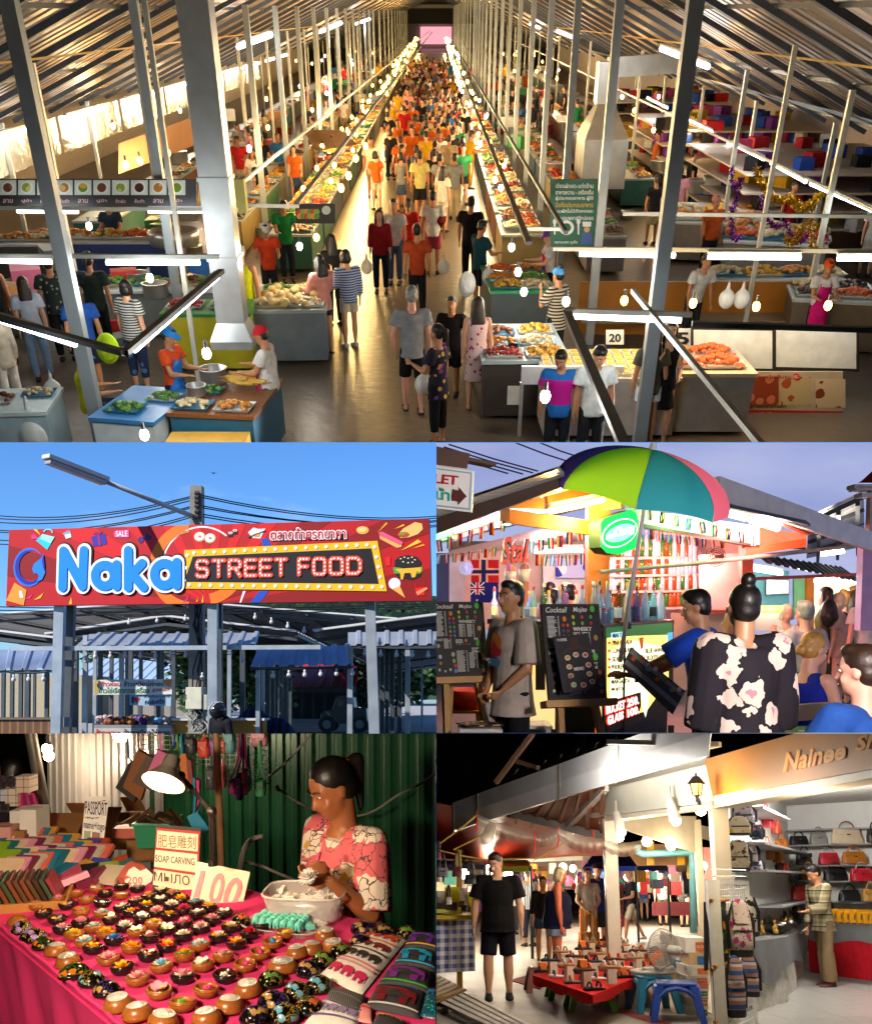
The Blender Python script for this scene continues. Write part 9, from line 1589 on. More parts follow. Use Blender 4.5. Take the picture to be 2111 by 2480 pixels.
wp=lambda t:cb.lerp(rr_,t)+V3((-.05,-.2,0));lp=lambda t:cl_.lerp(cb,t)+V3((.2,0,0))
SB=[(D(1580,v,16).z)for v in(400,462,545,608,690)]
for z in SB:a,b=wp(.02),wp(1);a.z=b.z=z;Bm('shelf_board',a,b,.36,shg,sv,.025)
for z,t0,t1 in((2.35,.12,.55),(1.92,.1,.9),(1.6,.1,.95),(1.15,.3,.98)):a,b=lp(t0),lp(t1);a.z=b.z=z;Bm('shelf_board',a,b,.36,shg,sv,.025)
for u,v,w,h,c,lb,hc in((1470,460,76,36,90909,'black soft handbag on the upper shelf',None),(1551,460,72,48,605857,'grey buckled handbag with a tall handle',686664),(1665,455,130,60,847564,'large cream tote on the upper shelf',543520),(1775,450,60,55,111112,'black bag cut by the right edge, upper shelf',None),(1495,542,72,50,151516,'black structured handbag on the second shelf',232324),(1592,540,84,48,711117,'red handbag with pale looped handles',846868),(1693,536,100,48,653911,'tan handbag with a turquoise badge',None),(1510,606,72,50,755426,'camel handbag on the third shelf',None),(1618,606,96,52,80809,'large black handbag on the third shelf',472311),(1724,606,92,50,680816,'red handbag with a pale round handle',786565),(1484,680,92,54,781311,'bright red tote with a gold badge on the lowest shelf',230806),(1675,686,88,44,80808,'black slouchy handbag on the lowest shelf',80808),(1760,688,70,48,715223,'camel bag at the right end of the lowest shelf',None),(1560,685,40,44,786029,'small camel bag behind the plaid man',None)):
 y=D(u,v,16.1).y;t=(D(u,600,16).x-cb.x)/(rr_.x-cb.x);yy=cb.lerp(rr_,min(max(t,0),1)).y-.22;Hb(lb,u,v,w,h,yy,c,hc=hc)
for u,v,w,h,y,c,lb in((1345,390,46,66,13.8,751922,'coral red handbag on the top left-wall shelf'),(1378,415,40,52,14.6,652617,'rust handbag on the top left-wall shelf'),(1402,482,54,46,15,653711,'tan handbag on the middle left-wall shelf'),(1350,520,40,62,14,603512,'brown handbag on the lower left-wall shelf'),(1388,530,48,56,14.6,714723,'pale tan handbag on the lower left-wall shelf'),(1410,578,40,44,15,651611,'red and dark striped handbag near the corner'),(1390,578,24,38,14.8,230812,'plum wallet bag near the corner')):Hb(lb,u,v,w,h,y,c,rot=-.9)
def Rk(Lb,u,v,w,h,y,m,rot=0,base=111010,grp='patterned rucksacks'):
 k=P.mpp(y);W,H_=w*k,h*k;e=Th('rucksack',Lb,D(u,v,y),rot,grp);X,Y=V3((1,0,0)),V3((0,1,0));mb=MB();Lf(mb,[(V3((0,0,H_*.12)),W*.48,W*.3,X,Y),(V3((0,0,H_*.4)),W*.5,W*.32,X,Y),(V3((0,0,H_*.75)),W*.42,W*.26,X,Y),(V3((0,0,H_*.93)),W*.28,W*.18,X,Y),(V3((0,0,H_)),W*.1,W*.08,X,Y)],16,2.8);mb.build('bag_body',m,e,Sm=1)
 mb=MB();Lf(mb,[(V3((0,0,0)),W*.42,W*.26,X,Y),(V3((0,0,H_*.03)),W*.48,W*.3,X,Y),(V3((0,0,H_*.125)),W*.485,W*.305,X,Y)],16,2.8);mb.build('base_panel',Co(base,.5),e);K('top_flap',m,e,Tk=.01).grid(lambda s,t:((s-.5)*W*.62,-W*(.27+.05*t)-.02*sin(3.1*s),H_*(.92-.34*t)),6,5);K('zip',Co(80808),e).box((0,-W*.345,H_*.45),(W*.75,.015,.015))
 for s in(-1,1):K('strap',Co(80809),e).tube([(s*W*.2,0,H_*.95),(s*W*.56,-W*.05,H_*.6),(s*W*.5,0,H_*.15)],.02,5)
 return e
ele=lambda c1,c2,c3,sc=16:Pq('stripe',c1,c2,sc,c3,w=.55)
def elepat(base,fig,sc):return Pq('ornate',base,fig,sc,221819,w=.42)
pe=elepat(847978,782554,14);be=ele(715450,234068,848175,13);ce=elepat(817668,352620,16);ve=elepat(807782,473559,16);ye=Pq('flower',898578,877105,9,w=.42)
Rk('pink and white elephant-print rucksack hanging on the grid',1240,912,96,225,9.6,pe);Rk('blue and pink striped rucksack hanging low at the front of the grid',1222,1155,76,235,9.4,be,.2);Rk('blue striped rucksack hanging behind the low one',1278,1072,70,165,9.9,be,-.4);Rk('black and white patterned rucksack behind the pink one',1284,830,50,160,10.2,Pq('ornate',787675,161516,16,w=.5),-.6)
Rk('lilac rucksack on the top shelf of the left wall',1250,382,90,90,11.6,ve,-.3);Rk('lemon-print rucksack on the top shelf',1232,422,92,78,11.2,ye,-.2);Rk('cream elephant rucksack on the middle shelf',1232,568,88,128,11.3,ce,-.2);Rk('pink patterned rucksack beside the cream one',1284,540,52,95,12,pe,-.6);Rk('lilac patterned rucksack at the back of the middle shelf',1304,568,50,56,12.4,ve,-.6);Rk('colourful rucksack behind the lemon one',1304,440,50,62,12.2,Pq('blotch',161619,782947,20,296262),-.6)
wf=Th('grid_rack','white steel grid frame carrying pictures and rucksacks');wm=Mt((.78,.78,.77),.4);p0,p1=D(1119,600,9.3),D(1258,606,10.4)
for p,w in((p0,.11),(p1,.04)):Bm('upright',(p.x,p.y,0),p,w,wm,wf)
Bm('top_rail',p0+V3((0,0,-.02)),p1+V3((0,0,-.02)),.04,wm,wf)
for i in range(1,16):p=p0.lerp(p1,i/16);K('wire',wm,wf).cyl((p.x,p.y,.1),(p.x,p.y,p.z),.006,n=4)
for i in range(24):z=.1+i*.065;K('wire',wm,wf).cyl((p0.x,p0.y,z),(p1.x,p1.y,z),.006,n=4)
def Sc(Lb,v0,v1,m,y0=9.25):
 a,b=D(1132,v1,y0),D(1188,v1-22,y0+.4);B=Board(a,V3((b.x-a.x,b.y-a.y,0)),(0,0,1));e=B.root('cloth_picture',Lb);w=(V3((b.x-a.x,b.y-a.y,0))).length;h=D(1132,v0,y0).z-a.z;K('black_cloth',Cl(50505),e).bb(0,w,0,h,0,.006);K('painting',m,e).bb(w*.1,w*.92,h*.16,h*.94,.006,.01)
 for yy in(0,h):K('wooden_rod',Mt(785723,.4),e).cyl((-.05,yy,.01),(w+.05,yy,.01),.018,n=8)
Sc('black cloth picture of a green jungle waterfall',684,950,Pq('blotch',61005,235412,9,785410,w=.5));Sc('black cloth picture of golden fruit below the jungle one',962,1172,Pq('blotch',70502,785210,11,412305,w=.5));Ob('side_scroll',(D(1088,690,9.4),D(1106,690,9.3),D(1106,965,9.3),D(1090,968,9.4)),Cl(50505),wf,.02)
gy=Mt((.13,.13,.13),.85,var=.1)
t1=Th('carving_table','grey-clothed table crowded with carved figures in the shop');c_=[G(1285,850,.8),G(1420,830,.8),G(1490,770,.8),G(1330,755,.8)];ctr=sum(c_,V3())/4
Ob('table_cloth',c_,gy,t1,-.03,(0,0,1));
K('cloth_drop',gy,t1,Sm=1).grid(lambda s,t:(c_[0].lerp(c_[1],s*2)if s<.5 else c_[1].lerp(c_[2],s*2-1))+V3((.03*sin(s*26)*t,-.02*t+.03*cos(s*21)*t,-.42*t*(1+.2*sin(s*9)))),26,6);K('white_underskirt',Cl(848278),t1,Sm=1).grid(lambda s,t:(c_[0].lerp(c_[1],s*2)if s<.5 else c_[1].lerp(c_[2],s*2-1))+V3((.04*sin(s*30)*t-.03,.06+.03*cos(s*25)*t,-.79*t)),26,6)
fig=MB();fig.ell((0,0,.05),(.05,.05,.05),8,6);fig.ell((0,0,.13),(.035,.03,.06),8,6);fig.ell((.015,0,.22),(.025,.025,.03),8,6);fig.cyl((0,0,.2),(-.02,0,.3),.012,.004,n=6);fig.ell((.04,0,.11),(.02,.02,.05),6,5);FIG=Re(fig,.012,1)
for i in range(64):
 s,t=Rd.random(),Rd.random();p=(c_[0].lerp(c_[1],s)).lerp(c_[3].lerp(c_[2],s),.12+.86*t);c=80605 if t>.45 else rc([715216,786023,352313,80605,787570]);o=obj('carved_figure',FIG,None,p,(0,0,ru(0,6)),ru(.5,.8)*(1.5 if t>.45 else 1),m=Co(c,.35));nm={80605:'black',715216:'gold',786023:'pale gold',352313:'brown',787570:'white'}[c];tag(o,'small %s carved figure on the grey-clothed table'%nm,'%s carved figures'%nm)
eh=MB();eh.ell((0,0,.08),(.16,.09,.08),12,8);eh.ell((.15,0,.09),(.08,.07,.08),10,7);eh.tube([(.2,0,.08),(.27,0,.03),(.33,0,.06)],[.03,.025,.015],8);eh.ell((.12,-.08,.1),(.05,.015,.06),8,6);o=obj('carved_elephant',Re(eh,.014,2),None,G(1385,822,.8),(0,0,-.2),1.1,m=Mt(110705,.3));tag(o,'dark wooden elephant lying at the table edge')
t2=Th('red_counter','counter with a dark grey top cloth over bright red drapery');a,b=D(1500,800,15.4),D(1850,790,13.6);dz=.86
K('red_drape',Cl(650511),t2,Sm=1).grid(lambda s,t:a.lerp(b,s).xy.to_3d()+V3((0,.03*sin(s*40)*t,.08+(dz-.08)*(1-t))),30,5);K('grey_drop',gy,t2,Sm=1).grid(lambda s,t:a.lerp(b,s).xy.to_3d()+V3((0,-.03+.02*sin(s*33)*t,dz-.28*t*(1+.15*sin(s*8)))),30,4);Ob('top_cloth',(V3((a.x,a.y,dz)),V3((b.x,b.y,dz)),V3((b.x,b.y+.7,dz)),V3((a.x,a.y+.7,dz))),gy,t2,.02,(0,0,1))
for i in range(15):t=.35+.6*(i%8)/8;p=a.lerp(b,t);e=Th('souvenir_box','orange souvenir frame box on the grey counter, %s %s'%(OR[i%8],'in front' if i<8 else 'at the back'),(p.x,p.y+.12+.2*(i//8),dz+.02),0,'orange souvenir boxes');K('frame',Co(876006,.4),e,rot=(.2,0,0)).box((0,0,.075),(.2,.05,.15+.06*(i//8)));K('picture',Co(413528,.4),e,rot=(.2,0,0)).box((0,-.03,.085),(.1,.01,.08))
zt=.36;q4=[G(398,985,zt),G(640,1066,zt),G(905,955,zt),G(690,865,zt)]
tb=Th('shoe_table','low table covered with a bright red cloth full of sandals');redc=Cl(760605);Ob('red_cloth',q4,redc,tb,-.02,(0,0,1));K('cloth_edge',redc,tb).grid(lambda s,t:(q4[0].lerp(q4[1],s*2)if s<.5 else q4[1].lerp(q4[2],s*2-1))+V3((0,-.01,-.1*t-.02*sin(s*34)*t)),24,3)
def Ps(Lb,pos,c,h=.34,w=.17,rz=0,sc=1,grp='plastic stools'):
 e=Th('plastic_stool',Lb,pos,rz,grp,None,sc);m=Co(c,.4);K('seat',m,e,bevel=.012).bb(-w,w,-w,w,h-.035,h)
 for sx in(-1,1):
  for sy in(-1,1):K('leg',m,e).add([(sx*w*1.25+dx,sy*w*1.25+dy,0)for dx,dy in((-.035,-.035),(.035,-.035),(.035,.035),(-.035,.035))]+[(sx*w*.86+dx,sy*w*.86+dy,h-.03)for dx,dy in((-.045,-.045),(.045,-.045),(.045,.045),(-.045,.045))],[(3,2,1,0),(4,5,6,7)]+[(i,(i+1)%4,4+(i+1)%4,4+i)for i in range(4)])
 for i in range(4):
  a=i*pi/2;mb=MB();r_=Matrix.Rotation(a,3,'Z');pts=[r_@V3((x,-w*1.06,z))for x,z in((-w*.95,h*.62),(-w*.5,h*.82),(0,h*.88),(w*.5,h*.82),(w*.95,h*.62))];mb.tube(pts,.028,6);mb.build('arch',m,e)
 return e
Ps('green and red stacked stools under the front left table corner',G(440,1050),542522,.33);Ps('bright green stool under the left side of the shoe table',G(530,1080),236019,.31);Ps('large bright green stool under the front corner of the shoe table',G(628,1120),356819,.33,.2);Ps('beige plastic stool right of the shoe table corner',G(757,1110),544943,.36,.19,.3);Ps('teal stool carrying the fan',G(885,1130),164759,.4,.19,.1);Ps('blue stool in front of the fan',G(982,1165),173065,.4,.21,-.2);Ps('orange woven stool behind the fan',G(925,1000),843911,.45,.2);Ps('dark grey stool under the right side of the shoe table',G(820,1030),292623,.33)
def sandal_mesh():
 mb=MB();S=[];X,Z=V3((0,1,0)),V3((0,0,1))
 for x,w,h in((-.13,.025,.03),(-.1,.036,.045),(0,.036,.035),(.08,.045,.03),(.13,.03,.025)):S.append((V3((x,0,h/2)),w,h/2,X,Z))
 Lf(mb,S,10,3);mb.m=1
 for x,r_ in((.06,.042),(-.06,.038)):mb.tube([(x,r_*cos(t),.03+.055*sin(t))for t in[pi*i/8 for i in range(9)]],.012,5)
 return mb.mesh('sandal',[None,None],1)
SAN=sandal_mesh();RIS=MB().bb(-.05,.05,-.03,.03,0,.16).mesh('riser',[Co(787365)]);snm=['black','brown','grey','tan','white','navy'];scs=[90809,291711,414140,654728,848278,111422]
NU=OR
for r_ in range(5):
 for i in range(7):
  s,t=(i+.5)/7,(r_+.4)/5;p=(q4[0].lerp(q4[1],s)).lerp(q4[3].lerp(q4[2],s),t);k=(i*5+r_*3)%6;rise=(i+r_)%2;rz=.35+ru(-.3,.3)
  e=Th('sandal','%s sandal %s, %s row from the front, %s from the left'%(snm[k],'on a white riser' if rise else 'on the red cloth',NU[r_],NU[i]),p+V3((0,0,.005+.16*rise)),rz,'sandals on the red table');o=obj('sole',SAN,e);set_slots(o,(Co(scs[k],.6),Co(scs[(k+1)%6]if k!=1 else 844116,.6)))
  if(i+2*r_)%5==0:K('orange_insert',Co(904716),e,bevel=.01).box((-.02,0,.08),(.1,.06,.09))
  if rise:o=obj('display_riser',RIS,None,p+V3((.02,0,.002)),(0,0,rz));tag(o,'white riser under a sandal, %s row, %s from the left'%(NU[r_],NU[i]),'white display risers')
rm=MB();qq=[G(305,1008),G(400,982),G(470,1010),G(425,1045)];rm.add([p+V3((0,0,z))for z in(.004,.014)for p in qq],[(0,1,2,3),(7,6,5,4),(0,4,5,1),(1,5,6,2),(2,6,7,3),(3,7,4,0)]);Sg('red_mat',rm,Cl(471109),'flat red mat lying beside the shoe table')
fn_=Th('floor_fan','grey oscillating fan standing on the teal stool',G(890,1130)+V3((0,0,.41)));fg=Mt((.42,.39,.34),.45);o_=fn_.location;hc=D(918,878,11)-o_;k=P.mpp(11)*78;sd=sin(rad(-35));ax_=V3((-.55,.83,.05)).normalized();fx,fy,fz=Fm(ax_)
mb=MB()
for rr in(1,.86,.7,.5,.3):mb.tube([hc+fx*(k*rr*cos(t))+fy*(k*rr*sin(t))+fz*(.09*(1-rr))for t in TC(32)],.008 if rr==1 else .004,4)
for i in range(60):t=2*pi*i/60;mb.tube([hc+fx*(.18*k*cos(t))+fy*(.18*k*sin(t))-fz*.12,hc+fx*(.75*k*cos(t))+fy*(.75*k*sin(t))-fz*.11,hc+fx*(k*cos(t))+fy*(k*sin(t))],.0028,3)
mb.build('guard',fg,fn_)
for i in range(3):
 a=2.1*i;K('blade',Mt((.4,.4,.42),.2,Al=.5,var=0),fn_,Tk=.004).add([hc+fx*(k*r*cos(a+d))+fy*(k*r*sin(a+d))+fz*z for r,d,z in((.12,0,0),(.5,-.45,.04),(.86,-.4,.04),(.9,.1,0),(.6,.35,-.03))],[(0,1,2,3,4)])
mb=MB();mb.cyl(hc-fz*.03,hc-fz*.25,k*.26,k*.22,n=18);mb.cyl(hc-fz*.25,hc-fz*.29,k*.22,k*.12,n=18);mb.build('motor_housing',fg,fn_,Sm=0)
for s in(-.05,.05):K('neck',fg,fn_).cyl(hc+V3((s*.4,-.08,-.22)),V3((s*2+.12,-.02,.08)),.025,n=8)
K('ring_base',fg,fn_,Sm=1).tube([(.25*cos(t),.18*sin(t),.03)for t in TC(24)],.025,8);K('control_box',fg,fn_,bevel=.02).box((.06,-.02,.05),(.36,.15,.07))
for i in range(4):K('button',Co(848279,.4),fn_).box((-.08+i*.04,-.05,.09),(.025,.03,.02))
SBX=[(1015,833,1090,895,898783,844111),(1030,893,1092,945,786547,164165),(1018,945,1104,985,848176,844111),(1018,985,1104,1020,807874,844111),(1018,1018,1104,1042,784335,784335),(1020,1040,1104,1072,868481,124720),(1020,1072,1102,1112,686456,783911),(1022,1110,1102,1152,807875,124720),(988,925,1032,962,235371,164165),(988,962,1030,1010,786547,164165)]
for i,(u0,v0,u1,v1,c,lc)in enumerate(SBX):
 y=11.2 if i<8 else 11.6;a,b=D(u0,v1,y),D(u1,v0,y);e=Th('shoe_box','shoe box %s, %s'%(['with an orange label, topmost of its stack','in kraft card with blue circles, second from the top','with an orange strip, third from the top','with an orange label, fourth from the top','in plain salmon red card, fifth from the top','with a green label, sixth from the top','in drab card with an orange label, seventh from the top','with a green label, lowest of its stack','blue, on the small stack behind','kraft, lower on the small stack behind'][i],'beside the white frame' if i<8 else 'by the fan'),(a.x,a.y,a.z),0,'shoe boxes');w,h=b.x-a.x,b.z-a.z
 K('box_body',Co(c,.6),e).bb(0,w,0,.45,0,h*.74);K('lid',Co(c,.55),e).bb(-.006,w+.006,-.006,.456,h*.72,h*.99);K('label',Co(lc,.5),e).bb(w*.5,w*.95,-.01,-.0065,h*.1,h*.68)
 if i in(0,3,5,6,7):Lt('lettering','starjo',Co(929087),None,0,0,1,1,0)if 0 else None
 if i in(0,3,5,6,7):
  q2=MB();a_,f_=text_mesh('starjo',.02);lo,hi=a_.min(0),a_.max(0);n_=(a_-lo)/(hi-lo);q2.add([(w*.54+w*.38*x,-.012,h*.22+h*.34*yv)for x,yv,z in n_],f_);q2.build('lettering',Co(929087),e)
def Pl(Lb,quad,n,c,ends=None):
 p=[G(*q_)for q_ in quad];e=Th('wooden_pallet',Lb,(p[0].x,p[0].y,0));o=e.location;m=Mt(c,.7,var=.25,vs=5,Bp=.3,bs=15)
 for i in range(n):
  t0,t1=i/n,(i+.66)/n;a,b,c2,d=p[0].lerp(p[3],t0),p[1].lerp(p[2],t0),p[1].lerp(p[2],t1),p[0].lerp(p[3],t1);K('slat',m,e).add([x-o+V3((0,0,z))for z in(.07,.095)for x in(a,b,c2,d)],[(3,2,1,0),(4,5,6,7),(0,1,5,4),(1,2,6,5),(2,3,7,6),(3,0,4,7)])
  if ends:mb=MB();a2,b2=a.lerp(b,.86),b;c3,d3=c2,d.lerp(c2,.86);mb.add([x-o+V3((0,0,.097))for x in(a2,b2,c3,d3)],[(0,1,2,3)]);mb.build('painted_end',Co(ends,.6),e)
 for t in(.08,.5,.92):a,b=p[0].lerp(p[1],t),p[3].lerp(p[2],t);Bm('bearer',a+V3((0,0,.035)),b+V3((0,0,.035)),.09,m,e,.06)
Pl('brown slatted pallet in the bottom left corner',((-120,1085),(20,1010),(140,1075),(-60,1160)),6,473516);Pl('white slatted pallet with yellow ends at the bottom left',((25,1130),(345,1290),(450,1250),(140,1076)),5,716864)
def man(Lb,u,v,H,face,det=1,**k):
 p=G(u,v);return Pn(Lb,V3((p.x,p.y,0)),face,H,detail=det,**k)
bt_=man('heavy man in a black T-shirt and dark shorts walking toward the viewer',262,1085,1.82,178,2,Pz=dict(fat=1.22,head=(-28,-24),legL=((-.06,-.06,-1),(-.02,-.1,-1)),legR=((.06,.12,-1),(0,-.06,-1)),armL=((-.22,0,-1),(-.06,.12,-1)),armR=((.22,-.02,-1),(.08,.14,-1))),Tp=('tee',50405,(('sleeve',.7),('hem',-.07),('loose',.018))),Lo=('shorts',50509,.92),Ha=('short',HAIRB),Sx=0,shoe=('shoe',60812))
wp_=man('large woman with short white hair in a navy sleeveless top and denim shorts',500,1005,1.66,262,2,Pz=dict(fem=1,fat=1.5,head=(10,-18),lean=(0,.06),armR=((.2,.05,-1),(.05,.12,-1)),armL=((-.2,.05,-1),(-.05,.2,-1))),Tp=('tank',91023,(('hem',-.07),('loose',.02))),Lo=('shorts',546475,.55,.6),Ha=('bob',HAIRW),Sx=Mt(784131,.5,var=.1),shoe=('sandal',292319))
tw2=man('woman in a white T-shirt and orange striped trousers with clasped hands',628,912,1.68,185,2,Pz=dict(fem=1,head=(6,0),armL=((-.2,.05,-1),(.55,.55,-.7)),armR=((.2,.05,-1),(-.55,.55,-.7))),Tp=('tee',828077,(('sleeve',.5),('hem',0),('loose',.012))),Lo=('trousers',Pq('stripe',784710,877660,13,652610,axis='X',w=.5),1.95,1.2),Ha=('lowbun',HAIRB),Sx=0,shoe=('sandal',352316))
J=RJ[tw2.name];K('scarf',Pq('flower',848179,656065,16),tw2,Sm=1,Tk=.01).grid(lambda s,t:J['neck']+J['rx']*(-.06-.05*s-.04*t)+J['fw']*(.11+.02*sin(s*9))-J['up']*(.05+.62*t),5,12);MB().add([J['chest']+J['fw']*.125+J['rx']*(.075-.15*p[0]/3.6)*-1+J['up']*(.02+.03*p[1])for p in text_mesh('CALIF',.01)[0]],text_mesh('CALIF',.01)[1]).build('shirt_lettering',Co(842323),tw2)
man('girl in a black top and denim shorts holding the rack',445,945,1.52,190,1,Pz=dict(fem=1,head=(-6,-8)),Tp=('long',80709,(('sleeve',1.4),('hem',-.01))),Lo=('shorts',172640,.45),Ha=('pony',HAIRB),shoe=('shoe',787570),Fe=1);man('man in a blue polo and black cap behind the white T-shirt woman',668,905,1.78,200,1,Pz=dict(fat=1.1),Tp=172459,Lo=('shorts',161925,.9),Ha=('short',HAIRB),Sx=3,cap=80808);man('man in a straw hat and dark flowered shirt striding left',800,850,1.74,98,1,Pz=dict(legL=((-.03,.42,-1),(0,.1,-1)),legR=((.03,-.35,-1),(0,-.55,-1)),armR=((.1,.1,-1),(-.3,.9,-.1)),armL=((-.1,.1,-1),(.3,.9,-.2))),Tp=('tee',Pq('flower',121418,471620,15,163537,w=.4)),Lo=('shorts',848075,.85),Ha=('short',HAIRG),Sx=3,shoe=('shoe',848178),cap=786440);man('man in a white printed vest standing at the far table',925,785,1.76,180,1,Tp=('tank',858381),Lo=('shorts',353528,.9),Sx=0,cap=111112)
man('woman with long brown hair and a dark dotted shirt in the middle distance',1010,792,1.66,-60,1,Pz=dict(fem=1,legR=((.04,.15,-1),(0,-.1,-1))),Tp=('long',Pq('dots',121213,545253,45,w=.22),(('sleeve',1.5),('hem',-.11))),Lo=('shorts',787571,.4),Ha=('long',HAIRB),Sx=0);man('woman in a black flowered dress in the middle distance',968,755,1.62,-30,1,Pz=dict(fem=1),Tp=('tee',Pq('flower',80709,787570,20,w=.3)),Lo=('dress',Pq('flower',80709,787570,20,w=.3),.7,.15),Ha='bob',Sx=0);man('woman in a blue vest behind the hat man',850,765,1.64,170,0,Pz=dict(fem=1),Tp=('tank',234171),Lo=('shorts',545456,.6),Ha='pony',Sx=0);man('woman in dark green with a black bag behind the far table',880,760,1.64,150,0,Pz=dict(fem=1),Tp=122317,Lo=111420,Ha='long');man('person in black behind the cream post',755,775,1.72,60,0,Tp=80809,Lo=121316);man('person in a pink flowered dress behind the cream post',735,850,1.66,20,1,Pz=dict(fem=1,fat=1.2),Tp=('tee',Pq('flower',783541,908478,18,w=.4)),Lo=('dress',Pq('flower',783541,908478,18,w=.4),1.3,.3),Ha=('short',HAIRB),Sx=3)
sv_=man('stall keeper in a pale striped sleeveless top seen from behind',385,870,1.72,20,1,Tp=('tank',Pq('stripe',767681,353747,22,axis='X')),Lo=('trousers',131623,1.7),Ha='bun');man('person in a white shirt at the goods behind the stall',320,820,1.6,180,0,Tp=848281,Lo=232325,Ha=('bob',HAIRB))
gl_=man('man with glasses in a white shirt laughing behind the display frame',1092,900,1.76,110,1,Tp=817671,Lo=('shorts',231916,.9),Fe=1)
for i in range(16):u=rc([ru(470,700),ru(720,1040),ru(20,200)]);v=ru(722,760);c=rc([('rust',542316),('white',787675),('black',90911),('blue',172953),('grey',464648)]);man('distant shopper in a %s top among the far stalls'%c[0],u,v,ru(1.55,1.75),rc([0,90,180,250]),0,Tp=('tee',c[1]),Lo=131417,key='far',Gp='distant shoppers in %s'%c[0])
pl_=man('man in a plaid shirt and khaki cargo trousers looking at carvings',1590,1035,1.7,100,2,Pz=dict(head=(4,-32),lean=(0,.08),armL=((-.12,.35,-1),(0,1,-.15)),armR=((.14,0,-1),(.02,.28,-1)),legL=((-.05,.1,-1),(0,-.05,-1)),legR=((.05,-.06,-1),(0,-.1,-1))),Tp=('long',Pq('check',474130,656150,12,172313,w=.45),(('sleeve',1.85),('hem',-.07),('loose',.018))),Lo=('trousers',Mt(473826,.8,var=.2,Bp=.3,bs=12),1.95,.6),shoe=('shoe',290609))
J=RJ[pl_.name]
for s,z in((1,0),):K('shoulder_bag',Mt(291209,.5,Bp=.4,bs=40),pl_,bevel=.015).box(J['pel']+V3((.14*s,.02,.1)),(.05,.2,.18));K('cargo_pocket',Mt(473826,.8,var=.2,Bp=.3,bs=12),pl_,bevel=.012).box((J['hipR']+J['knR'])/2+V3((.075,0,0)),(.04,.13,.15))
K('bag_strap',Co(231008),pl_).tube([J['shL']+V3((.02,.05,.05)),J['chest']+V3((.02,.12,0)),J['pel']+V3((.12,.06,.18))],.014,5)
rl_=MB();rl_.quad(G(715,1128)+V3((0,0,.004)),G(760,1118)+V3((0,0,.004)),G(960,1180)+V3((0,0,.004)),G(900,1190)+V3((0,0,.004)));tag(rl_.build('floor_stripe',Mt(471612,.7,var=.5,vs=4)),Kd='structure')
def radial(u0,v0,u1,v1,r0,r1):
 P=lambda u,v,r:V3(((u-PX0)/FOC,1,(PY0-v)/FOC))*r
 return[P(u0,v0,r0),P(u1,v1,r0),P(u1,v1,r1),P(u0,v0,r1)]
CUR[0]=type('o',(),{'roots':[],'scale':1})()
darkwall=Mt((.012,.012,.014),.9,var=.1)  # added black enclosure, stops light passing from one place to another
def Pr(Nm,edges,Lb):
 mb=MB()
 for e in edges:mb.quad(*radial(*e))
 tag(mb.build(Nm,darkwall),Lb,Kd='structure')
TB,MT,MB_,BT,LX,RX=1071,1073,1775,1777,1054.5,1056.5
OUT=46;OX=900;OY=300
Pr('wall',[(-OX,TB,2111+OX,TB,3,48),(-OX,MT,2111+OX,MT,3,48),(-OX,TB,-OX,MT,3,48),(2111+OX,TB,2111+OX,MT,3,48)],'added black light-blocking partition under the market hall')
Pr('wall',[(-OX,-OY,2111+OX,-OY,3,48),(-OX,-OY,-OX,TB,3,48),(2111+OX,-OY,2111+OX,TB,3,48)],'added black light-blocking shell round the market hall')
Pr('wall',[(LX,MT,LX,MB_,3,45),(RX,MT,RX,MB_,3,45),(2111+OX,MT,2111+OX,MB_,3,45)],'added black light-blocking partition beside the bar')
Pr('wall',[(-OX,MB_,2111+OX,MB_,3,42),(-OX,BT,2111+OX,BT,3,42)],'added black light-blocking partition above the two lower places')
Pr('wall',[(LX,BT,LX,2480+OY,3,42),(RX,BT,RX,2480+OY,3,42)],'added black light-blocking partition between the soap stall and the shop')
Pr('wall',[(-OX,BT,-OX,2480+OY,3,42),(-OX,2480+OY,2111+OX,2480+OY,3,42),(2111+OX,BT,2111+OX,2480+OY,3,42)],'added black light-blocking shell round the lower places')
def endwall(u0,v0,u1,v1,r,Lb):
 P=lambda u,v:V3(((u-PX0)/FOC,1,(PY0-v)/FOC))*r
 mb=MB();mb.quad(P(u0,v0),P(u1,v0),P(u1,v1),P(u0,v1));tag(mb.build('wall',darkwall),Lb,Kd='structure')
endwall(-OX,-OY,2111+OX,TB,47.9,'added black light-blocking end wall behind the market hall')
endwall(RX,MT,2111+OX,MB_,44.9,'added black light-blocking end wall behind the bar')
endwall(-OX,BT,LX,2480+OY,41.9,'added black light-blocking end wall behind the soap stall');endwall(RX,BT,2111+OX,2480+OY,41.9,'added black light-blocking end wall behind the shop')
mb=MB();bx0,bx1,bz0,bz1,by0,by1=-3.2,3.2,-2.4,3.4,-3.2,3
fx0,fx1,fz0,fz1=[(-OUT-PX0)/FOC*3,(2111+OUT-PX0)/FOC*3,(PY0-2480-OUT)/FOC*3,(PY0+OUT)/FOC*3]
mb.quad((bx0,by0,bz0),(bx0,by1,bz0),(bx0,by1,bz1),(bx0,by0,bz1));mb.quad((bx1,by0,bz0),(bx1,by1,bz0),(bx1,by1,bz1),(bx1,by0,bz1))
mb.quad((bx0,by0,bz0),(bx1,by0,bz0),(bx1,by0,bz1),(bx0,by0,bz1))
mb.quad((bx0,by0,bz1),(bx1,by0,bz1),(bx1,by1,bz1),(bx0,by1,bz1));mb.quad((bx0,by0,bz0),(bx1,by0,bz0),(bx1,by1,bz0),(bx0,by1,bz0))
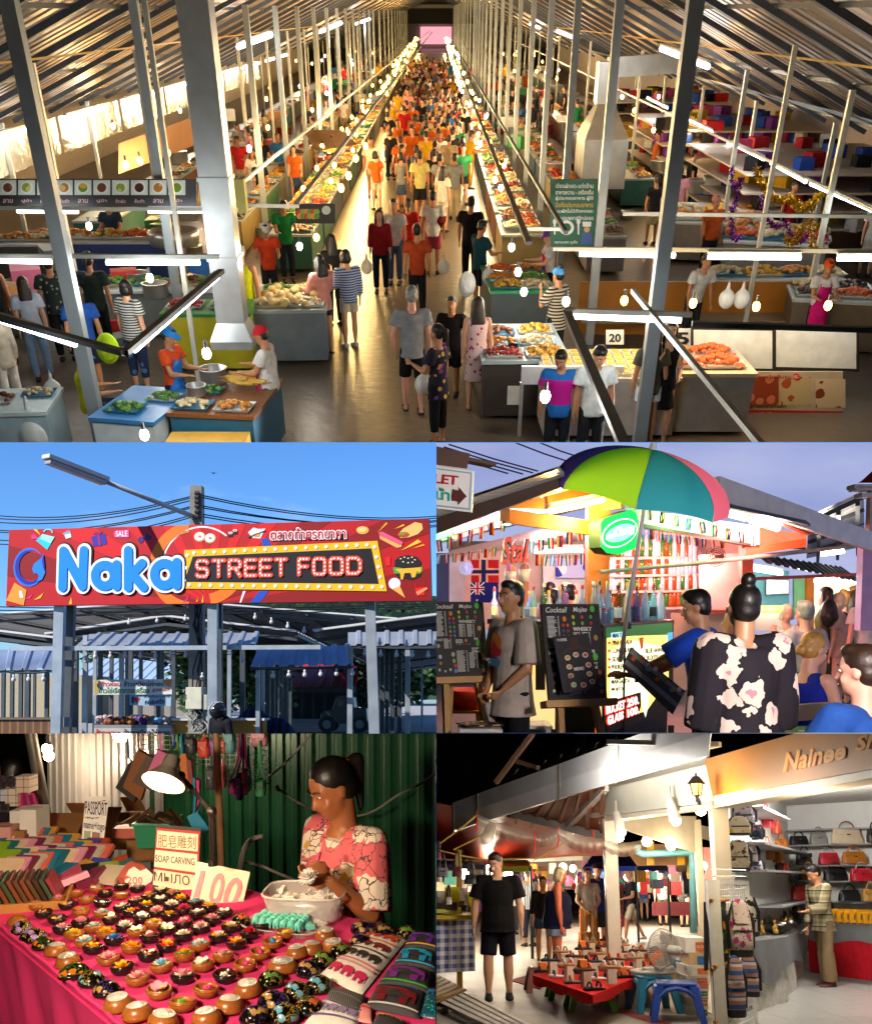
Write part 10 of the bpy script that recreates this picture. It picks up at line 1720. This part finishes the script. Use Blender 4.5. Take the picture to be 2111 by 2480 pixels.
for a in((bx0,fx0,bz0,bz1),(fx1,bx1,bz0,bz1),(fx0,fx1,fz1,bz1),(fx0,fx1,bz0,fz0)):
 mb.quad((a[0],by1,a[2]),(a[1],by1,a[2]),(a[1],by1,a[3]),(a[0],by1,a[3]))
tag(mb.build('wall',darkwall),'added black walls round the camera that keep daylight out',Kd='structure')  # unseen box added round the camera to block sky light
BOOTH=CUR[0].roots
def edge_planes(p):
 P=lambda u,v:V3(((u-PX0)/FOC,1,(PY0-v)/FOC))
 x0,x1=(0,2111);
 ex={'hall':(-600,-200,2711,TB),'bar':(RX,MT,2711,MB_),'soap':(-600,BT,LX,2680),'shop':(RX,BT,2711,2680),'gate':(-40,MT,LX,MB_)}[p.name]
 u0,v0,u1,v1=ex;c=P((u0+u1)/2,(v0+v1)/2);out=[]
 for s in p.cuts:
  a,b={'l':((u0,v0),(u0,v1)),'r':((u1,v0),(u1,v1)),'t':((u0,v0),(u1,v0)),'b':((u0,v1),(u1,v1))}[s]
  n=P(*a).cross(P(*b)).normalized()
  if n.dot(c)<0:n=-n
  out.append(n)
 return out
Ki={}
for o in ALL:
 if o.parent:Ki.setdefault(o.parent.name,[]).append(o)
Dx=set()
def Tr(o,W,Pv):
 alive=0
 W=W@o.matrix_basis
 if o.type=='MESH' and o.data is not None and len(o.data.vertices):
  me=o.data;n=len(me.vertices);a=np.empty(n*3,dtype=np.float32);me.vertices.foreach_get('co',a);a=a.reshape(-1,3)
  R=np.array(W.to_3x3());T=np.array(W.translation);wv=a@R.T+T;cut=[];gone=0
  for q in Pv:
   d=wv@np.array(q)
   if d.max()<=0:gone=1;break
   if d.min()<-1e-5:cut.append(q)
  if gone:Dx.add(o.name)
  else:
   alive=1
   if cut:
    bm=bmesh.new();bm.from_mesh(me);Wi=W.inverted()
    for q in cut:
     bmesh.ops.bisect_plane(bm,geom=list(bm.verts)+list(bm.edges)+list(bm.faces),plane_co=Wi.translation,plane_no=(W.to_3x3().transposed()@q),clear_inner=1)
    if len(bm.faces)==0:Dx.add(o.name);alive=0
    else:
     slots=[(s.link,s.material)for s in o.material_slots]
     m2=me.copy();bm.to_mesh(m2);o.data=m2
     for s,(l,m)in zip(o.material_slots,slots):
      if l=='OBJECT':s.link='OBJECT';s.material=m
    bm.free()
 elif o.type=='LIGHT':
  if any(W.translation.dot(q)<=.02 for q in Pv):Dx.add(o.name)
  else:alive=1
 for c in Ki.get(o.name,[]):alive=Tr(c,W,Pv)or alive
 if not alive:Dx.add(o.name)
 return alive
for p in PL.values():
 Pv=edge_planes(p)
 for r in p.roots:
  r.matrix_basis=p.M@r.matrix_basis
  if Pv:Tr(r,Matrix.Identity(4),Pv)
for o in ALL:
 if o.name not in Dx and(o.parent is None or o.parent.name not in Dx):Sn.collection.objects.link(o)
for o in[x for x in ALL if x.name in Dx]:bpy.data.objects.remove(o)
